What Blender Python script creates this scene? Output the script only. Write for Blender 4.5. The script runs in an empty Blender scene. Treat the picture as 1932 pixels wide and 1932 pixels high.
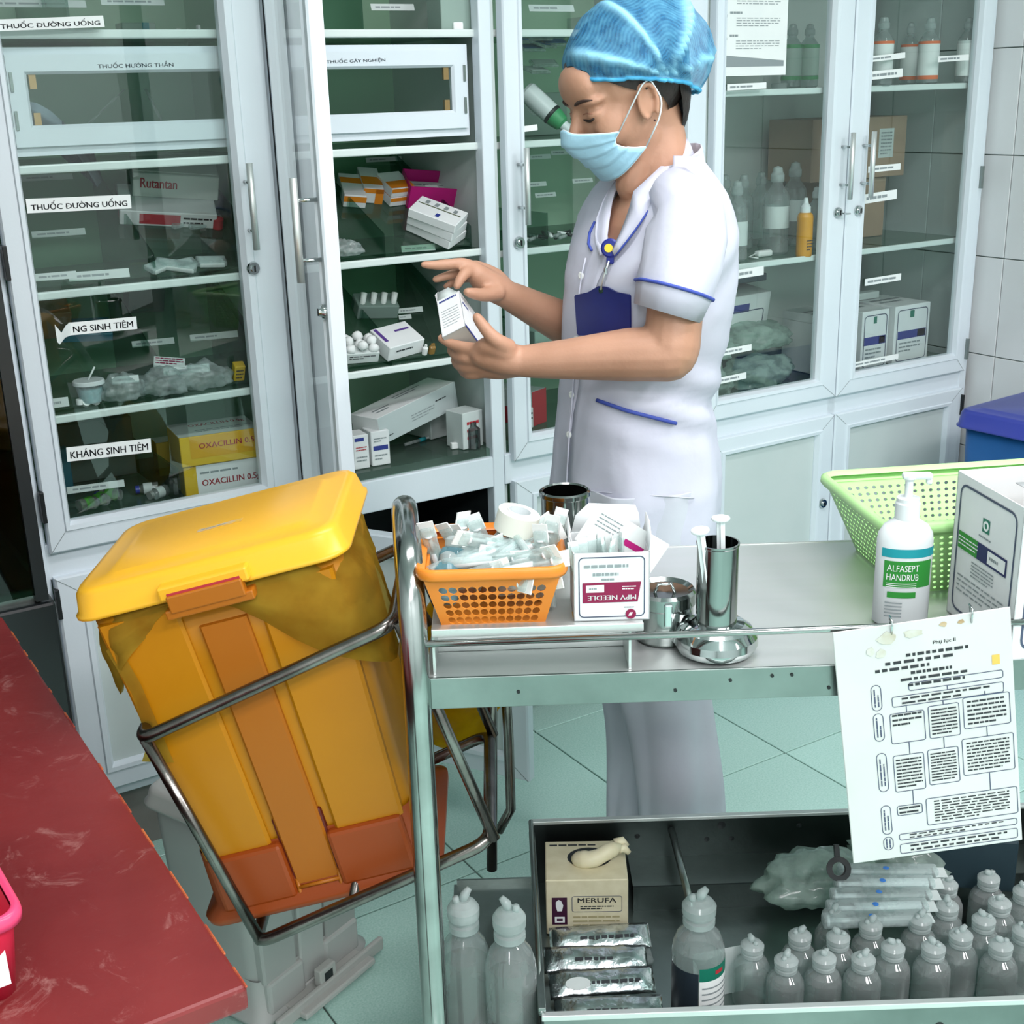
import bpy, bmesh, math, random
import numpy as np
from mathutils import Vector, Matrix, Euler, noise
rnd = random.Random(7)
R = math.radians
SC = bpy.context.scene
COL = SC.collection

# ------------------------------------------------------------------ camera
PITCH, ROLL, YAW, FPX, CAMH = R(18.27), R(1.68), R(31.76), 2400.0, 1.5
_f = Vector((math.sin(YAW) * math.cos(PITCH), math.cos(YAW) * math.cos(PITCH), -math.sin(PITCH)))
_r = Vector((math.cos(YAW), -math.sin(YAW), 0))
_d = _f.cross(_r)
CR = _r * math.cos(ROLL) + _d * math.sin(ROLL)      # image right
CD = -_r * math.sin(ROLL) + _d * math.cos(ROLL)     # image down
CF = _f
CAM = Vector((0, 0, CAMH))
cd = bpy.data.cameras.new('camera')
cam = bpy.data.objects.new('camera', cd)
COL.objects.link(cam)
cd.sensor_width = 36
cd.lens = FPX / 1932 * 36
cd.clip_start = 0.02
mw = Matrix((CR, -CD, -CF)).transposed().to_4x4()
mw.translation = CAM
cam.matrix_world = mw
SC.camera = cam

# ------------------------------------------------------------------ world, lamps, exposure
w = bpy.data.worlds.new('world'); SC.world = w; w.use_nodes = True
w.node_tree.nodes['Background'].inputs[0].default_value = (.75, .85, .9, 1)
w.node_tree.nodes['Background'].inputs[1].default_value = .3
SC.view_settings.view_transform = 'Standard'
SC.view_settings.look = 'None'
SC.view_settings.exposure = 0.15
SC.view_settings.gamma = 1
SC.view_settings.use_curve_mapping = False
SC.cycles.max_bounces = 10
SC.cycles.transparent_max_bounces = 24
SC.cycles.caustics_reflective = False
SC.cycles.caustics_refractive = False
SC.cycles.sample_clamp_indirect = 6
def lamp(name, loc, sx, sy, power, color, rot=(0, 0, 0)):
    l = bpy.data.lights.new(name, 'AREA'); l.shape = 'RECTANGLE'; l.size = sx; l.size_y = sy
    l.energy = power; l.color = color
    o = bpy.data.objects.new(name, l); COL.objects.link(o); o.location = loc; o.rotation_euler = rot
    return o
COOL = (1.0, .962, .985)
lamp('ceiling_tube_light', (1.1, 1.0, 2.66), 1.5, .32, 24, COOL, (0, 0, R(-6)))
lamp('ceiling_tube_light', (.8, -.7, 2.66), 1.5, .32, 44, COOL, (0, 0, R(-6)))
lamp('ceiling_tube_light', (-.6, -1.3, 2.66), 1.5, .32, 52, COOL, (0, 0, R(-6)))
lamp('ceiling_tube_light', (2.2, -.7, 2.66), .32, 1.5, 44, COOL)

# ------------------------------------------------------------------ rays of the camera, used to find where things stand
TA = R(31.3)
U = Vector((math.cos(TA), -math.sin(TA), 0)); V = Vector((math.sin(TA), math.cos(TA), 0)); Z = Vector((0, 0, 1))
TM = Matrix((U, V, Z)).transposed().to_4x4()          # trolley frame (u, v, z) -> world
def ray(x, y): return CR * ((x - 966) / FPX) + CD * ((y - 966) / FPX) + CF
def at_z(x, y, z): d = ray(x, y); return CAM + d * ((z - CAMH) / d.z)
def at_y(x, y, Y): d = ray(x, y); return CAM + d * (Y / d.y)
def at_x(x, y, X): d = ray(x, y); return CAM + d * (X / d.x)
def at_v(x, y, v): d = ray(x, y); return CAM + d * (v / d.dot(V))
def uvz(p): return Vector((p.dot(U), p.dot(V), p.z))
def T3(x, y, z): return Matrix.Translation((x, y, z))
def RZ(a): return Matrix.Rotation(R(a), 4, 'Z')
def RX(a): return Matrix.Rotation(R(a), 4, 'X')
def RY(a): return Matrix.Rotation(R(a), 4, 'Y')

# ------------------------------------------------------------------ materials
def lin(h):
    c = [int(h[i:i + 2], 16) / 255 for i in (0, 2, 4)]
    return tuple(x / 12.92 if x <= .04045 else ((x + .055) / 1.055) ** 2.4 for x in c) + (1,)
MATS = {}
def mat(name, col, rough=.5, metal=0., var=None, vscale=6., bump=0., bscale=60., spec=.5, trans=0., ior=1.45, emit=0., stretch=None, sss=0., coat=0.):
    if name in MATS: return MATS[name]
    m = bpy.data.materials.new(name); m.use_nodes = True; MATS[name] = m
    nt = m.node_tree; p = nt.nodes['Principled BSDF']
    p.inputs['Roughness'].default_value = rough; p.inputs['Metallic'].default_value = metal
    p.inputs['Specular IOR Level'].default_value = spec
    p.inputs['Transmission Weight'].default_value = trans; p.inputs['IOR'].default_value = ior
    if coat: p.inputs['Coat Weight'].default_value = coat
    if sss:
        p.inputs['Subsurface Weight'].default_value = sss
        p.inputs['Subsurface Radius'].default_value = (.01, .004, .002)
        p.inputs['Subsurface Scale'].default_value = .5
    if emit: p.inputs['Emission Color'].default_value = lin(col); p.inputs['Emission Strength'].default_value = emit
    tc = nt.nodes.new('ShaderNodeTexCoord'); mp = nt.nodes.new('ShaderNodeMapping')
    nt.links.new(tc.outputs['Object'], mp.inputs[0])
    if stretch: mp.inputs['Scale'].default_value = stretch
    n = nt.nodes.new('ShaderNodeTexNoise'); n.inputs['Scale'].default_value = vscale; n.inputs['Detail'].default_value = 5
    nt.links.new(mp.outputs[0], n.inputs[0])
    rp = nt.nodes.new('ShaderNodeValToRGB')
    rp.color_ramp.elements[0].position = .35; rp.color_ramp.elements[1].position = .65
    rp.color_ramp.elements[0].color = lin(col); rp.color_ramp.elements[1].color = lin(var or col)
    nt.links.new(n.outputs[0], rp.inputs[0]); nt.links.new(rp.outputs[0], p.inputs['Base Color'])
    if bump:
        n2 = nt.nodes.new('ShaderNodeTexNoise'); n2.inputs['Scale'].default_value = bscale; n2.inputs['Detail'].default_value = 4
        nt.links.new(mp.outputs[0], n2.inputs[0])
        b = nt.nodes.new('ShaderNodeBump'); b.inputs['Strength'].default_value = bump; b.inputs['Distance'].default_value = .01
        nt.links.new(n2.outputs[0], b.inputs['Height']); nt.links.new(b.outputs[0], p.inputs['Normal'])
    return m
def clear(name, tint, gloss=.5, rough=.05, milk=0., milkcol='E8F0F0', mscale=30., mlo=.45, mhi=.6, ior=1.45):
    """thin see-through film or pane: transparent, mirrored by fresnel, partly milky"""
    if name in MATS: return MATS[name]
    m = bpy.data.materials.new(name); m.use_nodes = True; MATS[name] = m
    nt = m.node_tree; nt.nodes.remove(nt.nodes['Principled BSDF']); out = nt.nodes['Material Output']
    t = nt.nodes.new('ShaderNodeBsdfTransparent'); t.inputs[0].default_value = lin(tint)
    g = nt.nodes.new('ShaderNodeBsdfGlossy'); g.inputs['Roughness'].default_value = rough
    fr = nt.nodes.new('ShaderNodeFresnel'); fr.inputs[0].default_value = ior
    mul = nt.nodes.new('ShaderNodeMath'); mul.operation = 'MULTIPLY'; mul.inputs[1].default_value = gloss
    ge = nt.nodes.new('ShaderNodeNewGeometry'); inv = nt.nodes.new('ShaderNodeMath'); inv.operation = 'SUBTRACT'; inv.inputs[0].default_value = 1
    nt.links.new(ge.outputs['Backfacing'], inv.inputs[1]); fm = nt.nodes.new('ShaderNodeMath'); fm.operation = 'MULTIPLY'
    nt.links.new(fr.outputs[0], fm.inputs[0]); nt.links.new(inv.outputs[0], fm.inputs[1]); nt.links.new(fm.outputs[0], mul.inputs[0])
    x = nt.nodes.new('ShaderNodeMixShader')
    nt.links.new(mul.outputs[0], x.inputs[0]); nt.links.new(t.outputs[0], x.inputs[1]); nt.links.new(g.outputs[0], x.inputs[2])
    last = x
    if milk:
        d = nt.nodes.new('ShaderNodeBsdfDiffuse'); d.inputs[0].default_value = lin(milkcol)
        tl = nt.nodes.new('ShaderNodeBsdfTranslucent'); tl.inputs[0].default_value = lin(milkcol)
        dm = nt.nodes.new('ShaderNodeMixShader'); dm.inputs[0].default_value = .4
        nt.links.new(d.outputs[0], dm.inputs[1]); nt.links.new(tl.outputs[0], dm.inputs[2])
        tc = nt.nodes.new('ShaderNodeTexCoord'); n = nt.nodes.new('ShaderNodeTexNoise'); n.inputs['Scale'].default_value = mscale; n.inputs['Detail'].default_value = 4
        nt.links.new(tc.outputs['Object'], n.inputs[0])
        mr = nt.nodes.new('ShaderNodeMapRange'); mr.inputs[1].default_value = mlo; mr.inputs[2].default_value = mhi
        mr.inputs[3].default_value = milk * .6; mr.inputs[4].default_value = milk
        nt.links.new(n.outputs[0], mr.inputs[0])
        x2 = nt.nodes.new('ShaderNodeMixShader')
        nt.links.new(mr.outputs[0], x2.inputs[0]); nt.links.new(x.outputs[0], x2.inputs[1]); nt.links.new(dm.outputs[0], x2.inputs[2])
        last = x2
    nt.links.new(last.outputs[0], out.inputs[0])
    return m
ALU = mat('white_aluminium', 'D9E3EA', .32, 0, 'DFE8EE', 3, .02, 200)
ALU2 = mat('white_board', 'C3CFCD', .45, 0, 'CAD4D2', 4, .02, 90)
EDGE = mat('shelf_edge_aluminium', 'E2ECE9', .25, .0, 'D6E2DF', 5)
SHELF = clear('green_glass_shelf', 'CFE2D8', .8, .03, .36, '8FAC9E', 4)
INNER = mat('cabinet_inside_paint', 'A9CBB0', .5, 0, 'B6D6BC', 2.2)
INNER2 = mat('cabinet_inside_light', 'DAE5E1', .5, 0, 'E2EBE8', 2.2)
GLASS = clear('door_glass', 'F7FBFA', 1.9, .01)
PLATE = clear('glass_divider', 'BCD2CA', .8, .02)
STEEL = mat('brushed_steel', 'DDE0DF', .40, .72, 'D9DEDB', 3, .03, 160, stretch=(1, 12, 1))
STEELD = mat('worn_steel', '9AA3A0', .33, 1, '7E8784', 5, .05, 60)
JAR = mat('dark_polished_steel', '9AA09E', .13, 1, '868C8A', 5)
CHROME = mat('chrome', 'CBD0D0', .08, 1, 'C2C8C8', 4)
TUBE = mat('steel_tube', 'B4B8B6', .16, 1, '9C9F9D', 14)
TUBED = mat('dull_steel_tube', '8C8783', .25, 1, '6E6965', 20, .05, 80)
BLACK = mat('black_plastic', '15181A', .4, 0, '1C2022', 8)
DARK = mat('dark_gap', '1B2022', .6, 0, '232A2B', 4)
PAPER = mat('white_paper', 'EDF1EF', .6, 0, 'E6EBEA', 9)
PAPERG = mat('greyed_paper', 'CDD6D4', .6, 0, 'C2CCCA', 12)
CARD = mat('white_carton', 'E8EBEB', .5, 0, 'DBE0E1', 8)
INK = mat('black_ink', '2A2F33', .6)
INKG = mat('grey_ink', '8C9698', .6)
INKB = mat('blue_ink', '2E3C8E', .55, 0, '27347C')
INKR = mat('red_ink', 'B2303A', .55)
INKM = mat('maroon_ink', '8A0F45', .5, 0, '7E0B3D')
INKV = mat('navy_line', '454F66', .6)
TEAL = mat('teal_print', '1C9AA0', .5, 0, '1790A0')
GREEN = mat('green_print', '2C8E32', .5, 0, '2B8438')
GLOGO = mat('dark_green_print', '14705A', .5)
YEL = mat('yellow_carton', 'D9B52C', .5, 0, 'CFA920', 8)
ORG = mat('orange_print', 'E08A25', .5, 0, 'D77E1C', 9)
PINKM = mat('magenta_carton', 'C41F7F', .5, 0, 'B81975', 8)
KRAFT = mat('kraft_board', 'A58F78', .65, 0, '9B866F', 6, .04, 90)
WPLAST = mat('white_plastic', 'E3E9EA', .3, 0, 'DCE3E4', 6)
MILK = clear('clear_bottle_plastic', 'DCE8E6', 1.0, .04, .27, 'FAFDFD', 7, ior=1.75)
MILKB = clear('milky_cap_plastic', 'D5E2E0', 1.0, .08, .74, 'E4ECEB', 9)
FILM = clear('crinkled_clear_film', 'E6F0EE', 1.0, .12, .42, 'EAF2F2', 45, .42, .58)
FILMG = clear('greenish_clear_film', 'E2F0EA', 1.0, .10, .62, 'CFE6DC', 26, .42, .6)
WATER = clear('clear_liquid', 'EDF3F1', .8, .03)

# ------------------------------------------------------------------ mesh builder
_tx = {}
def text_geo(s):
    SP_ = {'Đ': ('D', 0), 'Ư': ('U', 1), 'Ờ': ('Ò', 1), 'Ớ': ('Ó', 1), 'Ứ': ('Ú', 1), 'ướ': ('ú', 1)}
    if any(c_ in SP_ for c_ in s):                        # crossed and horned letters: their strokes built as pieces of their own
        if s not in _tx:
            full = ''.join(SP_[c_][0] if c_ in SP_ else c_ for c_ in s); vs, fs, tw, th = text_geo(full); vs, fs = list(vs), list(fs)
            base = min(v[1] for v in vs) + (text_geo('D')[3] * 0); cap_h = text_geo('D')[3]
            if 'Ệ' in full or 'ọ' in full: base += .2
            for i, c_ in enumerate(s):
                if c_ not in SP_: continue
                gw_ = text_geo(SP_[c_][0])[2]; xr = -tw / 2 + text_geo(full[:i + 1])[2]; xl = xr - gw_; o = len(vs)
                if SP_[c_][1] == 0: q4 = (xl - gw_ * .16, base + cap_h * .5 - .035, xl + gw_ * .42, base + cap_h * .5 + .035)
                else: q4 = (xr - .01, base + cap_h * .86, xr + .10, base + cap_h * 1.06)
                vs += [(q4[0], q4[1]), (q4[2], q4[1] + (.05 if SP_[c_][1] else 0)), (q4[2], q4[3]), (q4[0], q4[3] - (.06 if SP_[c_][1] else 0))]; fs.append((o, o + 1, o + 2, o + 3))
            _tx[s] = (vs, fs, tw, th)
        return _tx[s]
    if s not in _tx:
        c = bpy.data.curves.new('t', 'FONT'); c.body = s; c.resolution_u = 2; c.align_x = 'CENTER'
        o = bpy.data.objects.new('t', c); m = bpy.data.meshes.new_from_object(o)
        vs = [tuple(v.co) for v in m.vertices]; fs = [tuple(p.vertices) for p in m.polygons]
        bpy.data.objects.remove(o); bpy.data.curves.remove(c); bpy.data.meshes.remove(m)
        xs = [v[0] for v in vs] or [0]; ys = [v[1] for v in vs] or [0]
        cx, cy = (min(xs) + max(xs)) / 2, (min(ys) + max(ys)) / 2
        _tx[s] = ([(x - cx, y - cy) for x, y, _ in vs], fs, max(xs) - min(xs), max(ys) - min(ys))
    return _tx[s]
def rbox_geo(sx, sy, sz, b, seg=2):
    bm = bmesh.new(); bmesh.ops.create_cube(bm, size=1)
    bmesh.ops.scale(bm, vec=(sx, sy, sz), verts=bm.verts)
    if b: bmesh.ops.bevel(bm, geom=bm.edges[:], offset=b, segments=seg, profile=.5, affect='EDGES')
    bm.verts.index_update()
    r = [tuple(v.co) for v in bm.verts], [tuple(v.index for v in f.verts) for f in bm.faces]
    bm.free(); return r
def fillet(pts, rad, n=5, closed=False):
    pts = [Vector(p) for p in pts]; out = []; N = len(pts)
    for i, p in enumerate(pts):
        if not closed and i in (0, N - 1): out.append(p); continue
        a, b = pts[i - 1], pts[(i + 1) % N]
        r = min(rad, (a - p).length * .48, (b - p).length * .48)
        s = p + (a - p).normalized() * r; e = p + (b - p).normalized() * r
        for k in range(n + 1):
            t = k / n; out.append(s * (1 - t) ** 2 + p * 2 * t * (1 - t) + e * t * t)
    return out
class MB:
    def __init__(s, T=None): s.v = []; s.f = []; s.mi = []; s.sm = []; s.mats = []; s.T = T or Matrix()
    def add(s, vs, fs, m, smooth=False, T=None):
        if m not in s.mats: s.mats.append(m)
        k = s.mats.index(m); o = len(s.v); M_ = s.T @ T if T is not None else s.T
        s.v += [tuple(M_ @ Vector(v)) for v in vs]
        s.f += [tuple(i + o for i in f) for f in fs]; s.mi += [k] * len(fs); s.sm += [smooth] * len(fs)
        return s
    def box(s, x0, y0, z0, x1, y1, z1, m, b=0., T=None, seg=2):
        vs, fs = rbox_geo(abs(x1 - x0), abs(y1 - y0), abs(z1 - z0), b, seg)
        t = T3((x0 + x1) / 2, (y0 + y1) / 2, (z0 + z1) / 2)
        return s.add(vs, fs, m, False, (T @ t) if T is not None else t)
    def quad(s, a, b, c, d, m, T=None): return s.add([a, b, c, d], [(0, 1, 2, 3)], m, False, T)
    def tube(s, pts, r, m, n=10, closed=False, T=None, caps=True):
        pts = [Vector(p) for p in pts]; N = len(pts); rs = r if isinstance(r, (list, tuple)) else [r] * N
        vs = []; t0 = None; nrm = None
        for i, p in enumerate(pts):
            a = pts[i - 1] if (i or closed) else p; b = pts[(i + 1) % N] if (i < N - 1 or closed) else p
            t = (b - a).normalized()
            if nrm is None:
                nrm = t.cross(Vector((0, 0, 1)) if abs(t.z) < .9 else Vector((1, 0, 0))).normalized()
            else:
                q = t0.rotation_difference(t); nrm = (q @ nrm); nrm = (nrm - t * nrm.dot(t)).normalized()
            t0 = t; bn = t.cross(nrm)
            for k in range(n):
                an = 2 * math.pi * k / n; vs.append(p + (nrm * math.cos(an) + bn * math.sin(an)) * rs[i])
        fs = []
        for i in range(N if closed else N - 1):
            j = (i + 1) % N
            for k in range(n): fs.append((i * n + k, i * n + (k + 1) % n, j * n + (k + 1) % n, j * n + k))
        if not closed and caps: fs += [tuple(range(n))[::-1], tuple((N - 1) * n + k for k in range(n))]
        return s.add(vs, fs, m, True, T)
    def lathe(s, prof, m, n=20, T=None, smooth=True):
        """prof: (r, z) from bottom to top; m one material or one per segment"""
        vs = [(r * math.cos(2 * math.pi * k / n), r * math.sin(2 * math.pi * k / n), z) for r, z in prof for k in range(n)]
        for i in range(len(prof) - 1):
            fs = [(i * n + k, i * n + (k + 1) % n, (i + 1) * n + (k + 1) % n, (i + 1) * n + k) for k in range(n)]
            used = sorted({q for f in fs for q in f}); ix = {q: j for j, q in enumerate(used)}
            s.add([vs[q] for q in used], [tuple(ix[q] for q in f) for f in fs], m[i] if isinstance(m, list) else m, smooth, T)
        return s
    def loft(s, rings, m, closed=True, caps=(False, False), smooth=True, T=None, skip=None):
        n = len(rings[0]); vs = [v for r in rings for v in r]; fs = []
        for i in range(len(rings) - 1):
            for k in range(n if closed else n - 1):
                if skip and skip(i, k): continue
                fs.append((i * n + k, i * n + (k + 1) % n, (i + 1) * n + (k + 1) % n, (i + 1) * n + k))
        if caps[0]: fs.append(tuple(range(n))[::-1])
        if caps[1]: fs.append(tuple((len(rings) - 1) * n + k for k in range(n)))
        return s.add(vs, fs, m, smooth, T)
    def prism(s, out, z0, z1, m, T=None, smooth=False):
        n = len(out)
        vs = [(x, y, z0) for x, y in out] + [(x, y, z1) for x, y in out]
        fs = [tuple(range(n))[::-1], tuple(range(n, 2 * n))] + [(k, (k + 1) % n, n + (k + 1) % n, n + k) for k in range(n)]
        return s.add(vs, fs, m, smooth, T)
    def text(s, t, h, m, T, w=None):
        """flat print in the XY plane of T, cap height about h, fitted to width w"""
        vs, fs, tw, th = text_geo(t)
        if not fs: return s
        k = h / max(th, .3); kx = (w / tw) if w else k
        for dx in (-.02, .02): s.add([(x * kx + dx * h, y * k, 0) for x, y in vs], fs, m, False, T)
        return s
    def lines(s, w, h, n, m, T, fill=.45, seed=1, words=5):
        """rows of small broken bars: print too small to read"""
        q = random.Random(seed); vs = []; fs = []
        for i in range(n):
            y = h / 2 - (i + .5) * h / n; x = -w / 2; end = w / 2 * (1 if i < n - 1 else q.uniform(.1, .9))
            while x < end - .02 * w:
                l = min(w / words * q.uniform(.4, 1.3), end - x); o = len(vs); hh = h / n * fill / 2
                vs += [(x, y - hh, 0), (x + l, y - hh, 0), (x + l, y + hh, 0), (x, y + hh, 0)]; fs.append((o, o + 1, o + 2, o + 3))
                x += l + w * .025
        return s.add(vs, fs, m, False, T)
    def frame2(s, w, h, t, m, T, r=0.):
        """thin printed outline of a rectangle"""
        def rect(a, b, rr):
            p = []
            for cx, cy, a0 in ((a - rr, b - rr, 0), (-a + rr, b - rr, 90), (-a + rr, -b + rr, 180), (a - rr, -b + rr, 270)):
                for k in range(5): an = R(a0 + k * 22.5); p.append((cx + rr * math.cos(an), cy + rr * math.sin(an), 0))
            return p
        return s.loft([rect(w / 2, h / 2, r + 1e-5), rect(w / 2 - t, h / 2 - t, max(r - t, 1e-5))], m, T=T, smooth=False)
    def build(s, name, parent=None, M_=None, mods=None):
        me = bpy.data.meshes.new(name); me.from_pydata(s.v, [], s.f)
        for m in s.mats: me.materials.append(m)
        me.polygons.foreach_set('material_index', s.mi); me.polygons.foreach_set('use_smooth', s.sm)
        me.update()
        o = bpy.data.objects.new(name, me); COL.objects.link(o)
        if parent is not None: o.parent = parent
        if M_ is not None: o.matrix_local = M_
        return o
def tag(o, label, cat, group=None, kind=None):
    o['label'] = label; o['category'] = cat
    if group: o['group'] = group
    if kind: o['kind'] = kind
    return o
def thing(name, label, cat, M_=None, group=None):
    o = bpy.data.objects.new(name, None); COL.objects.link(o); o.empty_display_size = .05
    if M_ is not None: o.matrix_world = M_
    return tag(o, label, cat, group)
KIDS = {}
def copy_tree(root, M_, label, group=None):
    def cp(o, par):
        c = o.copy(); COL.objects.link(c)
        if par is not None: c.parent = par
        for ch in o.children: cp(ch, c)
        return c
    c = cp(root, None); c.matrix_world = M_; c['label'] = label
    if group: c['group'] = group
    return c
def structure(o): o['kind'] = 'structure'; return o
def roundrect(a, b, r, n=5, cx=0, cy=0):
    p = []
    for sx, sy, a0 in ((1, 1, 0), (-1, 1, 90), (-1, -1, 180), (1, -1, 270)):
        for k in range(n): an = R(a0 + k * 90 / (n - 1)); p.append((cx + sx * (a - r) + r * math.cos(an), cy + sy * (b - r) + r * math.sin(an)))
    return p
# a matrix whose XY plane is an upright face: x to the right as seen from -Y, y up, normal towards -Y
FRONT = Matrix(((1, 0, 0, 0), (0, 0, -1, 0), (0, 1, 0, 0), (0, 0, 0, 1)))
# ================================================================== ROOM
XR, YB, XL, YF, CH = 3.08, 2.90, -1.7, -2.2, 2.75
GROUT = mat('tile_grout', '6E7F78', .8)
def tile_mat(name, a, b, c, rough, sc, dark):
    m = mat(name, a, rough, 0, b, sc, .01, 200); nt = m.node_tree; p = nt.nodes['Principled BSDF']
    oi = nt.nodes.new('ShaderNodeObjectInfo'); mx = nt.nodes.new('ShaderNodeMix'); mx.data_type = 'RGBA'; mx.blend_type = 'MULTIPLY'
    l = p.inputs['Base Color'].links[0].from_socket
    rp = nt.nodes.new('ShaderNodeValToRGB'); rp.color_ramp.elements[0].color = (dark, dark, dark, 1); rp.color_ramp.elements[1].color = (1, 1, 1, 1)
    nt.links.new(oi.outputs['Random'], rp.inputs[0]); mx.inputs[0].default_value = 1
    nt.links.new(l, mx.inputs[6]); nt.links.new(rp.outputs[0], mx.inputs[7]); nt.links.new(mx.outputs[2], p.inputs['Base Color'])
    return m
FT = tile_mat('green_floor_tile', 'A9D4C8', 'C0E2D8', '', .22, 260, .9)
RACK = clear('rack_glass', 'E4F1EA', 1.2, .03, .14, '9DB8AA', 4)
WT = tile_mat('white_wall_tile', 'D9DCDC', 'E0E3E3', '', .25, 3, .96)
fl = structure(MB().box(XL, YF, -.08, XR, YB, -.006, GROUT).build('floor'))
TS = .425
tm = MB().box(-TS / 2 + .0018, -TS / 2 + .0018, -.006, TS / 2 - .0018, TS / 2 - .0018, 0, FT, .0012, seg=1).build('floor_tile', fl)
first = True
for i in range(-8, 4):
    for j in range(-10, 3):
        cx, cy = 1.94 + (i + .5) * TS, 1.94 + (j + .5) * TS
        if cx - TS / 2 < XL - .1 or cy - TS / 2 < YF - .1 or cx + TS / 2 > XR + .36 or cy + TS / 2 > YB + .3: continue
        o = tm if first else tm.copy()
        if not first: COL.objects.link(o)
        o.location = (cx, cy, 0); first = False
WALLM = mat('white_wall_paint', 'D5DBDB', .6, 0, 'DADFDF', 1.5)
def wall(name, x0, y0, x1, y1): return structure(MB().box(x0, y0, -.08, x1, y1, CH, WALLM).build(name))
wall('wall_back', XL - .1, YB, XR + .46, YB + .1)
wall('wall_left', XL - .1, YF, XL, YB)
wall('wall_front', XL - .1, YF - .1, XR + .46, YF)
wr = structure(MB().box(XR + .006, YF, -.08, XR + .1, YB, CH, GROUT).build('wall_right'))
WS = .279
wtile = MB().box(0, -WS / 2 + .0014, -WS / 2 + .0014, .008, WS / 2 - .0014, WS / 2 - .0014, WT, .0012, seg=1).build('wall_tile', wr)
first = True
for i in range(-7, 4):
    for j in range(-3, 7):
        cy, cz = 2.32 + (i + .5) * WS, .739 + (j + .5) * WS
        if cy + WS / 2 > YB + .25 or cz + WS / 2 > CH + .1 or cz < -.05: continue
        o = wtile if first else wtile.copy()
        if not first: COL.objects.link(o)
        o.location = (XR, cy, cz); first = False
structure(MB().box(XL - .1, YF - .1, CH, XR + .46, YB + .1, CH + .1, mat('ceiling_paint', 'E2E6E6', .7, 0, 'DFE4E4', 2)).build('ceiling'))

# ================================================================== CABINETS
ZT = 2.06; YC = 2.40; YD = 2.84
def rect(x0, z0, x1, z1, y): return [(x0, y, z0), (x1, y, z0), (x1, y, z1), (x0, y, z1)]
def door_frame(mb, x0, z0, x1, z1, l, r, b, t, y=2.382, m=ALU):
    """mitred aluminium frame: flat face, raised inner bead, rebate for the pane"""
    prof = [(0, y + .026), (0, y + .004), (.06, y), (.70, y), (.74, y - .004), (.90, y - .003), (1, y + .009), (1, y + .026)]
    mb.loft([rect(x0 + k * l, z0 + k * b, x1 - k * r, z1 - k * t, yy) for k, yy in prof], m, smooth=False)
    for (sx, fx, w1, h1, w2, h2) in ((x0, 1, 0, 0, l, b), (x0, 1, 0, z1 - z0, l, -t), (x1, -1, 0, 0, r, b), (x1, -1, 0, z1 - z0, r, -t)):
        a = Vector((sx, y - .0003, z0 + h1)); c = Vector((sx + fx * w2 * .69, y - .0003, z0 + h1 + h2 * .69))
        n = Vector((-(c - a).z, 0, (c - a).x)).normalized() * .0007
        mb.quad(a + n, c + n, c - n, a - n, INKG)
    return mb
def handle_geo(mb, x, za, zb, y=2.382):
    mb.tube([(x, y - .036, za - .035), (x, y - .036, zb + .035)], .0065, STEEL, 10)
    for z in (za, zb): mb.tube([(x, y - .036, z), (x, y + .002, z)], .0035, CHROME, 8)
    return mb
def lock_geo(mb, x, z, y=2.382, r=.0135):
    mb.lathe([(r, 0), (r, .004), (r * .85, .008), (r * .55, .008), (r * .5, .012), (0.0005, .012)], CHROME, 18, T3(x, y, z) @ RX(90))
    mb.box(x - .0015, y - .0135, z - .006, x + .0015, y - .0115, z + .006, BLACK)
    return mb
class Cab:
    def __init__(s, x0, x1, name, label):
        s.x0, s.x1 = x0, x1; s.xc = (x0 + x1) / 2
        s.M = T3(s.xc, YC, 0); s.I = s.M.inverted()
        s.root = thing(name, label, 'cabinet', s.M)
    def mb(s, T=None): return MB(s.I @ T if T is not None else s.I)
    def part(s, name, mb, par=None): return mb.build(name, par or s.root)
def carcass(c, inner, shelves, plinth=True, glass_right=False, cavity=None):
    x0, x1 = c.x0, c.x1
    c.part('side_panel', c.mb().box(x0, YC + .012, .165, x0 + .012, YD, ZT, ALU2))
    if glass_right:
        c.part('side_glass', c.mb().box(x1 - .012, YC + .04, .70, x1 - .006, YD, ZT, GLASS))
        c.part('side_panel', c.mb().box(x1 - .014, YC + .012, .165, x1, YD, .69, ALU2))
    else:
        c.part('side_panel', c.mb().box(x1 - .012, YC + .012, .165, x1, YD, ZT, ALU2))
    c.part('back_panel', c.mb().box(x0 + .012, YD - .012, .165, x1 - .012, YD, ZT, inner))
    c.part('top_panel', c.mb().box(x0, YC, ZT, x1, YD, ZT + .03, ALU))
    c.part('bottom_board', c.mb().box(x0 + .012, YC + .012, .69, x1 - .012, YD - .012, .728, SHELF))
    c.part('base_board', c.mb().box(x0 + .012, YC + .012, .165, x1 - .012, YD - .012, .18, DARK))
    f = c.mb(); f.box(x0, YC, .638, x1, YC + .02, .71, ALU, .003); c.part('middle_rail', f)
    c.part('bottom_rail', c.mb().box(x0, YC, .15, x1, YC + .02, .205, ALU, .003))
    c.part('top_rail', c.mb().box(x0, YC, 1.99, x1, YC + .02, ZT, ALU, .003))
    for z in shelves:
        s = c.part('shelf', c.mb().box(x0 + .013, YC + .028, z - .008, x1 - .013, YD - .013, z, SHELF))
        e = c.mb(); e.box(x0 + .013, YC + .018, z - .012, x1 - .013, YC + .0275, z + .0035, EDGE, .003); c.part('edge_strip', e, s)
def pane(c, par, x0, z0, x1, z1, y=2.398, T=None): return c.part('glass_pane', c.mb(T).box(x0, y, z0, x1, y + .004, z1, GLASS), par)
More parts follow.
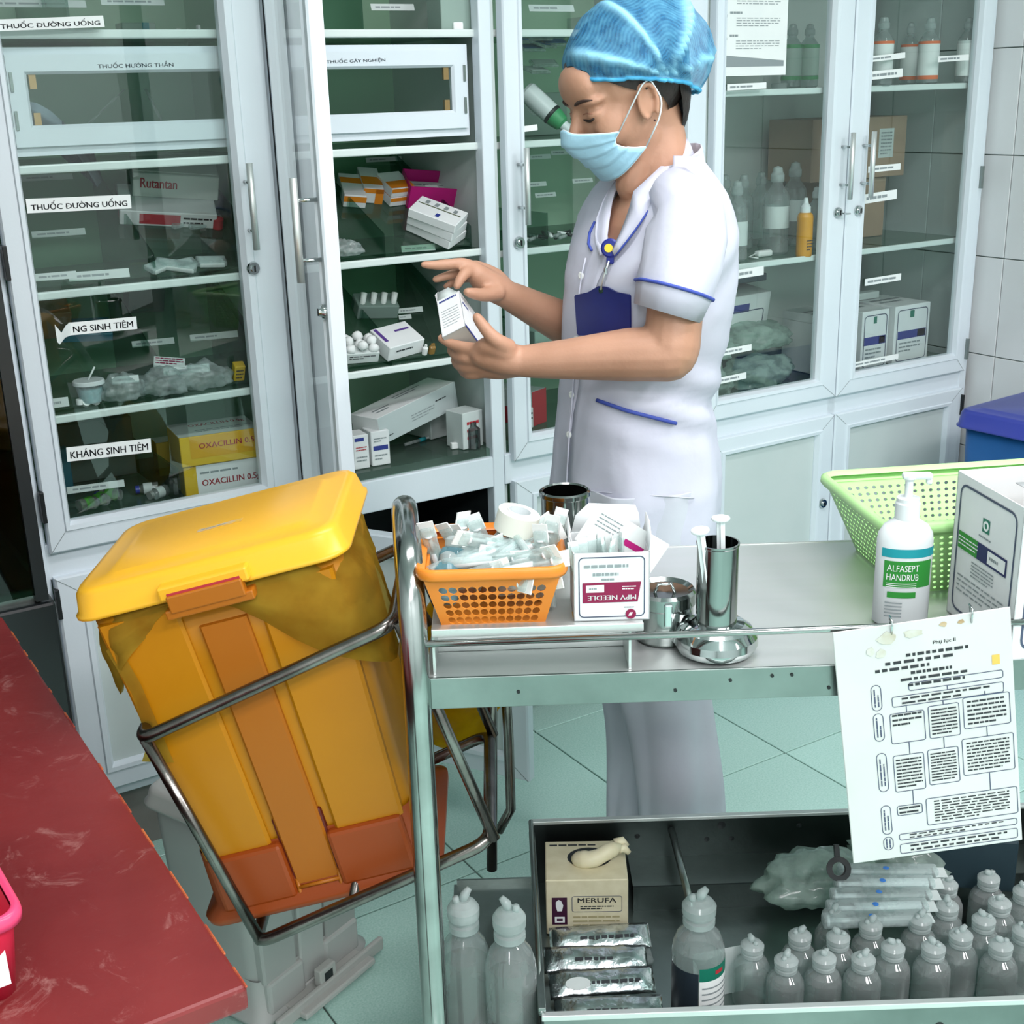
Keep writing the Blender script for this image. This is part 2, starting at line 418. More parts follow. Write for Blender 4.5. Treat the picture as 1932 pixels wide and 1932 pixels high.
def px_rect(x0, y0, x1, y1, Y):
    a, b = at_y(x0, y0, Y), at_y(x1, y1, Y)
    return (a + b) / 2, (b - a).length, math.degrees(math.atan2(b.z - a.z, b.x - a.x))
def sticker(c, par, x0, y0, x1, y1, hpx, txt, Y=2.3935, paper=None, ink=None, fill=.62, wf=.92):
    """paper strip stuck on the pane, its centre line from pixel (x0,y0) to (x1,y1)"""
    m, wd, an = px_rect(x0, y0, x1, y1, Y); h = (at_y(x0, y0 - hpx / 2, Y) - at_y(x0, y0 + hpx / 2, Y)).length
    T = T3(*m) @ Matrix.Rotation(-R(an), 4, 'Y') @ FRONT
    k = c.mb(T); k.box(-wd / 2, -h / 2, -.0006, wd / 2, h / 2, 0, paper or PAPER)
    if txt is None: k.lines(wd * .86, h * .5, 1, ink or INKG, T3(0, 0, .0004), .6, int(x0 + y0))
    elif txt: k.text(txt, h * fill, ink or INK, T3(0, 0, .0004), wd * wf)
    return c.part('label_strip', k, par)
RISE = .088; SLOPE = 26.0; SL_Y0, SL_H0 = 2.445, .012
def riser(c, z, x0, x1):
    """sloping glass rack on a shelf, with three upright glass cheeks"""
    L_ = (YD - .03 - SL_Y0) / math.cos(R(SLOPE)); T = T3(0, SL_Y0, z + SL_H0) @ RX(SLOPE)
    c.part('glass_rack', c.mb(T).box(x0, 0, -.004, x1, L_, 0, RACK))
    for x in (x0, (x0 + x1) / 2, x1 - .004):
        k = c.mb(T3(x, 0, z) @ Matrix(((0, 0, 1, 0), (1, 0, 0, 0), (0, 1, 0, 0), (0, 0, 0, 1))))
        k.prism([(SL_Y0, 0), (YD - .03, 0), (YD - .03, .205), (SL_Y0, .05)], 0, .004, PLATE); c.part('glass_divider', k)
def dividers(c, z, xs, h=.075):
    for x in xs: c.part('glass_divider', c.mb().box(x, YC + .035, z, x + .005, YD - .016, z + h, PLATE))
def lower_door(c, x0, x1, lock=None, hinges=None):
    d = c.part('lower_door', door_frame(c.mb(), x0, .175, x1, .645, .062, .062, .055, .05))
    c.part('door_panel', c.mb().box(x0 + .058, 2.394, .225, x1 - .058, 2.402, .60, ALU2), d)
    if lock: c.part('lock', lock_geo(c.mb(), lock, .40), d)
    if hinges: c.part('hinge', c.mb().box(hinges - .004, 2.374, .565, hinges + .004, 2.39, .625, BLACK, .001), d)
    return d
def safe_box(c, x0, x1, txt, tpx, lockx, hinge_right):
    """small lockable compartment with a white frame and its own pane"""
    z0, z1 = 1.415, 1.597; y = 2.436
    b = c.mb()
    b.box(x0, y + .03, z0, x1, YD - .015, z0 + .006, RACK); b.box(x0, y + .03, z1 - .006, x1, YD - .015, z1, RACK)
    b.loft([rect(x0 + k * .02, z0 + k * .02, x1 - k * .02, z1 - k * .02, yy) for k, yy in ((0, y + .03), (0, y), (1, y), (1, y + .03))], ALU, smooth=False)
    r = c.part('inner_locker', b)
    f = c.mb(); ix0, ix1, iz0, iz1 = x0 + .008, x1 - .008, z0 + .016, z1 - .012
    prof = [(0, y), (0, y - .010), (.85, y - .010), (1, y - .004), (1, y + .004)]
    f.loft([rect(ix0 + k * .034, iz0 + k * .036, ix1 - k * .034, iz1 - k * .033, yy) for k, yy in prof], ALU, smooth=False)
    f.box(ix0 + .034, y - .002, iz0 + .036, ix1 - .034, y + .001, iz1 - .033, GLASS)
    for z in (iz0 + .045, iz1 - .045):
        hx = ix1 - .006 if hinge_right else ix0 + .006
        f.box(hx - .0025, y - .013, z - .016, hx + .0025, y - .009, z + .016, mat('grey_hinge', '8D9693', .3, .8))
        f.box((ix1 - .05) if hinge_right else ix0 + .038, y - .001, z - .012, (ix1 - .038) if hinge_right else ix0 + .05, y + .006, z + .012, mat('brass_corner', 'B08A5A', .35, .7))
    f2 = f
    (ax, ay), (bx, by) = tpx
    m, wd, an = px_rect(ax, ay, bx, by, y - .0105)
    f2.text(txt, .0105, mat('faint_ink', '5E6B78', .6), T3(*m) @ Matrix.Rotation(-R(an), 4, 'Y') @ FRONT, wd)
    if lockx: lock_geo(f2, lockx, (iz0 + iz1) / 2, y - .010, .011)
    c.part('locker_door', f2, r)

SH = [.945, 1.175, 1.397, 1.622, 1.84]
# ---- double medicine cabinet on the left, its right doors swung open
A = Cab(.41, 1.468, 'medicine_cabinet', 'double white glass-front medicine cabinet with its middle doors swung open')
carcass(A, INNER, SH)
A.part('corner_post', A.mb().lathe([(.024, .0), (.024, ZT)], ALU, 16, T3(.424, YC + .012, 0)))
A.part('plinth', A.mb().box(.43, YC + .03, 0, 1.45, YC + .06, .15, mat('grey_plinth_tile', '8B8B86', .35, 0, '7A7570', 6)))
A.part('mullion', A.mb().box(.955, YC, .165, .985, YC + .03, ZT, ALU, .002))
A.part('partition', A.mb().box(.967, YC + .03, .165, .973, YD - .013, ZT, INNER))
A.part('end_post', A.mb().box(1.438, YC - .002, .15, 1.468, YC + .03, ZT, ALU, .003))
A.part('cavity_shade_panels', A.mb().box(.982, YD - .022, .18, 1.456, YD - .013, .65, DARK).box(.974, YC + .035, .18, .982, YD - .022, .65, DARK).box(1.448, YC + .035, .18, 1.456, YD - .022, .65, DARK).box(.982, YC + .035, .65, 1.448, YD - .022, .655, DARK))  # dark panels added to make the open lower compartment read as shade
dividers(A, .728, [.72]); dividers(A, SH[3], [.62, 1.19])
riser(A, .945, .50, .95); riser(A, 1.175, .50, .95); riser(A, 1.175, 1.0, 1.43); riser(A, .945, 1.0, 1.43)
d1 = A.part('glass_door', door_frame(A.mb(), .449, .695, .962, 2.0, .046, .082, .056, .05))
pane(A, d1, .49, .745, .885, 1.955)
A.part('handle', handle_geo(A.mb(), .897, 1.262, 1.352), d1)
A.part('lock', lock_geo(A.mb(), .899, 1.189), d1)
for z in (.79, 1.24): A.part('hinge', A.mb().box(.443, 2.373, z - .03, .451, 2.392, z + .03, BLACK, .001), d1)
# gap between door and post: black strip, its light dashes painted bright and blue
ss = A.mb(); ss.box(.9645, 2.376, .70, .9675, 2.384, 2.0, BLACK); q = random.Random(4)
zz = .72
while zz < 1.97:
    l = q.uniform(.008, .04); ss.box(.9642, 2.3755, zz, .9678, 2.3758, zz + l, q.choice([EDGE, INKB, EDGE, STEELD])); zz += l + q.uniform(.005, .03)
A.part('gap_light_strip', ss)
lower_door(A, .449, .962, None, .449)
sticker(A, d1, -8, 48, 196, 40, 22, 'THUỐC ĐƯỜNG UỐNG')
sticker(A, d1, 50, 389, 247, 380, 27, 'THUỐC ĐƯỜNG UỐNG')
s = sticker(A, d1, 130, 621, 258, 609, 24, 'NG SINH TIÊM', wf=.88)
cl = A.mb(); P0 = [at_y(x, y, 2.392) for x, y in ((133, 609), (133, 634), (120, 640), (104, 620), (112, 650), (122, 638))]
cl.loft([[at_y(133, 608, 2.393), at_y(133, 633, 2.393)], [at_y(124, 614, 2.385), at_y(123, 637, 2.385)], [at_y(116, 628, 2.372), at_y(113, 650, 2.372)], [at_y(103, 612, 2.366), at_y(108, 645, 2.366)]], PAPER, closed=False)
A.part('label_curl', cl, d1)
sticker(A, d1, 126, 858, 285, 840, 27, 'KHÁNG SINH TIÊM')
safe_box(A, .495, .94, 'THUỐC HƯỚNG THẦN', ((184, 123), (327, 120)), .918, False)
safe_box(A, .99, 1.43, 'THUỐC GÂY NGHIỆN', ((616, 116), (727, 112)), None, True)
# the open upper door, turned about its left edge
HT = T3(.970, 2.386, 0) @ RZ(-105)
dl = .49
k = MB(A.I @ HT)
prof = [(0, .026), (0, .004), (.06, 0), (.70, 0), (.74, -.004), (.90, -.003), (1, .009), (1, .026)]
k.loft([rect(k2 * .03, .695 + k2 * .056, dl - k2 * .046, 2.0 - k2 * .05, yy) for k2, yy in prof], ALU, smooth=False)
k.loft([rect(k2 * .03, .695 + k2 * .056, dl - k2 * .046, 2.0 - k2 * .05, yy) for k2, yy in ((1, .026), (0, .026))], ALU, smooth=False)
d2 = A.part('glass_door', k)
A.part('glass_pane', MB(A.I @ HT).box(.026, .014, .745, dl - .04, .018, 1.955, GLASS), d2)
h = MB(A.I @ HT); handle_geo(h, dl - .025, 1.25, 1.345, .0); A.part('handle', h, d2)
h = MB(A.I @ HT); lock_geo(h, dl - .025, 1.165, 0); A.part('lock', h, d2)
# the open lower door, hinged on its left edge
HL = T3(.972, 2.386, 0) @ RZ(-58)
k = MB(A.I @ HL)
k.loft([rect(k2 * .062, .145 + k2 * .055, .50 - k2 * .062, .645 - k2 * .05, yy) for k2, yy in prof], ALU, smooth=False)
k.loft([rect(k2 * .062, .145 + k2 * .055, .50 - k2 * .062, .645 - k2 * .05, yy) for k2, yy in ((1, .026), (0, .026))], ALU, smooth=False)
for w2 in (.055,): k.quad((.4995, -.0004, .146), (.46, -.0004, .182), (.459, -.0004, .181), (.498, -.0004, .145), INKG)
d3 = A.part('lower_door', k)
A.part('door_panel', MB(A.I @ HL).box(.058, .012, .195, .442, .02, .60, ALU2), d3)

# ---- single cabinet behind the nurse
B = Cab(1.47, 2.052, 'medicine_cabinet', 'narrow white glass-front cabinet behind the nurse, between the two double cabinets')
carcass(B, INNER, [.945, 1.165, 1.395, 1.622, 1.84])
B.part('post', B.mb().box(2.03, YC - .002, .15, 2.052, YC + .03, ZT, ALU, .003))
for x in (1.5, 2.0):
    for y in (YC + .05, YD - .05): B.part('foot', B.mb().box(x, y, 0, x + .035, y + .035, .165, DARK))
d4 = B.part('glass_door', door_frame(B.mb(), 1.487, .695, 2.026, 2.0, .05, .05, .056, .05))
pane(B, d4, 1.53, .745, 1.98, 1.955)
B.part('handle', handle_geo(B.mb(), 1.515, 1.262, 1.352), d4)
B.part('lock', lock_geo(B.mb(), 1.512, 1.187), d4)
lower_door(B, 1.487, 2.026)
dividers(B, .945, [1.72]); dividers(B, 1.165, [1.62])
sticker(B, d4, 985, 244, 1014, 240, 11, '')

# ---- double cabinet on the right, against the tiled wall
D = Cab(2.055, 3.06, 'supply_cabinet', 'double white glass-front supply cabinet in the corner by the tiled wall')
carcass(D, INNER2, [1.072, 1.486, 1.86], glass_right=True)
for x in (2.08, 3.0):
    for y in (YC + .05, YD - .05): D.part('foot', D.mb().box(x, y, 0, x + .035, y + .035, .165, DARK))
D.part('mullion', D.mb().box(2.50, YC, .165, 2.53, YC + .03, ZT, ALU, .002))
D.part('corner_post', D.mb().box(3.03, YC - .003, .15, 3.06, YC + .04, ZT, ALU, .003))
d5 = D.part('glass_door', door_frame(D.mb(), 2.066, .695, 2.512, 2.0, .03, .073, .056, .05))
pane(D, d5, 2.08, .745, 2.45, 1.955)
d6 = D.part('glass_door', door_frame(D.mb(), 2.516, .695, 3.03, 2.0, .068, .05, .056, .05))
pane(D, d6, 2.575, .745, 2.985, 1.955)
D.part('handle', handle_geo(D.mb(), 2.487, 1.252, 1.345), d5)
D.part('lock', lock_geo(D.mb(), 2.482, 1.183), d5)
D.part('lock_key', D.mb().box(2.486, 2.352, 1.179, 2.50, 2.368, 1.183, CHROME, .001), d5)
D.part('handle', handle_geo(D.mb(), 2.562, 1.252, 1.345), d6)
D.part('lock', lock_geo(D.mb(), 2.556, 1.183), d6)
for z in (.76, 1.24): D.part('hinge', D.mb().box(3.026, 2.373, z - .03, 3.034, 2.39, z + .03, mat('grey_hinge', '8D9693', .3, .8), .001), d6)
e1 = lower_door(D, 2.066, 2.512, 2.48); e2 = lower_door(D, 2.516, 3.03, None, 3.03)
sticker(D, d5, 1372, 165, 1446, 161, 12, None); sticker(D, d5, 1378, 520, 1441, 510, 17, None)
sticker(D, d6, 1642, 143, 1703, 137, 16, None); sticker(D, d6, 1638, 320, 1699, 314, 12, None)
sticker(D, d6, 1630, 376, 1692, 366, 18, None); sticker(D, d6, 1640, 112, 1708, 104, 11, None); sticker(D, d6, 1770, 112, 1828, 108, 11, None)
sticker(D, d6, 1632, 533, 1700, 522, 13, None)
sticker(D, d5, 1350, 668, 1418, 655, 12, None); sticker(D, d5, 1342, 722, 1408, 708, 12, None)
sticker(D, d6, 1607, 690, 1695, 672, 10, None)
# printed notice stuck on the left pane
a, b = at_y(1350, 140, 2.3935), at_y(1482, 143, 2.3935)
n = D.mb(T3((a.x + b.x) / 2, 2.3935, a.z + .10) @ FRONT); wd = b.x - a.x
n.box(-wd / 2, -.105, -.0005, wd / 2, .16, 0, PAPER)
for i, y in enumerate((.12, .07, .022, -.028)):
    n.lathe([(.0085, 0), (.0085, .0003), (.0065, .0003), (.0065, 0)], INKG, 14, T3(-wd / 2 + .024, y + .005, .0002))
    n.lines(.04, .007, 1, INKG, T3(-wd / 2 + .06, y + .012, .0005), .7, i); n.lines(wd * .62, .022, 4, INKG, T3(.018, y - .008, .0005), .3, i + 9, 9)
n.quad((-wd / 2 + .008, -.085, .0004), (wd / 2 - .008, -.085, .0004), (wd / 2 - .008, -.072, .0004), (-wd / 2 + .008, -.058, .0004), INKG)
D.part('printed_notice', n, d5)
# ================================================================== CABINET CONTENTS
FACE = {'front': lambda w, d, h: (T3(0, -.0006, h / 2) @ FRONT, w, h),
        'top': lambda w, d, h: (T3(0, d / 2, h + .0006), w, d),
        'left': lambda w, d, h: (T3(-w / 2 - .0006, d / 2, h / 2) @ RZ(-90) @ FRONT, d, h),
        'right': lambda w, d, h: (T3(w / 2 + .0006, d / 2, h / 2) @ RZ(90) @ FRONT, d, h)}
def carton_mb(w, d, h, base=CARD, deco=(), T=None):
    k = MB(T); k.box(-w / 2, 0, 0, w / 2, d, h, base, min(.0015, h * .08), seg=1)
    for e in deco:
        F, fw, fh = FACE[e[1]](w, d, h)
        if e[0] == 'band':                                   # x0,y0,x1,y1 in fractions of the face
            _, _, x0, y0, x1, y1, m = e
            k.quad(((x0 - .5) * fw, (y0 - .5) * fh, 0), ((x1 - .5) * fw, (y0 - .5) * fh, 0), ((x1 - .5) * fw, (y1 - .5) * fh, 0), ((x0 - .5) * fw, (y1 - .5) * fh, 0), m, F)
        elif e[0] == 'text':
            _, _, t, cx, cy, hh, ww, m = e
            k.text(t, hh * fh, m, F @ T3((cx - .5) * fw, (cy - .5) * fh, .0004), ww * fw)
        elif e[0] == 'lines':
            _, _, cx, cy, ww, hh, n, m = e
            k.lines(ww * fw, hh * fh, n, m, F @ T3((cx - .5) * fw, (cy - .5) * fh, .0004), .4, int(1e4 * (w + d + h)))
        elif e[0] == 'frame':
            _, _, cx, cy, ww, hh, t, m, r = e
            k.frame2(ww * fw, hh * fh, t, m, F @ T3((cx - .5) * fw, (cy - .5) * fh, .0003), r)
    return k
def slanted(px, z):
    for base in (.945, 1.175):
        if px < 940 and base - 1e-4 <= z < base + .17: return base
    return None
def put(px, py, z, ymax=2.79):
    base = slanted(px, z); lim = .905 if px < 485 else 1.41 if px < 940 else 9
    if base:                                                     # on the sloping rack: meet the ray with its plane
        off = z - base - (RISE if z >= base + RISE - .001 else 0); n = Vector((0, -math.sin(R(SLOPE)), math.cos(R(SLOPE)))); o = Vector((0, SL_Y0, base + SL_H0))
        d = ray(px, py); p = CAM + d * ((o - CAM).dot(n) / d.dot(n)); y = max(SL_Y0 + .002, min(2.74, p.y))
        return Vector((min(p.x, lim), y, base + SL_H0 + (y - SL_Y0) * math.tan(R(SLOPE)))) + n * max(0, off)
    p = at_z(px, py, z)
    if p.y > ymax or p.y < YC + .036 or (p.z > CAMH): p = at_y(px, py, max(YC + .036, min(p.y if p.z < CAMH else ymax, ymax)))
    if p.x > lim: p = at_x(px, py, lim)
    return Vector((p.x, max(p.y, YC + .036), z))
def TP(px, py, z, ymax=2.79):
    T = T3(*put(px, py, z, ymax))
    return T @ RX(SLOPE) if slanted(px, z) else T
def carton(name, label, cat, px, py, z, w, d, h, rot=0, base=CARD, deco=(), group=None, tilt=None, ymax=2.82, flap=False):
    p = put(px, py, z, ymax - d * .8)
    M_ = T3(*p) @ (RX(SLOPE) if slanted(px, z) else Matrix()) @ RZ(rot)
    if tilt: M_ = M_ @ Matrix.Rotation(R(tilt[1]), 4, tilt[0])
    if flap:
        o = thing(name, label, cat, M_, group); carton_mb(w, d, h, base, deco).build('carton_body', o)
        f = MB(); f.box(-w * .48, d * .1, h, w * .48, d * .95, h + .0012, base); f.build('flap', o)
        return o
    o = carton_mb(w, d, h, base, deco).build(name); o.matrix_world = M_
    return tag(o, label, cat, group)
def strip(label, px, py, z, w, h, rot=0, lean=20, Y=None):
    """loose shelf label of paper, leaning"""
    p = put(px, py, z)
    if Y: p = at_y(px, py, Y)
    k = MB(); k.box(-w / 2, -.0006, 0, w / 2, 0, h, PAPERG); k.lines(w * .8, h * .5, 1, INKG, T3(0, -.0009, h / 2) @ FRONT, .5, int(px))
    o = k.build('shelf_label'); o.matrix_world = T3(*p) @ RZ(rot) @ RX(-lean)
    return tag(o, label, 'label')
zR = .945 + RISE; zS = 1.175 + RISE; G = 'cartons on the left cabinet shelves'
# -- left shelves, second from the top of the closed door
carton('blister_box', 'red and white blister pack box under the big white carton, left cabinet', 'box', 318, 428, zS, .19, .11, .032, -14, CARD, [('band', 'front', .2, .15, .62, .85, INKR), ('lines', 'front', .8, .5, .3, .6, 2, INK), ('band', 'left', .1, .2, .9, .7, INKR), ('lines', 'left', .5, .5, .8, .5, 2, INK)])
carton('medicine_carton', 'large white carton with red lettering behind the closed glass door', 'carton', 330, 402, zS + .033, .17, .10, .052, -14, mat('dull_white_carton', 'C9D2CC', .5), [('text', 'front', 'Rutantan', .3, .62, .42, .42, INKR), ('text', 'top', 'Rutantan', .32, .78, .14, .35, INKR), ('band', 'top', .62, .45, .98, .98, mat('grey_green_print', '8FA59C', .5)), ('lines', 'top', .7, .3, .4, .2, 2, INKG)], flap=True)
for i, (px, py) in enumerate(((370, 405), (392, 418), (385, 432), (352, 428))):
    k = MB(); k.box(-.03, 0, 0, .03, .012, .010, FILM, .003); k.box(-.022, .002, .0, .022, .010, .004, PAPERG); o = k.build('ampoule_strip'); o.matrix_world = TP(px, py, zS + (.0 if i != 1 else .0)) @ RZ(-20 + 13 * i)
    tag(o, 'clear plastic ampoule strip right of the red blister box, ' + ('rear', 'upper', 'front', 'inner')[i] + ' of four', 'ampoules', 'ampoule strips beside the red box')
k = MB(); k.lathe([(.012, 0), (.012, .02), (.004, .024)], INKR, 12); o = k.build('red_cap'); o.matrix_world = TP(418, 428, zS); tag(o, 'small red bottle cap by the door stile, end of the second shelf', 'pot')  # a loose red bottle cap
strip('paper label strip on the left end of the closed door shelf', 112, 446, zS, .10, .013, -4)
strip('faint label strip near the top left of the second shelf', 90, 340, zS, .10, .012, -4, Y=2.75)
strip('pale label strip behind the door, front left of its second shelf', 106, 528, 1.175, .075, .014, -6)
strip('brighter tilted label strip left of the middle divider, second shelf', 192, 533, 1.175, .11, .017, -8)
strip('long label strip right of the middle divider, second shelf', 322, 508, 1.175, .11, .013, -6, Y=2.56)
for i, (px, py, w_) in enumerate(((335, 520, .07), (405, 512, .05), (365, 524, .035), (312, 528, .03))):
    k = MB(); k.box(-w_ / 2, 0, 0, w_ / 2, .03, .010, PAPERG, .003); k.box(-w_ / 2 - .004, .002, .002, w_ / 2 + .004, .028, .012, FILM, .002); o = k.build('medicine_sachet'); o.matrix_world = TP(px, py, 1.175) @ RZ(-25 + 17 * i)
    tag(o, 'white wrapped sachet on second left shelf, number %s from the left' % ('two', 'four', 'three', 'one')[i], 'sachet', 'sachets on the second left shelf')
# -- third shelf
carton('blue_carton', 'flat blue carton under the peeling label, left cabinet', 'carton', 165, 645, zR, .10, .06, .018, -8, mat('dull_blue_carton', '2F6F80', .5))
carton('brown_carton', 'brown carton at the left end of the shelf with the peeling label', 'carton', 92, 640, zR, .09, .12, .06, -4, mat('brown_carton', '7C6A50', .6))
carton('small_carton', 'yellow carton lying just below the shelf edge, left cabinet', 'carton', 272, 556, zR + .06, .06, .03, .012, -5, YEL)
carton('small_carton', 'grey carton carrying the yellow carton on the third left shelf', 'carton', 276, 590, zR, .075, .05, .058, -5, mat('dark_grey_carton', '47584F', .6))
carton('small_carton', 'narrow yellow carton upright by the handle stile', 'carton', 460, 733, .945, .022, .02, .036, -5, YEL, [('lines', 'front', .5, .5, .7, .7, 3, INK)])
k = MB(); k.lathe([(.020, 0), (.026, .035)], FILM, 18); k.lathe([(.0, .001), (.019, .001), (.024, .028), (.0, .03)], mat('pale_blue_beads', '9FC4CC', .5), 18); k.lathe([(.030, .035), (.030, .041), (.028, .043), (.0, .043)], WPLAST, 18); k.tube([(.0, 0, .043), (.015, 0, .066)], .0018, PAPER, 6)
o = k.build('specimen_cup'); o.matrix_world = T3(*put(172, 758, .945)); tag(o, 'clear cup with white lid on the third shelf, left cabinet', 'cup')
for i in range(4):
    px, py = ((158, 772), (172, 775), (188, 770), (165, 765))[i]
    k = MB(); k.lathe([(.0, 0), (.008, 0), (.008, .010), (.0, .011)], PAPER, 10); o = k.build('white_cap'); o.matrix_world = T3(*put(px, py + 3, .945)) @ RX(20 * i)
    tag(o, 'tiny white cap below the clear cup, %s of four' % ('left', 'front', 'right', 'rear')[i], 'pot', 'white caps below the clear cup')  # four loose white caps
strip('small white label at the left end of the third shelf', 112, 778, .945, .045, .018, -5)
strip('grey label strip on the riser right of the slanting divider', 290, 652, zR, .085, .013, -8)
strip('long grey label strip on the riser by the door handle side', 405, 640, zR, .10, .014, -8)
def film_lump(name, label, cat, px, py, z, sx, sy, sz, m, seed, group=None, extra=None):
    """a soft crumpled bag"""
    bm = bmesh.new(); bmesh.ops.create_icosphere(bm, subdivisions=4, radius=1)
    for v in bm.verts:
        n = noise.fractal(v.co * 2.2 + Vector((seed, 0, 0)), 1, 2, 4) * .30 + noise.noise(v.co * 6 + Vector((0, seed, 0))) * .10
        v.co *= 1 + n; v.co.x *= sx; v.co.y *= sy; v.co.z = max(-.55, v.co.z) * sz
    zmin = min(v.co.z for v in bm.verts)
    bm.verts.index_update(); k = MB(); k.add([(v.co.x, v.co.y, v.co.z - zmin) for v in bm.verts], [tuple(x.index for x in f.verts) for f in bm.faces], m, True); bm.free()
    if extra: extra(k)
    o = k.build(name); o.matrix_world = T3(*put(px, py, z)) @ RZ(seed * 7 % 40 - 20)
    return tag(o, label, cat, group)
film_lump('clear_bag', 'crumpled clear bag right of the lidded cup', 'bag', 238, 762, .945, .045, .035, .03, FILM, 3)
film_lump('clear_bag', 'clear bag of ampoules with pink print, left of its pair', 'bag', 318, 745, .945, .05, .04, .03, FILM, 5)
film_lump('clear_bag', 'clear bag of white ampoules beside the handle stile', 'bag', 385, 735, .945, .055, .04, .032, FILM, 8)
carton('blister_card', 'blister card with pink print lying in the clear bags', 'blister', 318, 722, .98, .06, .03, .006, -20, PAPERG, [('lines', 'top', .5, .5, .9, .8, 3, INKM)])
strip('crumpled paper label in front of the clear bags', 352, 728, .975, .09, .016, -9)
strip('curled paper label right of the lidded cup', 238, 752, .98, .05, .014, -12)
# -- bottom shelf: yellow cartons and vials
oxd = [('band', 'front', .18, .22, 1, .95, mat('amber_print', 'D3A018', .5)), ('text', 'front', 'OXACILLIN 0.5g', .62, .58, .2, .7, INKR), ('lines', 'front', .6, .36, .6, .14, 1, INKR)]
carton('medicine_carton', 'yellow carton with red OXACILLIN lettering, upper one of the stack', 'carton', 420, 872, .728 + .068, .165, .12, .062, -6, YEL, [('band', 'front', .12, .25, 1, .98, mat('amber_print', 'D3A018', .5)), ('text', 'front', 'OXACILLIN 0.5g', .6, .62, .24, .74, INKR), ('band', 'top', 0, 0, 1, 1, mat('dull_white_carton', 'C9D2CC', .5)), ('text', 'top', 'OXACILLIN 0.5g', .58, .7, .22, .7, INKR), ('lines', 'top', .6, .3, .7, .2, 2, INKG)], 'antibiotic cartons', ymax=2.66)
carton('medicine_carton', 'white fronted carton with red OXACILLIN lettering, bottom of the stack', 'carton', 425, 930, .728, .16, .13, .066, -6, YEL, [('band', 'front', .16, 0, 1, 1, CARD), ('text', 'front', 'OXACILLIN 0.5g', .6, .4, .26, .76, INKR), ('lines', 'front', .55, .75, .7, .15, 1, INKG)], 'antibiotic cartons')
carton('medicine_carton', 'plain yellow carton standing behind the stack of lettered cartons', 'carton', 332, 895, .728, .07, .05, .075, -6, mat('dull_yellow_carton', 'A8923A', .5), [('band', 'top', 0, 0, 1, 1, mat('dull_white_carton', 'C9D2CC', .5))], 'antibiotic cartons')
for i, (px, py) in enumerate(((150, 965), (176, 962), (200, 955), (228, 945), (300, 930), (315, 935))):
    k = MB(); k.lathe([(.0, 0), (.0115, 0), (.012, .002), (.012, .012)], MILK, 14); k.lathe([(.0122, .012), (.0122, .03)], mat('green_vial_label', '4C9A3C', .4) if i < 4 else PAPERG, 14); k.lathe([(.012, .03), (.007, .036), (.007, .04)], MILK, 14); k.lathe([(.0085, .038), (.0085, .046), (.0, .046)], STEEL if i % 2 else mat('blue_cap', '2C3F9A', .4), 14)
    o = k.build('medicine_vial'); o.matrix_world = T3(*(put(px, py, .728) + Vector((0, 0, .0125)))) @ RZ(20 + 37 * i) @ RY(90)
    tag(o, 'small vial lying on the bottom left shelf, ' + ('first', 'second', 'third', 'fourth with a green label', 'fifth, by the yellow cartons', 'sixth, against the yellow cartons')[i] + (' from the left' if i < 4 else ''), 'vial', 'vials lying on the bottom left shelf')
strip('long curled label strip above the lying vials', 182, 925, .728, .11, .014, -9, Y=2.5)
carton('dark_carton', 'dark grey carton filling the back of the bottom left shelf', 'carton', 185, 905, .728, .17, .05, .13, -3, mat('dark_grey_carton', '47584F', .6))
carton('teal_carton', 'small teal carton at the left end of the bottom shelf', 'carton', 120, 880, .728, .03, .03, .09, 0, mat('dull_blue_carton', '2F6F80', .5), ymax=2.7)
# -- top shelf of the left half
carton('flat_carton', 'pale green flat carton on the top left shelf', 'carton', 110, 46, 1.622, .14, .06, .03, 0, mat('pale_green_carton', 'B9CFC2', .5), [('band', 'front', .1, .2, .25, .8, GLOGO)])
carton('flat_carton', 'pale carton with green stripe on the top left shelf', 'carton', 262, 48, 1.622, .07, .05, .035, 0, mat('pale_green_carton', 'B9CFC2', .5), [('band', 'front', .6, 0, .8, 1, TEAL)])
strip('long paper strip along the top left shelf', 60, 14, 1.622, .2, .014, 0, Y=2.6); strip('printed paper strip at the top, right of the long one', 252, 10, 1.622, .12, .014, 0, Y=2.55)
for i in range(4):
    k = MB(); k.box(-.008, 0, 0, .008, .006, .012 + .004 * (i % 2), PAPER, .003); o = k.build('pill_pack'); o.matrix_world = T3(*put(318 + 19 * i, 40 - 3 * i, 1.625)) @ RZ(30 * i)
    tag(o, 'tiny white pack on the top left shelf, %s of a row of four' % ('first', 'second', 'third', 'last')[i], 'pack', 'tiny packs on the top left shelf')
# -- inside the left locker: grey folded bag and papers
k = MB(); k.loft([[(-.16 + .02 * j, .03 * (i - 1) * .5, .085 - .004 * (j - 2) ** 2 * (1 if j > 2 else .4) - .005 * i) for j in range(9)] + [(.0, .03, .0), (-.16, .03, .0)] for i in range(4)], mat('slate_cloth', '7C8B98', .7, 0, '8A97A2', 18, .2, 40), caps=(True, True))
o = k.build('folded_bag'); o.matrix_world = T3(.66, 2.50, 1.424); tag(o, 'slate grey folded bag in the left inner locker', 'bag')
k = MB(); k.loft([[(-.1, 0, .005), (.02, 0, .1), (.06, 0, .1), (.1, 0, .0)], [(-.1, .02, .005), (.02, .02, .1), (.06, .02, .1), (.1, .02, .0)]], FILM, closed=False); o = k.build('clear_sheet'); o.matrix_world = T3(.70, 2.475, 1.424); tag(o, 'clear plastic sheet lying over the slate bag, left inner locker', 'plastic sheet')
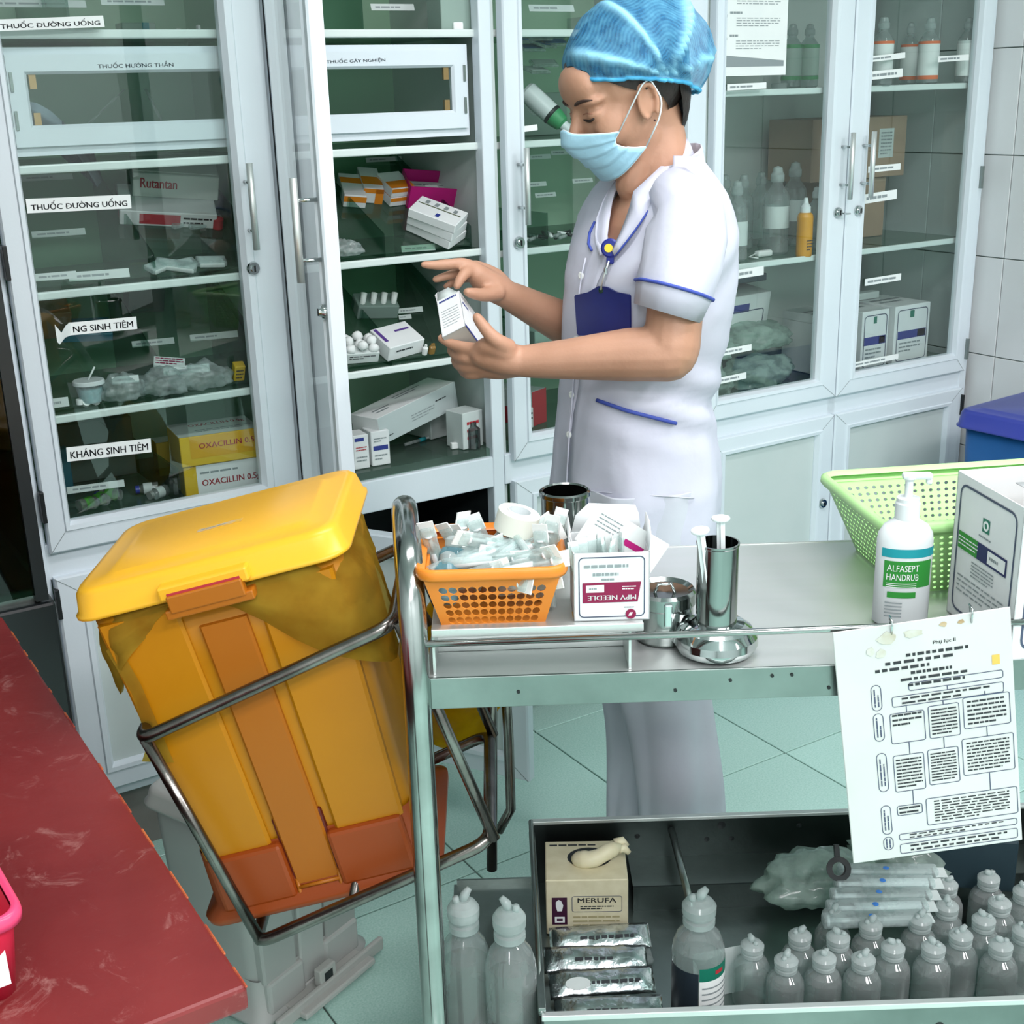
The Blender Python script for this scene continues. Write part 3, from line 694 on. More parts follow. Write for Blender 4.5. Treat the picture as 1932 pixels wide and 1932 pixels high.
# -- middle cabinet
ob = mat('orange_carton', 'E08A25', .5, 0, 'D77E1C', 9)
od = [('band', 'top', 0, .55, 1, .8, ob), ('band', 'front', 0, .45, 1, .9, ob)]
carton('medicine_carton', 'white and orange carton, front left of the open shelf', 'carton', 668, 392, zS, .05, .10, .03, -16, CARD, od, 'orange striped cartons')
carton('medicine_carton', 'white and orange carton with orange end flap, second from left on the open shelf', 'carton', 702, 384, zS, .045, .10, .036, -16, CARD, [('band', 'top', 0, .2, 1, .55, ob), ('band', 'front', .6, .0, 1, 1, ob), ('band', 'front', 0, .7, 1, 1, ob)], 'orange striped cartons')
for i in range(2): carton('medicine_carton', ('lower', 'upper')[i] + ' carton of the small orange striped pair in mid shelf', 'carton', 757, 388, zS + .022 * i, .06, .075, .0215, 4, CARD, [('band', 'front', 0, .55, 1, .98, ob), ('band', 'top', 0, .05, 1, .45, ob)], 'orange striped cartons', ymax=2.62)
carton('medicine_carton', 'grey and orange carton leaning between the striped pair and the magenta box', 'carton', 824, 388, zS, .05, .10, .018, -24, PAPERG, [('band', 'top', .1, .05, .9, .4, mat('dull_orange_print', 'C58E4A', .5))], 'orange striped cartons')
t = thing('open_carton', 'open magenta box against the back of the open shelf', 'box', TP(868, 392, zS) @ RZ(-14)); k = MB()
for a, b in (((-.06, 0, 0), (.06, .0015, .055)), ((-.06, .08, 0), (.06, .0815, .055)), ((-.06, 0, 0), (-.0585, .08, .055)), ((.0585, 0, 0), (.06, .08, .055)), ((-.06, 0, 0), (.06, .08, .0015))): k.box(*a, *b, PINKM)
k.build('box_wall', t); k = MB(); k.box(-.055, .004, .004, .055, .076, .03, PAPERG, .003); k.lines(.1, .05, 4, INKG, T3(0, .04, .0306), .4, 3); k.build('leaflet', t)
for i in range(3): carton('medicine_carton', ('bottom', 'middle', 'top')[i] + ' white carton of the slanting stack at the shelf front', 'carton', 868, 468, 1.176 + .0205 * i, .075, .11, .02, 32 + 4 * i, CARD, [('band', 'top', .1, .4, .3, .48, INKB), ('band', 'top', .55, .05, .6, .95, mat('olive_print', '5F6A50', .5)), ('lines', 'top', .75, .5, .2, .8, 4, INKG)], 'white cartons stacked on the open shelf', ymax=2.66)
strip('torn label strip at the front of the open shelf', 790, 474, 1.175, .075, .014, -14, Y=2.47)
strip('label strip at the back of the open shelf', 725, 305, zS, .09, .011, -5, Y=2.78)
carton('small_carton', 'small white carton with dark dots by the right post', 'carton', 900, 388, zS, .03, .03, .045, -8, CARD, [('lines', 'front', .5, .5, .6, .8, 3, INK)], ymax=2.6)
film_lump('clear_bag', 'flat clear bag at the front left of the open shelf', 'bag', 668, 500, 1.175, .035, .02, .02, FILM, 12)
# shelf below: ampoule tray etc.
t = thing('ampoule_tray', 'grey tray holding four white ampoules, open cabinet', 'tray', TP(712, 602, zR) @ RZ(-10)); k = MB(); k.box(-.048, 0, 0, .048, .055, .034, mat('grey_tray', '7F918B', .4), .003); k.build('tray_body', t)
for i in range(4): k = MB(); k.tube([(-.036 + .024 * i, .012, .03), (-.03 + .024 * i, .03, .05)], [.006, .0075], PAPER, 8); k.build('ampoule', t)
strip('pale label strip right of the ampoule tray', 775, 590, zR, .06, .012, -8); strip('small white chip below the ampoule tray label', 765, 602, zR, .03, .010, -8)
t = thing('cotton_box', 'white tray of cotton swabs at the front left of the open cabinet', 'box', TP(698, 706, .945) @ RZ(-6)); carton_mb(.075, .06, .026, PAPERG, [('lines', 'front', .5, .6, .8, .4, 2, INK)]).build('tray_body', t)
for i in range(9):
    k = MB(); bm = bmesh.new(); bmesh.ops.create_icosphere(bm, subdivisions=2, radius=.011)
    for v in bm.verts: v.co *= 1 + .25 * noise.noise(v.co * 150 + Vector((i, 0, 0)))
    k.add([tuple(v.co) for v in bm.verts], [tuple(x.index for x in f.verts) for f in bm.faces], PAPER, True); bm.free()
    o = k.build('cotton_ball', t); o.location = (-.026 + .026 * (i % 3), .01 + .018 * (i // 3), .031 + .008 * (i % 2))
carton('medicine_carton', 'white carton with purple arc print in front of the nurse hand', 'carton', 785, 700, .945, .095, .075, .036, 10, CARD, [('band', 'top', .05, .3, .14, .95, mat('purple_print', '5A3F8A', .5)), ('band', 'top', .5, .62, .9, .70, mat('purple_print', '5A3F8A', .5)), ('lines', 'front', .5, .62, .6, .25, 1, INK)])
for i, (px, py) in enumerate(((816, 688), (826, 684), (834, 690))):
    k = MB(); k.lathe([(.0, 0), (.006, 0), (.006, .016), (.003, .02), (.003, .024), (.0, .024)], mat('amber_glass', '8F6F3A', .2, spec=.6) if i else PAPER, 10); o = k.build('medicine_vial'); o.matrix_world = TP(px, py, .946)
    tag(o, 'tiny %s standing vial by the nurse fingers' % ('white', 'amber inner', 'amber outer')[i], 'vial', 'tiny vials by the nurse fingers')
# bottom of the open cabinet
lc = carton_mb(.255, .085, .062, CARD, [('band', 'front', .0, 0, 1, 1, mat('grey_carton_side', 'B4C0C0', .5)), ('lines', 'front', .83, .62, .22, .12, 1, INK), ('lines', 'front', .13, .22, .2, .10, 1, INK), ('lines', 'front', .55, .42, .3, .3, 3, INKG), ('lines', 'top', .62, .7, .36, .25, 2, INKG), ('lines', 'top', .2, .4, .2, .3, 2, INKG)])
o = lc.build('long_carton'); o.matrix_world = T3(1.30, 2.48, .79) @ RZ(18) @ RY(-8); tag(o, 'long grey-white carton lying tilted on the bottom of the open cabinet', 'carton')
carton('carton_support', 'pale carton under the raised end of the long carton', 'carton', 840, 800, .729, .09, .10, .058, 12, PAPERG, ymax=2.8)
nb = [('band', 'front', .1, .45, .9, .58, INKB), ('lines', 'front', .5, .75, .7, .15, 2, INKG), ('lines', 'front', .5, .25, .7, .2, 2, INKG)]
carton('small_carton', 'white carton with blue band, right of the pair at the open cabinet edge', 'carton', 722, 905, .729, .043, .05, .078, -4, CARD, nb, 'pair of white cartons with blue print')
carton('small_carton', 'white carton with blue corner, left of the pair beside the open door', 'carton', 686, 912, .729, .036, .05, .076, -4, CARD, [('band', 'front', .1, .82, .7, .92, INKB), ('lines', 'front', .5, .6, .7, .15, 2, INKR), ('lines', 'front', .5, .3, .7, .2, 2, INKG)], 'pair of white cartons with blue print')
k = MB(); k.tube([(-.06, 0, .004), (-.01, .002, .004)], .004, FILM, 8); k.tube([(-.012, .002, .004), (.006, .003, .004)], .0052, TEAL, 8); k.tube([(.006, .003, .004), (.07, .006, .006)], .0028, PAPERG, 8)
o = k.build('catheter'); o.matrix_world = T3(*put(800, 832, .729)) @ RZ(14); tag(o, 'thin syringe with teal hub on the bottom of the open cabinet', 'syringe')
carton('white_chip', 'small white label card on the bottom shelf front, open cabinet', 'label', 868, 846, .729, .04, .012, .014, -8, PAPER)
carton('small_carton', 'mustard yellow carton behind the end of the long carton', 'carton', 885, 800, .729, .035, .04, .06, 0, mat('mustard_carton', 'A98A2C', .5), ymax=2.62)
for i, (px, py, m_) in enumerate(((905, 760, 'dark'), (915, 800, 'white'), (905, 815, 'clear'))):
    k = MB(); k.lathe([(.0, 0), (.016, 0), (.016, .045), (.008, .052), (.008, .06), (.0, .06)], {'dark': BLACK, 'white': WPLAST, 'clear': MILK}[m_], 14); o = k.build('small_bottle'); o.matrix_world = T3(*put(px, py, .729, 2.7))
    tag(o, 'small %s bottle in the right end of the open cabinet bottom' % m_, 'bottle')
carton('small_carton', 'grey carton on the right end of the open cabinet bottom', 'carton', 897, 745, .729 , .06, .06, .085, 10, PAPERG, [('lines', 'front', .5, .5, .6, .6, 3, INKR)])
# top shelf, middle
strip('white label strip on the top shelf of the open cabinet', 742, 20, 1.622, .10, .014, -2, Y=2.55)
carton('flat_carton', 'pale blue carton at the top of the open cabinet', 'carton', 865, 10, 1.69, .07, .05, .02, 0, mat('pale_blue_carton', '8CBBD2', .5))
carton('carton_support', 'green grey carton under the pale blue one, top shelf', 'carton', 865, 30, 1.622, .075, .06, .066, 0, mat('grey_green_print', '8FA59C', .5))
for i, (px, py) in enumerate(((628, 46), (645, 42), (668, 48), (735, 35), (818, 36), (840, 42), (850, 30), (872, 34))):
    k = MB(); k.box(-.011, 0, 0, .011, .008, .012 + .005 * (i % 3), PAPER, .003); o = k.build('pill_pack'); o.matrix_world = T3(*put(px, py, 1.623)) @ RZ(24 * i)
    tag(o, 'tiny white pack on the top shelf of the open cabinet, %s from the left' % ('first', 'second', 'third', 'fourth', 'fifth', 'sixth', 'seventh', 'eighth')[i], 'pack', 'tiny packs on the top middle shelf')
# -- narrow cabinet behind the nurse
M_ = T3(*(at_y(1000, 172, 2.56))) @ Matrix.Rotation(0, 4, 'Z')
p0, p1 = at_y(992, 170, 2.58), at_y(1078, 250, 2.50)
t = thing('spray_bottle', 'white tube bottle with green shoulder leaning behind the glass beside the nurse face', 'bottle', T3(*p1) @ (Vector(p0 - p1).to_track_quat('Z', 'Y').to_matrix().to_4x4()))
L_ = (p0 - p1).length
k = MB(); k.lathe([(.021, .055), (.024, .06), (.024, L_ - .006), (.02, L_), (.0, L_)], WPLAST, 18); k.lines(.03, .06, 5, INKG, T3(0, -.0245, .1) @ FRONT @ RZ(90), .4, 2); k.build('bottle_body', t)
k = MB(); k.lathe([(.012, .025), (.018, .03), (.0225, .05), (.0225, .056)], mat('green_cap', '3F9A62', .4), 18); k.build('shoulder', t)
k = MB(); k.lathe([(.023, .056), (.0245, .058), (.0245, .064), (.023, .066)], BLACK, 18); k.build('collar', t)
k = MB(); k.lathe([(.0, -.014), (.006, -.012), (.012, .0), (.012, .025)], WPLAST, 14); k.build('nozzle', t)
k = MB(); k.lathe([(.0, 0), (.02, 0), (.02, .03), (.0, .03)], WPLAST, 14); o = k.build('cotton_pot'); o.matrix_world = T3(*put(1078, 258, 1.396)); tag(o, 'small white pot under the leaning tube bottle', 'pot')
for i, (px, py, rz) in enumerate(((995, 82, 20), (1020, 78, -10), (1040, 92, 30), (1010, 98, 5), (1030, 128, -20), (1022, 140, 12), (1050, 88, -15))):
    k = MB(); k.box(-.032, 0, 0, .032, .045, .007, FILM, .003); k.box(-.026, .004, .0071, .026, .04, .0076, mat('blue_packet_print', '4A72A8', .5) if i < 4 or i == 6 else PAPERG); o = k.build('dressing_packet'); o.matrix_world = T3(*at_y(px, py, 2.60)) @ RZ(rz) @ RX(18)
    tag(o, ('blue and white flat packet hanging in the pile beside the cap, %s' if i < 4 or i == 6 else 'pale flat packet low in the pile beside the cap, %s') % ('first', 'second', 'third', 'fourth', 'fifth', 'sixth', 'seventh')[i], 'packet', 'dressing packets beside the cap')
carton('packet_box', 'grey carton the dressing packets lie on, narrow cabinet', 'carton', 1030, 250, 1.396, .13, .12, .10, 0, mat('sage_carton', '7F978C', .5), ymax=2.84)
strip('label strip on the top shelf behind the nurse', 1042, 22, 1.622, .12, .015, 0, Y=2.5)
carton('flat_carton', 'pale carton on the top shelf behind the nurse', 'carton', 1150, 14, 1.622, .16, .08, .05, 0, mat('pale_green_carton', 'B9CFC2', .5))
q = random.Random(3)
k = MB()
for i in range(46):
    x, y, z_ = q.uniform(-.10, .12), q.uniform(0, .07), q.uniform(.004, .018); a = q.uniform(0, 3.1)
    k.tube([(x, y, z_), (x + .022 * math.cos(a), y + .022 * math.sin(a), z_ + .004)], .0042, q.choice([PAPER, MILKB, PAPER, BLACK]), 6)
o = k.build('ampoule_pile'); o.matrix_world = T3(1.70, 2.45, 1.166); o['kind'] = 'stuff'; tag(o, 'heap of white ampoules on the shelf beside the nurse chest', 'ampoules', kind='stuff')
for i, (px, py) in enumerate(((1020, 300), (1060, 292), (1012, 352), (1100, 345), (1030, 372))): strip('faint label strip %s behind the mask, narrow cabinet' % ('upper left', 'upper right', 'middle left', 'middle right', 'lowest')[i], px, py, 1.165, .06, .011, 0, Y=2.62)
carton('medicine_carton', 'red and white carton leaning at the bottom of the narrow cabinet', 'carton', 1018, 800, .729, .06, .13, .085, 22, PAPERG, [('band', 'front', 0, 0, 1, 1, INKR), ('band', 'left', .0, .0, 1, .5, INKR)], ymax=2.75)
carton('small_carton', 'white carton at the left edge of the narrow cabinet bottom', 'carton', 1000, 808, .729, .022, .03, .05, 0, CARD, [('lines', 'front', .5, .5, .7, .7, 3, INK)])
carton('small_carton', 'grey carton high on the shelf behind the nurse arm', 'carton', 1040, 655, .945, .09, .06, .03, 0, mat('sage_carton', '7F978C', .5))
# -- right supply cabinet
def saline(k, r, h, label=None, cap=MILKB, fill=None, n=18, body=MILK):
    k.lathe([(.0, .004), (r * .8, .0), (r, .006), (r, h * .60), (r * .92, h * .68), (r * .55, h * .76), (r * .42, h * .79), (r * .42, h * .83)], body, n)
    if fill: k.lathe([(.0, .006), (r * .94, .008), (r * .94, h * fill), (.0, h * fill)], WATER, n)
    k.lathe([(r * .48, h * .82), (r * .52, h * .84), (r * .52, h * .90), (r * .40, h * .93), (r * .34, h * .98), (.0, h * 1.0)], cap, n)
    if label: k.lathe([(r * 1.01, h * label[0]), (r * 1.01, h * label[1])], label[2], n)
for i, (px, py) in enumerate(((1352, 498), (1388, 492), (1366, 470), (1400, 470), (1432, 462))):
    k = MB(); saline(k, .028, .20, (.2, .5, PAPERG) if i < 2 else None); o = k.build('saline_bottle'); o.matrix_world = T3(*put(px, py, 1.073, 2.72))
    tag(o, 'clear saline bottle behind the nurse shoulder, ' + ('front left', 'front right', 'middle left', 'middle right', 'rear')[i] + ' of the cluster', 'bottle', 'saline bottles behind the nurse')
for i, (px, py) in enumerate(((1462, 478), (1495, 462))):
    k = MB(); saline(k, .034, .225, (.3, .55, PAPERG)); o = k.build('saline_bottle'); o.matrix_world = T3(*put(px, py, 1.073, 2.72))
    tag(o, ('large clear saline bottle left of the amber bottle', 'large clear saline bottle just behind the amber bottle')[i], 'bottle', 'large saline bottles by the amber bottle')
t = thing('antiseptic_bottle', 'amber antiseptic bottle with white cap on the supply cabinet shelf', 'bottle', T3(*put(1516, 488, 1.073)))
k = MB(); k.lathe([(.0, .0), (.02, 0), (.021, .004), (.021, .10), (.018, .108), (.012, .112)], mat('amber_bottle', 'DB9A22', .3, 0, 'C98A1A', 12), 18); k.lines(.022, .03, 4, INK, T3(0, -.0215, .03) @ FRONT, .35, 5); k.build('bottle_body', t)
k = MB(); k.lathe([(.013, .11), (.0135, .112), (.0135, .125), (.007, .135), (.005, .148), (.0, .149)], WPLAST, 16); k.build('bottle_cap', t)
k = MB(); saline(k, .022, .165, None, WPLAST, None, 16, MILKB); o = k.build('pump_flask'); o.matrix_world = T3(*put(1536, 470, 1.073)); tag(o, 'milky flask with white cap behind the amber bottle', 'bottle')
k = MB(); k.box(-.03, 0, 0, .02, .02, .016, PAPER, .005); k.tube([(-.03, .01, .01), (-.06, .005, .003), (-.05, -.02, .002)], .002, PAPER, 6); o = k.build('paper_scrap'); o.matrix_world = T3(*put(1448, 484, 1.073)); tag(o, 'crumpled white tissue in front of the large saline bottles', 'tissue')
bx = [('band', 'front', .0, .0, .3, 1, mat('kraft_darker', '8F7A64', .65)), ('band', 'front', .52, .3, .68, .8, PAPERG), ('lines', 'front', .6, .55, .12, .4, 7, INKG), ('band', 'front', .30, .36, .4, .43, INK)]
kr = lambda px, py, z, w, d, h, lab, dec, rot=0: carton('cardboard_box', lab, 'box', px, py, z, w, d, h, rot, KRAFT, dec, 'cardboard boxes in the corner cabinet', ymax=3.2)
o = carton_mb(.24, .16, .165, KRAFT, [('band', 'front', .0, .94, 1, 1, mat('kraft_lighter', 'B39E86', .65))]).build('cardboard_box'); o.matrix_world = T3(2.80, 2.62, 1.073); tag(o, 'lower brown cardboard box in the corner cabinet', 'box', 'cardboard boxes in the corner cabinet')
o = carton_mb(.37, .17, .165, KRAFT, [('band', 'front', .0, .0, .18, 1, mat('kraft_darker', '8F7A64', .65)), ('band', 'front', .70, .32, .86, .80, PAPERG), ('lines', 'front', .78, .56, .12, .4, 7, INKG), ('band', 'front', .48, .36, .57, .43, INK)]).build('cardboard_box'); o.matrix_world = T3(2.785, 2.60, 1.241); tag(o, 'upper brown cardboard box with white label in the corner cabinet', 'box', 'cardboard boxes in the corner cabinet')
orl = mat('orange_ring', 'E0703C', .5)
for i, (px, py) in enumerate(((1662, 132), (1712, 140), (1748, 142), (1822, 120))):
    k = MB(); saline(k, .028 if i != 1 else .024, .17, (.12, .62, PAPER)); k.lathe([(.0288 if i != 1 else .0248, .103), (.0288 if i != 1 else .0248, .110)], orl if i < 3 else PAPERG, 18)
    if i in (1, 2): k.lathe([(.0288 if i != 1 else .0248, .014), (.0288 if i != 1 else .0248, .024)], orl, 18)
    o = k.build('infusion_bottle'); o.matrix_world = T3(*put(px, py + 18, 1.487, 2.66)); tag(o, ('clear bottle with orange ringed white label, %s' % ('first on the top right shelf', 'narrow one on the top right shelf', 'third on the top right shelf')[i]) if i < 3 else 'clear bottle with plain label at the right end of the top shelf', 'bottle', 'labelled bottles on the top right shelf')
for i, (px, py) in enumerate(((1492, 142), (1524, 140))):
    k = MB(); saline(k, .027, .165, (.2, .62, mat('pale_green_label', 'BFD8CC', .5))); gm = mat('green_ring', '5DB27A', .5)
    k.lathe([(.0278, .103), (.0278, .112)], gm, 18); k.lathe([(.0278, .022), (.0278, .032)], gm, 18)
    o = k.build('infusion_bottle'); o.matrix_world = T3(*put(px, py + 18, 1.487, 2.66)); tag(o, 'clear bottle with green ringed label %s the printed notice' % ('half behind', 'just right of')[i], 'bottle', 'green ringed bottles on the top shelf')
for i in range(3):
    k = MB(); k.lathe([(.0, 0), (.02, 0), (.022, .014), (.018, .016), (.0, .016)], MILKB, 14); o = k.build('clear_cup'); o.matrix_world = T3(*put(1360 + 55 * i, 164 - 2 * i, 1.487, 2.6)); tag(o, 'small clear dish under the printed notice, %s of three' % ('left', 'middle', 'right')[i], 'dish', 'clear dishes on the supply shelf')
k = MB(); k.lathe([(.022, 0), (.03, .04), (.031, .04), (.023, 0), (.0, 0)], FILM, 18); o = k.build('clear_cup'); o.matrix_world = T3(*put(1792, 156, 1.487, 2.6)); tag(o, 'upturned clear cup at the right end of the top shelf', 'cup')
wb = [('frame', 'front', .5, .48, .86, .9, .0025, INKV, .012), ('band', 'front', .1, .42, .9, .56, INKB), ('band', 'front', .66, .43, .88, .55, PAPER), ('band', 'front', .42, .78, .54, .9, GLOGO), ('lines', 'front', .45, .28, .6, .2, 3, INKG), ('lines', 'top', .5, .5, .8, .4, 2, INKG)]
for i, (x, lab) in enumerate(((2.60, 'white box with rounded print frame, left of the three by the lock stile'), (2.735, 'white box with navy band, middle of the three in the corner cabinet'), (2.89, 'white box with wide navy band and green emblem, right of the three'))):
    o = carton_mb((.10, .105, .145)[i], .18, .165, CARD, wb).build('supply_box'); o.matrix_world = T3(x, 2.455 + .004 * i, .729); tag(o, lab, 'box', 'white supply boxes in the corner cabinet')
o = carton_mb(.20, .03, .02, PAPERG, []).build('flat_packet'); o.matrix_world = T3(2.80, 2.60, .896); tag(o, 'flat grey packet on top of the white supply boxes', 'packet')
film_lump('clear_bag', 'rumpled clear bag on top of the white boxes at the corner', 'bag', 1775, 545, .896, .035, .03, .03, FILMG, 20)
FG = 'green tinted bags at the bottom of the supply cabinet'
for i, (x, y, z_, sx, sz, lab) in enumerate(((2.40, 2.60, .815, .11, .045, 'upper greenish clear bag, largest behind the nurse back'), (2.21, 2.57, .815, .085, .045, 'upper greenish clear bag nearest the nurse back'), (2.36, 2.53, .729, .11, .048, 'lower greenish clear bag against the pane'), (2.16, 2.51, .729, .07, .048, 'lower greenish clear bag by the nurse waist'))):
    o = film_lump('tubing_bag', lab, 'bag', 1400, 700, .8, sx, .075, sz, FILMG, 30 + i, FG); o.matrix_world = T3(x, y, z_) @ RZ(-12 + 9 * i)
o = carton_mb(.22, .16, .085, CARD, [('band', 'front', .3, .45, .62, .72, INKB), ('frame', 'front', .6, .2, .6, .6, .003, INKV, .01), ('lines', 'front', .2, .4, .15, .3, 2, INKG)]).build('supply_box'); o.matrix_world = T3(2.36, 2.60, .875) @ RZ(6) @ RX(8); tag(o, 'white box with blue flash lying on the greenish bags', 'box')
o = carton_mb(.24, .1, .02, mat('slate_carton', '4E5F68', .5), []).build('flat_carton'); o.matrix_world = T3(2.36, 2.63, .985); tag(o, 'slate flat carton on top of the white box with blue flash', 'carton')
# ================================================================== DARK SHOWCASE AT THE LEFT EDGE
t = thing('display_fridge', 'dark glass-sided display fridge at the left edge beside the cabinets', 'fridge', T3(.05, 2.25, 0))
k = MB(); k.box(-.33, -.22, 0, .33, .58, .735, mat('black_enamel', '17191B', .3, 0, '1E2224', 5), .006); k.build('fridge_base', t)
for x in (-.32, .30):
    for y in (-.22, .56): k = MB(); k.box(x, y, .74, x + .02, y + .02, 1.80, BLACK); k.build('fridge_post', t)
k = MB(); k.box(.315, -.19, .75, .319, .55, 1.78, clear('dark_green_glass', '6F9484', 1.0, .02)); k.box(-.32, -.214, .75, .32, -.21, 1.78, clear('dark_green_glass', '6F9484', 1.0, .02)); k.build('glass_pane', t)
k = MB(); k.box(-.31, -.2, .735, .31, .56, .76, STEELD); k.box(-.31, -.2, 1.15, .31, .56, 1.157, SHELF); k.build('inner_shelf', t)
k = MB(); k.box(-.33, -.22, 1.80, .33, .58, 1.86, BLACK, .005); k.box(-.31, .555, .75, .31, .57, 1.79, mat('dark_green_back', '45594F', .5)); k.build('fridge_top', t)

# ================================================================== RED TABLE
rm = mat('red_lacquer', '6C2022', .40, 0, '7C2B2B', 5, .08, 30)
nt = rm.node_tree; p = nt.nodes['Principled BSDF']
tcn = nt.nodes.new('ShaderNodeTexCoord'); sc = nt.nodes.new('ShaderNodeTexNoise'); sc.inputs['Scale'].default_value = 14; sc.inputs['Detail'].default_value = 9; sc.inputs['Roughness'].default_value = .75; sc.inputs['Distortion'].default_value = 1.2
nt.links.new(tcn.outputs['Object'], sc.inputs[0]); rp = nt.nodes.new('ShaderNodeValToRGB'); rp.color_ramp.elements[0].position = .57; rp.color_ramp.elements[1].position = .88
nt.links.new(sc.outputs[0], rp.inputs[0]); mx = nt.nodes.new('ShaderNodeMix'); mx.data_type = 'RGBA'; l = p.inputs['Base Color'].links[0].from_socket
nt.links.new(rp.outputs[0], mx.inputs[0]); nt.links.new(l, mx.inputs[6]); mx.inputs[7].default_value = lin('B98E88'); nt.links.new(mx.outputs[2], p.inputs['Base Color'])
t = thing('red_table', 'dark red lacquered table with scuffed top in the left foreground', 'table', T3(-.2, 1.45, 0))
TX1, TY0, TY1 = .4835, -.527, .50
k = MB(); k.box(-.5, TY0, .735, TX1, TY1, .76, rm, .004); k.build('table_top', t)
wear = mat('worn_edge_paint', 'C26A3C', .5, 0, '8C2A2C', 30)
q = random.Random(9); y = TY0
while y < TY1 - .05:
    l = q.uniform(.01, .06)
    if q.random() < .6: k = MB(); k.box(TX1 - .0022, y, .7572, TX1 + .0002, y + l, .7602, wear, .001, seg=1); k.build('worn_patch', t)
    y += l + q.uniform(.01, .09)
x = -.2
while x < TX1 - .04:
    l = q.uniform(.02, .06)
    if q.random() < .75: k = MB(); k.box(x, TY0 - .0002, .7572, x + l, TY0 + .0025, .7602, wear, .001, seg=1); k.build('worn_patch', t)
    x += l + q.uniform(0, .03)
dm = mat('dark_red_wood', '3C1416', .5, 0, '47191A', 6)
k = MB(); k.box(-.47, TY0 + .03, .60, TX1 - .03, TY0 + .05, .735, dm); k.box(TX1 - .05, TY0 + .05, .60, TX1 - .03, TY1 - .03, .735, dm); k.build('apron', t)
for x in (-.46, TX1 - .08):
    for y in (TY0 + .032, TY1 - .09): k = MB(); k.box(x, y, 0, x + .05, y + .05, .735, dm, .003); k.build('leg', t)
# pink basket standing on it
pk = mat('pink_plastic', 'E8436F', .3, 0, 'E24C78', 8); pk2 = mat('pink_plastic_dark', 'C8203F', .35, 0, 'D02846', 8)
t = thing('pink_basket', 'pink plastic box with white label on the red table, cut by the left edge', 'basket', T3(.070, 1.0955, .76) @ RZ(3))
def rr(a, b, r, z, cx=0, cy=0): return [(x, y, z) for x, y in roundrect(a, b, r, 6, cx, cy)]
k = MB(); k.loft([rr(.040, .070, .015, 0), rr(.047, .078, .018, .075), rr(.047, .078, .018, .082)], pk2, caps=(True, False)); k.loft([rr(.0455, .0765, .017, .082), rr(.0385, .0685, .014, .004)], pk2, caps=(False, True)); k.build('box_body', t)
k = MB(); k.loft([rr(.047, .078, .018, .072), rr(.053, .084, .02, .074), rr(.054, .085, .021, .080), rr(.053, .084, .02, .086), rr(.049, .080, .018, .088), rr(.046, .077, .016, .086)], pk, caps=(False, False)); k.build('rim', t)
k = MB(); k.box(-.03, -.001, 0, .033, .0, .036, PAPER); o = k.build('label_strip', t); o.matrix_local = T3(.0, -.0765, .018) @ RX(-5)

# ================================================================== TROLLEY
TU0, TU1, TV0, TV1 = -.103, .86, 1.354, 1.782
t = thing('instrument_trolley', 'stainless steel medical trolley with rail and swing-out bin holder', 'trolley', TM @ T3(.38, 1.568, 0)); TI = T3(-.38, -1.568, 0)
def tb(): return MB(TI)
arch = fillet([(TU0 - .004, TV0, .93), (TU0 - .008, 1.39, .992), (TU0 - .018, 1.50, 1.012), (TU0 - .026, 1.60, .985), (TU0 - .034, 1.70, .90), (TU0 - .034, TV1, .76)], .06, 4)
k = tb(); k.tube([(TU0 - .002, TV0, .09)] + [(TU0 - .004, TV0, z) for z in (.4, .8)] + arch + [(TU0 - .034, TV1, z) for z in (.5, .09)], .0165, TUBE, 16); k.build('handle_frame', t)
k = tb(); k.tube([(TU1, TV0, .09), (TU1, TV0, .8)] + [(TU1, b, c) for _, b, c in arch] + [(TU1, TV1, .5), (TU1, TV1, .09)], .0165, TUBE, 14); k.build('handle_frame', t)
k = tb(); k.box(TU0 + .01, TV0 + .001, .846, TU1, TV1, .85, STEEL); k.box(TU0 + .012, TV0, .811, TU1, TV0 + .004, .851, STEELD, .001); k.box(TU0 + .012, TV1 - .004, .811, TU1, TV1, .851, STEEL)
for u in (TU0 + .01, TU1 - .01): k.box(u - .002, TV0, .811, u + .002, TV1, .85, STEEL)
k.build('top_panel', t)
k = tb(); q = random.Random(5)
for i in range(7): k.lathe([(.0022, 0), (.0022, .0006), (.0, .0006)], BLACK, 8, T3(q.uniform(0, .42), TV0 - .0006, q.uniform(.82, .842)) @ RX(90))
k.build('rivet', t)
k = tb(); k.tube([(TU0, TV0 - .002, .896), (TU1, TV0 - .002, .901)], .0042, TUBE, 10); k.build('front_rail', t)
k = tb(); k.box(TU0 + .005, TV0 + .004, .270, TU1 - .005, TV1, .275, STEELD); k.box(TU0 + .01, TV0, .245, TU1, TV0 + .004, .277, STEELD); k.box(TU0 + .01, TV1 - .004, .245, TU1, TV1, .285, STEELD); k.build('lower_deck', t)
for u, v in ((TU0, TV0), (TU0 - .032, TV1), (TU1, TV0), (TU1, TV1)):
    k = MB(TI @ T3(u, v, 0)); k.lathe([(.0, -.011), (.036, -.011), (.038, -.004), (.038, .004), (.036, .011), (.0, .011)], BLACK, 20, T3(.012, 0, .038) @ RX(90)); k.box(-.01, -.016, .038, .018, .016, .085, STEELD, .004); k.tube([(0, 0, .08), (0, 0, .10)], .012, STEELD, 10); k.build('caster', t)
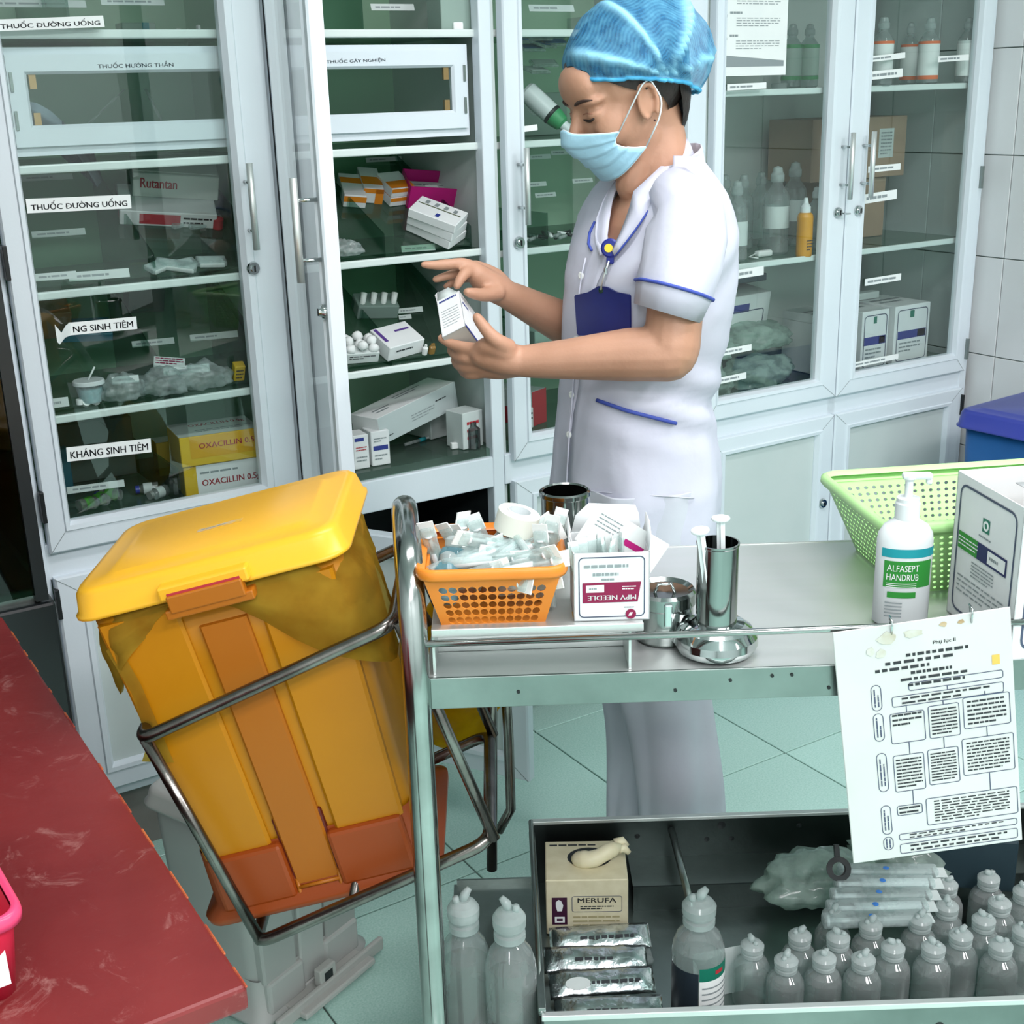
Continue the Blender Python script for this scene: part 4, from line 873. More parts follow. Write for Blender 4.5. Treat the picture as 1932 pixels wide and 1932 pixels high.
# swing-out bin holder of bent tube, hanging askew at the trolley's left end
VC = 1.395
C4 = {n: uvz(at_v(x, y, VC)) for n, (x, y) in dict(TL=(262, 1398), TR=(742, 1178), BR=(924, 1588), BL=(482, 1782)).items()}
dv = Vector((0, .285, 0))
def hoop(a, b): return fillet([a, b, b + dv, a + dv], .028, 6, True)
k = tb(); k.tube(hoop(C4['TL'], C4['TR']), .0085, TUBED, 12, True); k.build('bin_holder_hoop', t)
k = tb(); k.tube(hoop(C4['BL'], C4['BR']), .0085, TUBED, 12, True); k.build('bin_holder_hoop', t)
for a, b in (('TL', 'BL'), ('TR', 'BR')):
    for off in (Vector((0, .012, 0)), dv - Vector((0, .012, 0))):
        k = tb(); k.tube([C4[a] + off + Vector((.006, -.006 if off.y < .1 else .006, 0)), C4[b] + off + Vector((.006, -.006 if off.y < .1 else .006, 0))], .0075, TUBED, 12); k.build('bin_holder_bar', t)
m0 = C4['BL'].lerp(C4['BR'], .42); k = tb(); k.tube([m0, m0 + dv], .006, TUBED, 8); k.build('bin_holder_bar', t)
m0 = C4['BL'].lerp(C4['BR'], .02); k = tb(); k.tube([C4['TR'] + Vector((0, .14, 0)), Vector((TU0, 1.568, .83))], .007, TUBED, 8); k.build('bin_holder_bracket', t)
p1, p2 = uvz(at_v(936, 1330, 1.74)), uvz(at_v(928, 1640, 1.74))
k = tb(); k.tube([(p1.x, p1.y, .83), p2], .0085, TUBED, 12); k.build('hanger_tube', t)
p1, p2 = uvz(at_v(948, 1330, 1.80)), uvz(at_v(941, 1568, 1.80))
k = tb(); k.tube([(p1.x, 1.77, .83), (p1.x + .008, p1.y, p1.z - .06), (p1.x + .008, p1.y, p2.z + .04), p2], .008, TUBED, 12); k.build('hanger_tube', t)

# ---- raised stand on the trolley top
t = thing('instrument_stand', 'low folded steel stand on the trolley top carrying the orange basket', 'stand', TM @ T3(.035, 1.5, .8505))
k = MB(); k.box(-.122, -.140, .056, .125, .16, .0595, STEEL, .001); k.box(-.122, -.142, .050, .125, -.138, .0605, STEEL, .001); k.build('stand_top', t)
k = MB(); k.box(-.122, -.135, 0, -.119, .16, .056, STEEL); k.build('stand_side', t)
k = MB(); k.box(.108, -.137, 0, .111, .16, .056, STEEL); k.build('stand_side', t)
k = MB(); k.box(-.119, -.07, 0, .108, -.067, .056, STEEL); k.build('stand_back', t)
k = MB(); k.box(-.02, -.136, .0596, .03, -.120, .0600, mat('yellow_label', 'E0B458', .5)); k.lines(.04, .008, 1, INK, T3(.005, -.128, .0603), .6, 3); o = k.build('label_strip', t); o.location = (.064, .02, 0)
ZS = .8505 + .06

# ---- orange basket with syringes
om = mat('orange_plastic', 'E58A2E', .35, 0, 'DE8128', 8)
BK = T3(-.0145, 1.432, ZS) 
t = thing('orange_basket', 'orange perforated plastic basket full of wrapped syringes', 'basket', TM @ BK)
def wall_grid(k, P, nu, nv, m, hole=.62, skip=None, rows=None):
    """perforated wall: P(s, t) gives points for s, t in 0..1; a quad ring round every hole"""
    for i in range(nu):
        for j in range(nv):
            s0, s1, t0, t1 = i / nu, (i + 1) / nu, j / nv, (j + 1) / nv
            if skip and skip(i, j): k.add([P(s0, t0), P(s1, t0), P(s1, t1), P(s0, t1)], [(0, 1, 2, 3)], m); continue
            cs, ct, hs, ht = (s0 + s1) / 2, (t0 + t1) / 2, (s1 - s0) / 2, (t1 - t0) / 2
            o = []; n = 8
            for a in range(n):
                an = R(45 + 360 / n * a); x, y = math.cos(an), math.sin(an); mxx = max(abs(x), abs(y)); o.append(P(cs + x / mxx * hs, ct + y / mxx * ht))
            inn = [P(cs + math.cos(R(45 + 360 / n * a)) * hs * hole, ct + math.sin(R(45 + 360 / n * a)) * ht * hole) for a in range(n)]
            k.add(o + inn, [(a, (a + 1) % n, n + (a + 1) % n, n + a) for a in range(n)], m)
def basket(k, a0, b0, a1, b1, h, m, nu, nv, nub, hole=.62, solid=0):
    A0 = [(-a0, -b0), (a0, -b0), (a0, b0), (-a0, b0)]; A1 = [(-a1, -b1), (a1, -b1), (a1, b1), (-a1, b1)]
    for e in range(4):
        p0, p1, q0, q1 = Vector((*A0[e], 0)), Vector((*A0[(e + 1) % 4], 0)), Vector((*A1[e], h)), Vector((*A1[(e + 1) % 4], h))
        n_ = nu if e % 2 == 0 else nub
        wall_grid(k, lambda s, t_: tuple((p0.lerp(p1, s)).lerp(q0.lerp(q1, s), t_)), n_, nv, m, hole, lambda i, j: i < solid or i >= n_ - solid or j >= nv - 1)
    k.quad((-a0, -b0, 0), (a0, -b0, 0), (a0, b0, 0), (-a0, b0, 0), m)
k = MB(); basket(k, .061, .058, .078, .074, .062, om, 13, 6, 12, .93, 1); o = k.build('basket_body', t)
o.modifiers.new('wall', 'SOLIDIFY').thickness = .0012
k = MB(); k.loft([rr(.074, .070, .012, .062), rr(.086, .082, .022, .062), rr(.088, .084, .024, .066), rr(.088, .084, .024, .074), rr(.085, .081, .022, .077), rr(.077, .073, .014, .070)], om); k.build('rim', t)
q = random.Random(21)
SG = 'wrapped syringes in the orange basket'
def syringe_pack(nm, M_, L_, lab):
    t2 = thing(nm, lab, 'syringe', M_, SG)
    k = MB(); k.box(-.009, -.004, 0, .009, .004, L_, FILM, .003); k.box(-.010, -.0008, L_ - .014, .010, .0008, L_ + .008, PAPER); k.build('wrapper', t2)
    k = MB(); k.tube([(0, 0, .006), (0, 0, L_ * .62)], .0052, WPLAST, 8); k.tube([(0, 0, L_ * .62), (0, 0, L_ * .86)], .0026, WPLAST, 6); k.tube([(0, 0, L_ * .86), (0, 0, L_ * .885)], .0065, WPLAST, 8); k.build('syringe', t2)
    return t2
n_ = 0
BT = TM @ BK
words = ['first', 'second', 'third', 'fourth', 'fifth', 'sixth', 'seventh', 'eighth', 'ninth', 'tenth', 'eleventh', 'twelfth', 'thirteenth', 'fourteenth', 'fifteenth', 'sixteenth', 'seventeenth', 'eighteenth', 'nineteenth', 'twentieth', 'twenty-first', 'twenty-second', 'twenty-third', 'twenty-fourth', 'twenty-fifth', 'twenty-sixth', 'twenty-seventh', 'twenty-eighth', 'twenty-ninth']
SP = [(-.058, .03, 78, -6, 12, .10), (-.05, .045, 80, 8, 5, .095), (.055, .035, 70, 14, -14, .095), (.064, .0, 84, 4, -6, .09), (.068, -.03, 84, -3, -4, .088), (-.01, .05, 60, -24, 10, .10), (.0, .052, 62, -16, 14, .10), (.012, .045, 70, -10, 4, .09)]
for i in range(28): SP.append((q.uniform(-.045, .05), q.uniform(-.05, .045), q.uniform(8, 42), q.uniform(0, 360), q.uniform(-40, 40), .085))
base_sy = None
for i, (x, y, el, az, tw, L_) in enumerate(SP):
    z = .004 if i < 8 else .022 + .008 * (i % 6)
    if i < 8: M_ = T3(x, y, .006) @ RY(90 - el if az >= 0 else -(90 - el)) @ RX(tw) @ RZ(q.uniform(-40, 40))
    else: M_ = T3(x, y, z) @ RZ(az) @ T3(-.035, 0, 0) @ RY(90 - el * .5) @ RZ(tw)
    lab = ('wrapped syringe standing up in the orange basket, %s of the upright ones' if i < 8 else 'wrapped syringe lying in the orange basket heap, %s of the pile') % words[i if i < 8 else i - 8]
    if base_sy is None: base_sy = syringe_pack('wrapped_syringe', BT @ M_, .095, lab)
    else: copy_tree(base_sy, BT @ M_, lab, SG)
t = thing('tape_roll', 'white roll of adhesive tape on the syringes in the orange basket', 'tape', BT @ T3(.032, .032, .094) @ RZ(20) @ RY(14) @ RX(8) @ Matrix.Scale(1.12, 4))
k = MB(); k.lathe([(.014, -.012), (.0225, -.012), (.0235, -.011), (.0235, .011), (.0225, .012), (.014, .012), (.014, -.012)], mat('cream_tape', 'EAEDE3', .6, 0, 'E3E6DB', 9), 24); k.build('tape', t)
k = MB(); k.lathe([(.0122, -.013), (.0138, -.013), (.0138, .013), (.0122, .013), (.0122, -.013)], WPLAST, 24); k.build('core', t)
pb = clear('pale_blue_bottle', 'B9DDE6', .8, .06, .45, 'A9D6E2')
for i, (x, y, z_, rx) in enumerate(((-.058, -.045, .022, -22), (-.052, -.015, .03, -8))):
    t = thing('saline_ampoule', ('pale blue squeeze bottle at the front left of the orange basket', 'pale blue squeeze bottle behind the front one in the orange basket')[i], 'bottle', BT @ T3(x, y, z_) @ RX(rx - 10) @ RY(8))
    k = MB(); k.lathe([(.0, 0), (.014, 0), (.0165, .003), (.0165, .038), (.013, .046), (.008, .049)], pb, 18); k.build('bottle_body', t)
    k = MB(); k.lathe([(.0095, .047), (.0105, .049), (.0105, .057), (.006, .061), (.0, .062)], MILKB, 16); k.build('cap', t)

# ---- white needle carton
t = thing('needle_box', 'open white carton of needles with maroon print panel', 'box', TM @ T3(.124, 1.358 + .012, ZS))
nw, nd, nh = .088, .075, .084
k = MB()
for a, b in (((-nw / 2, 0, 0), (nw / 2, .0012, nh)), ((-nw / 2, nd - .0012, 0), (nw / 2, nd, nh)), ((-nw / 2, 0, 0), (-nw / 2 + .0012, nd, nh)), ((nw / 2 - .0012, 0, 0), (nw / 2, nd, nh)), ((-nw / 2, 0, 0), (nw / 2, nd, .0012))): k.box(*a, *b, CARD)
F = T3(0, -.0006, nh / 2) @ FRONT
k.frame2(.077, .075, .0013, INKV, F @ T3(0, 0, .0001), .006)
k.quad((-.034, -.019, .0002), (.030, -.019, .0002), (.034, .006, .0002), (-.034, .006, .0002), INKM, F)
k.quad((-.030, -.006, .0004), (-.009, -.006, .0004), (-.009, .003, .0004), (-.030, .003, .0004), PAPER, F)
k.text('MPV NEEDLE', .0058, PAPER, F @ T3(0, -.0128, .0005) @ RZ(180), .056); k.lines(.016, .006, 2, PAPER, F @ T3(.02, -.001, .0005), .4, 2)
k.lines(.014, .003, 1, INKG, F @ T3(-.0195, -.0015, .0006), .6, 3)
k.lines(.064, .006, 1, INKG, F @ T3(0, .026, .0003), .6, 5, 10); k.lines(.044, .006, 1, INKG, F @ T3(0, .016, .0003), .6, 7, 8); k.lines(.024, .004, 1, INKG, F @ T3(0, .0095, .0003), .6, 8)
k.lathe([(.0062, 0), (.0062, .0003), (.0, .0003)], INKM, 16, F @ T3(.022, -.034, .0004)); k.quad((.021, -.032, .0008), (.0245, -.032, .0008), (.0225, -.036, .0008), (.019, -.036, .0008), PAPER, F); k.lines(.016, .002, 1, INKG, F @ T3(.022, -.0255, .0004), .6, 9)
k.build('carton_body', t)
k = MB(); k.loft([[(-nw / 2, .004, nh), (-nw / 2, nd - .004, nh)], [(-nw / 2 - .004, .006, nh + .014), (-nw / 2 - .004, nd - .006, nh + .014)], [(-nw / 2 - .002, .012, nh + .026), (-nw / 2 - .002, nd - .01, nh + .026)]], CARD, closed=False); o = k.build('flap', t); o.modifiers.new('t', 'SOLIDIFY').thickness = .001
k = MB(); k.loft([[(-.042, nd, nh), (.042, nd, nh)], [(-.036, nd + .006, nh + .02), (.04, nd + .006, nh + .02)], [(-.02, nd + .008, nh + .034), (.036, nd + .008, nh + .03)]], CARD, closed=False); o = k.build('flap', t); o.modifiers.new('t', 'SOLIDIFY').thickness = .001
k = MB(); k.loft([[(nw / 2, .004, nh), (nw / 2, nd - .004, nh)], [(nw / 2 + .003, .008, nh + .014), (nw / 2 + .003, nd - .008, nh + .014)], [(nw / 2 + .002, .02, nh + .03), (nw / 2 + .002, nd - .02, nh + .03)]], CARD, closed=False); o = k.build('flap', t); o.modifiers.new('t', 'SOLIDIFY').thickness = .001
NB = TM @ T3(.124, 1.37, ZS)
t = thing('paper_leaflet', 'folded white strip with magenta print stuck into the needle carton', 'leaflet', NB @ T3(.006, .040, .058) @ RY(33)); k = MB(); k.box(-.055, -.001, 0, .045, .0, .052, PAPER); k.quad((-.004, -.0013, .024), (.022, -.0013, .024), (.022, -.0013, .032), (-.004, -.0013, .032), PINKM); k.lines(.026, .004, 1, PINKM, T3(.009, -.0014, .016) @ FRONT, .7, 4); k.lines(.03, .02, 4, INKG, T3(-.03, -.0014, .036) @ FRONT, .3, 4); k.build('sheet', t)
t = thing('paper_leaflet', 'pink tinted sheet behind the needle packs in the carton', 'leaflet', NB @ T3(.0, .055, .045) @ RY(20)); k = MB(); k.box(-.03, -.001, 0, .04, 0, .05, mat('pink_paper', 'E3C6CC', .6)); k.build('sheet', t)
for i in range(8):
    k = MB(); k.box(-.007, -.002, 0, .007, .002, .062, FILM, .0015); k.box(-.006, -.0005, .0, .006, .0005, .068, PAPER)
    o = k.build('needle_pack'); o.matrix_world = NB @ T3(-.034 + .007 * i, .012 + .006 * (i % 4), .03) @ RY(-9 + 4 * (i % 5)) @ RX(5 - 3 * (i % 4)) @ RZ(15 * i)
    tag(o, 'paper needle pack standing in the white carton, %s from the left' % words[i], 'needle pack', 'needle packs in the white carton')

# ---- steel canister behind, lidded cup, forceps jar
t = thing('steel_canister', 'tall steel canister behind the orange basket on the stand', 'canister', TM @ T3(.083, 1.595, ZS))
k = MB(); k.lathe([(.0, 0), (.030, 0), (.031, .002), (.031, .088), (.029, .088), (.029, .004), (.0, .004)], JAR, 24); k.build('canister_body', t)
k = MB(); k.lathe([(.031, .083), (.034, .085), (.034, .090), (.031, .092), (.029, .09)], JAR, 24); k.build('rim', t)
t = thing('steel_canister', 'lidded steel cup with clasp, half hidden right of the needle carton', 'canister', TM @ T3(.196, 1.452, .851))
k = MB(); k.lathe([(.0, 0), (.034, 0), (.036, .003), (.036, .056), (.034, .058), (.0, .058)], JAR, 28); k.build('cup_body', t)
k = MB(); k.lathe([(.038, .046), (.039, .048), (.039, .062), (.036, .066), (.030, .062), (.0, .060)], JAR, 28); k.build('cup_lid', t)
k = MB(); k.box(-.005, -.043, .03, .005, -.036, .06, CHROME, .002); k.tube([(-.012, -.004, .061), (-.008, -.004, .072), (.008, -.004, .072), (.012, -.004, .061)], .002, CHROME, 8); k.build('clasp', t)
t = thing('forceps_jar', 'tall steel jar on a domed chrome base holding two white sticks', 'jar', TM @ T3(.2525, 1.405, .851))
k = MB(); k.lathe([(.038, 0), (.046, .004), (.0505, .013), (.0495, .022), (.043, .032), (.034, .038), (.024, .040)], CHROME, 36); k.build('domed_base', t)
k = MB(); k.lathe([(.0, .034), (.0245, .034), (.0245, .136), (.0255, .1375), (.0255, .140), (.0235, .140), (.0235, .04), (.0, .04)], JAR, 32); k.build('cylinder', t)
JT = TM @ T3(.2525, 1.405, .851)
for i, (x, y, rx, ry, L_) in enumerate(((-.008, -.010, 4, -8, .116), (.006, -.004, 0, -2, .124))):
    t = thing('syringe_plunger', 'white plunger stick %s in the tall steel jar' % ('leaning left', 'standing upright')[i], 'plunger', JT @ T3(x, y, .045) @ RX(rx) @ RY(ry))
    k = MB(); k.box(-.0048, -.001, 0, .0048, .001, L_, WPLAST); k.box(-.001, -.0048, 0, .001, .0048, L_, WPLAST); k.build('stem', t)
    k = MB(); k.lathe([(.0, L_), (.0105, L_), (.011, L_ + .0015), (.0105, L_ + .003), (.0, L_ + .003)], WPLAST, 18); k.build('thumb_plate', t)

# ---- green basket, pump bottle, white carton
gm = mat('lime_plastic', 'B4E89A', .4, 0, 'BDEEA4', 8)
t = thing('green_basket', 'lime green perforated plastic basket on the right of the trolley top', 'basket', TM @ T3(.648, 1.668, .851) @ RZ(6))
k = MB(); basket(k, .125, .085, .165, .118, .098, gm, 26, 11, 18, .52, 1); o = k.build('basket_body', t); o.modifiers.new('wall', 'SOLIDIFY').thickness = .002
k = MB(); k.loft([rr(.161, .114, .012, .096), rr(.172, .125, .022, .095), rr(.176, .129, .026, .100), rr(.175, .128, .025, .108), rr(.168, .121, .02, .112), rr(.163, .116, .014, .105)], gm); k.build('rim', t)
for x in (-.09, .09):
    for y in (-.06, .06): k = MB(); k.box(x - .012, y - .012, -.0005, x + .012, y + .012, .004, gm, .001); k.build('foot', t)
t = thing('pump_bottle', 'white hand rub pump bottle with teal and green label', 'bottle', TM @ T3(.497, 1.475, .851) @ RZ(-4) @ Matrix.Diagonal((1, 1, 1.12, 1)))
def oval(a, b, z, n=24): return [(a * math.cos(2 * math.pi * i / n), b * math.sin(2 * math.pi * i / n), z) for i in range(n)]
k = MB(); k.loft([oval(.030, .018, 0), oval(.0345, .0215, .003), oval(.0345, .0215, .098), oval(.033, .0205, .107), oval(.027, .018, .116), oval(.016, .0155, .122), oval(.0145, .0145, .124)], WPLAST, caps=(True, False))
def wrap(k, x0, x1, z0, z1, m, n=12, off=.0004, a=.0345, b=.0215):
    r = []
    for z in (z0, z1):
        r.append([((x0 + (x1 - x0) * i / n), -(b + off) * math.sqrt(max(0, 1 - ((x0 + (x1 - x0) * i / n) / (a + off)) ** 2)) - .0001, z) for i in range(n + 1)])
    k.loft(r, m, closed=False)
k.build('bottle_body', t)
k = MB(); wrap(k, -.030, .0335, .083, .093, TEAL); wrap(k, -.027, .030, .048, .079, GREEN); wrap(k, -.022, .012, .036, .043, GREEN, off=.0006)
def curved_text(k, s_, h, m, cx, cz, w_, off=.0012, a=.0345, b=.0215):
    vs, fs, tw, th = text_geo(s_); kx = w_ / tw; ky = h / max(th, .3)
    k.add([(cx + x * kx, -(b + off) * math.sqrt(max(0, 1 - ((cx + x * kx) / (a + off)) ** 2)), cz + y * ky) for x, y in vs], fs, m)
curved_text(k, 'ALFASEPT', .0075, PAPER, -.005, .071, .038); curved_text(k, 'HANDRUB', .0075, PAPER, -.005, .0605, .038)
for i in range(3): wrap(k, -.024, .012, .0520 - .0022 * i + .0005, .0520 - .0022 * i + .0013, PAPER, off=.0008)
for i in range(5): wrap(k, -.024, -.004, .029 - .004 * i, .0305 - .004 * i, INKG, off=.0005)
k.build('label', t)
k = MB(); k.lathe([(.0145, .122), (.0150, .124), (.0150, .141), (.0138, .143), (.0138, .147), (.0, .148)], WPLAST, 24); k.build('collar', t)
k = MB(); k.lathe([(.0050, .146), (.0050, .166), (.0085, .169), (.0085, .172), (.0, .172)], WPLAST, 16); k.box(-.009, -.0065, .168, .027, .0065, .175, WPLAST, .003); k.box(.02, -.004, .162, .027, .004, .170, WPLAST, .002); k.build('pump', t)
t = thing('supply_box', 'tall white open carton with green emblem and navy band at the right edge', 'box', TM @ T3(.739, 1.372, .851) @ RZ(8))
w_, d_, h_ = .152, .155, .188
k = MB()
for a, b in (((-w_, 0, 0), (0, .0015, h_)), ((-w_, d_ - .0015, 0), (0, d_, h_)), ((-w_, 0, 0), (-w_ + .0015, d_, h_)), ((-.0015, 0, 0), (0, d_, h_)), ((-w_, 0, 0), (0, d_, .0015))): k.box(*a, *b, CARD)
k.box(-w_ + .004, .004, .09, -.004, d_ - .004, .095, KRAFT)
def bigprint(k, F, ww):
    k.frame2(ww * .86, h_ * .88, .003, INKV, F @ T3(0, 0, .0002), .014)
    k.box(-.008, .038, .0001, .008, .055, .0004, GLOGO, T=F); k.lathe([(.0062, .0002), (.0062, .0006), (.0035, .0006), (.0035, .0002)], PAPER, 14, F @ T3(0, .0465, .0002)); k.lines(.03, .004, 1, INKG, F @ T3(0, .031, .0003), .5, 2)
    k.quad((-ww * .40, .0, .0003), (-ww * .1, .0, .0003), (-ww * .1, .022, .0003), (-ww * .40, .022, .0003), GREEN, F); k.quad((-ww * .1, .0, .0003), (ww * .34, .0, .0003), (ww * .34, .022, .0003), (-ww * .1, .022, .0003), mat('navy_print', '1D2358', .5), F)
    k.lines(ww * .3, .014, 3, PAPER, F @ T3(-ww * .24, .011, .0006), .35, 3); k.quad((ww * .06, .003, .0005), (ww * .32, .003, .0005), (ww * .32, .019, .0005), (ww * .06, .019, .0005), PAPER, F); k.lines(ww * .2, .006, 1, INKG, F @ T3(ww * .19, .011, .0007), .6, 4)
    k.lines(ww * .34, .022, 5, INKG, F @ T3(0, -.017, .0003), .35, 5, 3); k.lines(ww * .74, .026, 4, INKG, F @ T3(0, -.044, .0003), .3, 6, 9)
bigprint(k, T3(-w_ - .0004, d_ / 2, h_ / 2) @ RZ(-90) @ FRONT, d_); bigprint(k, T3(-w_ / 2, -.0004, h_ / 2) @ FRONT, w_)
k.build('carton_body', t)
k = MB(); k.loft([[(-w_ + .01, .0, h_), (-.004, .0, h_)], [(-w_ + .02, .03, h_ + .012), (-.01, .03, h_ + .012)], [(-w_ + .03, .075, h_ + .006), (-.02, .075, h_ + .006)]], CARD, closed=False); o = k.build('flap', t); o.modifiers.new('t', 'SOLIDIFY').thickness = .0012
k = MB(); k.loft([[(-.0, .01, h_), (0, d_ - .01, h_)], [(.02, .015, h_ + .02), (.02, d_ - .015, h_ + .02)], [(.03, .02, h_ + .03), (.03, d_ - .02, h_ + .03)]], CARD, closed=False); o = k.build('flap', t); o.modifiers.new('t', 'SOLIDIFY').thickness = .0012

# ---- printed flow chart hung from the rail
c0 = [uvz(at_v(x, y, v)) for x, y, v in ((1570, 1180, 1.343), (1900, 1160, 1.343), (1934, 1572, 1.327), (1612, 1642, 1.327))]
bo = (c0[0] + c0[1] + c0[2] + c0[3]) / 4
ex = ((c0[1] - c0[0]) + (c0[2] - c0[3])).normalized(); ey = ((c0[0] - c0[3]) + (c0[1] - c0[2])); ey = (ey - ex * ey.dot(ex)).normalized(); ez = ex.cross(ey)
bw = ((c0[1] - c0[0]).length + (c0[2] - c0[3]).length) / 2; bh = ((c0[0] - c0[3]).length + (c0[1] - c0[2]).length) / 2
BM = Matrix((ex, ey, ez)).transposed().to_4x4(); BM.translation = bo
t = thing('flow_chart', 'laminated printed flow chart sheet hanging from the trolley rail', 'poster', TM @ BM)
lm = mat('laminated_paper', 'C3C6C4', .35, 0, 'CCCFCD', 6, spec=.5)
k = MB(); k.box(-bw / 2, -bh / 2, -.002, bw / 2, bh / 2, 0, lm, .0008, seg=1); k.build('sheet', t)
k = MB(); e = .0005
def FB(x, y): return T3((x - .5) * bw, (.5 - y) * bh, e)
def bx_(x0, y0, x1, y1, n=0, m=INKV, r=.003, sd=1, wd_=5):
    k.frame2((x1 - x0) * bw, (y1 - y0) * bh, .0009, INKV, FB((x0 + x1) / 2, (y0 + y1) / 2), r)
    if n: k.lines((x1 - x0) * bw * .82, (y1 - y0) * bh * .82, n, INK, FB((x0 + x1) / 2, (y0 + y1) / 2), .42, sd, wd_)
PM = Matrix.Rotation(R(3.0), 4, 'Z')
_FB = FB
k.text('Phụ lục II', .0055, INK, FB(.62, .10), .026)
for i, (y, x0, x1) in enumerate(((.135, .40, .86), (.16, .28, .97), (.185, .22, .75), (.21, .42, .72))): k.lines((x1 - x0) * bw, .006, 1, INK, FB((x0 + x1) / 2, y), .62, i + 30, 12)
for i, (y, x0, x1) in enumerate(((.235, .36, .88), (.26, .40, .86))): k.lines((x1 - x0) * bw, .0055, 1, INK, FB((x0 + x1) / 2, y), .6, i + 40, 10)
bx_(.40, .25, .94, .285); bx_(.30, .30, .94, .345, 2, sd=3, wd_=9)
for y0, y1, s_ in ((.24, .35, 1), (.36, .48, 2), (.53, .70, 3), (.76, .89, 4), (.90, .96, 5)):
    bx_(.185, y0, .245, y1, 0, r=.006); k.lines((y1 - y0) * bh * .7, .008, 2, INKV, FB(.215, (y0 + y1) / 2) @ RZ(90), .4, s_, 3)
bx_(.28, .37, .48, .50); k.lines(.17 * bw, .018, 3, INK, FB(.38, .40), .4, 11)
bx_(.50, .36, .68, .50, 8, sd=12, wd_=3); bx_(.70, .345, .97, .48, 6, sd=13, wd_=6)
bx_(.28, .55, .46, .71, 9, sd=14, wd_=3); bx_(.48, .545, .66, .70, 10, sd=15, wd_=3); bx_(.68, .52, .98, .68, 9, sd=16, wd_=7)
bx_(.28, .77, .43, .815, 2, sd=17, wd_=2); bx_(.45, .755, .985, .875, 8, sd=18, wd_=8)
bx_(.28, .895, .975, .925, 2, sd=19, wd_=14); bx_(.28, .94, .975, .985, 2, sd=20, wd_=14)
for (x0, y0, x1, y1) in ((.38, .50, .38, .55), (.58, .50, .58, .545), (.83, .48, .83, .52), (.38, .71, .38, .77), (.83, .68, .83, .755), (.38, .345, .38, .37), (.59, .345, .59, .36), (.83, .33, .83, .345), (.62, .285, .62, .30)):
    k.box((x0 - .5) * bw - .0005, (.5 - y1) * bh, 0, (x0 - .5) * bw + .0005, (.5 - y0) * bh, e, INKV)
o = k.build('print', t)
st = mat('brown_stain', 'A8A082', .6, 0, 'C9CFC8', 26)
for x, y, a, b in ((.30, .055, .05, .028), (.20, .10, .025, .02), (.26, .115, .03, .02), (.62, .03, .02, .012), (.72, .03, .02, .01), (.45, .05, .05, .02)):
    qn = random.Random(int(x * 99)); pts = [(a * bw * 3 * math.cos(an) * .35 * qn.uniform(.7, 1.2), b * bh * 2.6 * math.sin(an) * .35 * qn.uniform(.7, 1.2)) for an in [i * .52 for i in range(12)]]
    k = MB(); k.prism(pts, 0, .0002, st if x < .5 else mat('rust_stain', '9A7B4E', .6, 0, 'B9A888', 40), FB(x, y)); k.build('stain', t)
k = MB(); k.quad((-.004, -.006, 0), (.005, -.006, 0), (.005, .006, 0), (-.004, .006, 0), mat('yellow_label', 'E0B458', .5), FB(.90, .205)); k.build('sticker', t)
for x in (.33, .78):
    k = MB(); k.tube([((x - .5) * bw, bh * .46, 0), ((x - .5) * bw, bh * .52, .006), ((x - .5) * bw, bh * .53, -.004), ((x - .5) * bw, bh * .46, -.004)], .0012, CHROME, 6, True); k.build('hook', t)
# ================================================================== LOWER TRAY AND WHAT STANDS IN IT
t = thing('steel_tray', 'deep worn steel tray on the trolley lower deck, full of bottles', 'tray', TM @ T3(.43, 1.568, .2755)); SI = T3(-.43, -1.568, -.2755)
u0, u1, v0, v1, zt = .030, .84, 1.360, 1.776, .380
k = MB(SI); k.box(u0, v0, .2758, u1, v1, .279, STEELD); k.build('tray_floor', t)
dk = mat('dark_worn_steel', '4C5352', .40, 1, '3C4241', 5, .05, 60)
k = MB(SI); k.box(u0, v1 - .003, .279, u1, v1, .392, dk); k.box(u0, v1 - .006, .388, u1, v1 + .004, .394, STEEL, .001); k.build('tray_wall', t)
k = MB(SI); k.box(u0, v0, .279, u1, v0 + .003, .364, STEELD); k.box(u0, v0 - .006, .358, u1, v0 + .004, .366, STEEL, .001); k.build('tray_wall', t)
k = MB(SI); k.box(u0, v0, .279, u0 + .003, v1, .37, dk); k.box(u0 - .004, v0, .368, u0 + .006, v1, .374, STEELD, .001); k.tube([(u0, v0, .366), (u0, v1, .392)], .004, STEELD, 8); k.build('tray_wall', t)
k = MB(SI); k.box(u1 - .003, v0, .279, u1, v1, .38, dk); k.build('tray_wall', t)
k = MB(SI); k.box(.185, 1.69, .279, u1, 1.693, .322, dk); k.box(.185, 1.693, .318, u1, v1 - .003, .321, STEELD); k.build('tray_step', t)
k = MB(SI); k.tube([(.255, 1.772, .37), (.262, 1.60, .345)], .006, STEELD, 8); k.build('tray_divider', t)
k = MB(SI)
for u, z in ((.335, .375), (.312, .350), (.352, .350), (.20, .36), (.46, .37)): k.lathe([(.007 if z > .37 else .0045, 0), (.0, .001)], BLACK, 10, T3(u, v1 - .0032, z) @ RX(90))
for u in (.175, .365, .55): k.lathe([(.006, 0), (.0, .001)], BLACK, 10, T3(u, v0 - .0002, .325) @ RX(90))
k.build('tray_hole_mark', t)  # black discs painted on the tray walls for the dark of holes

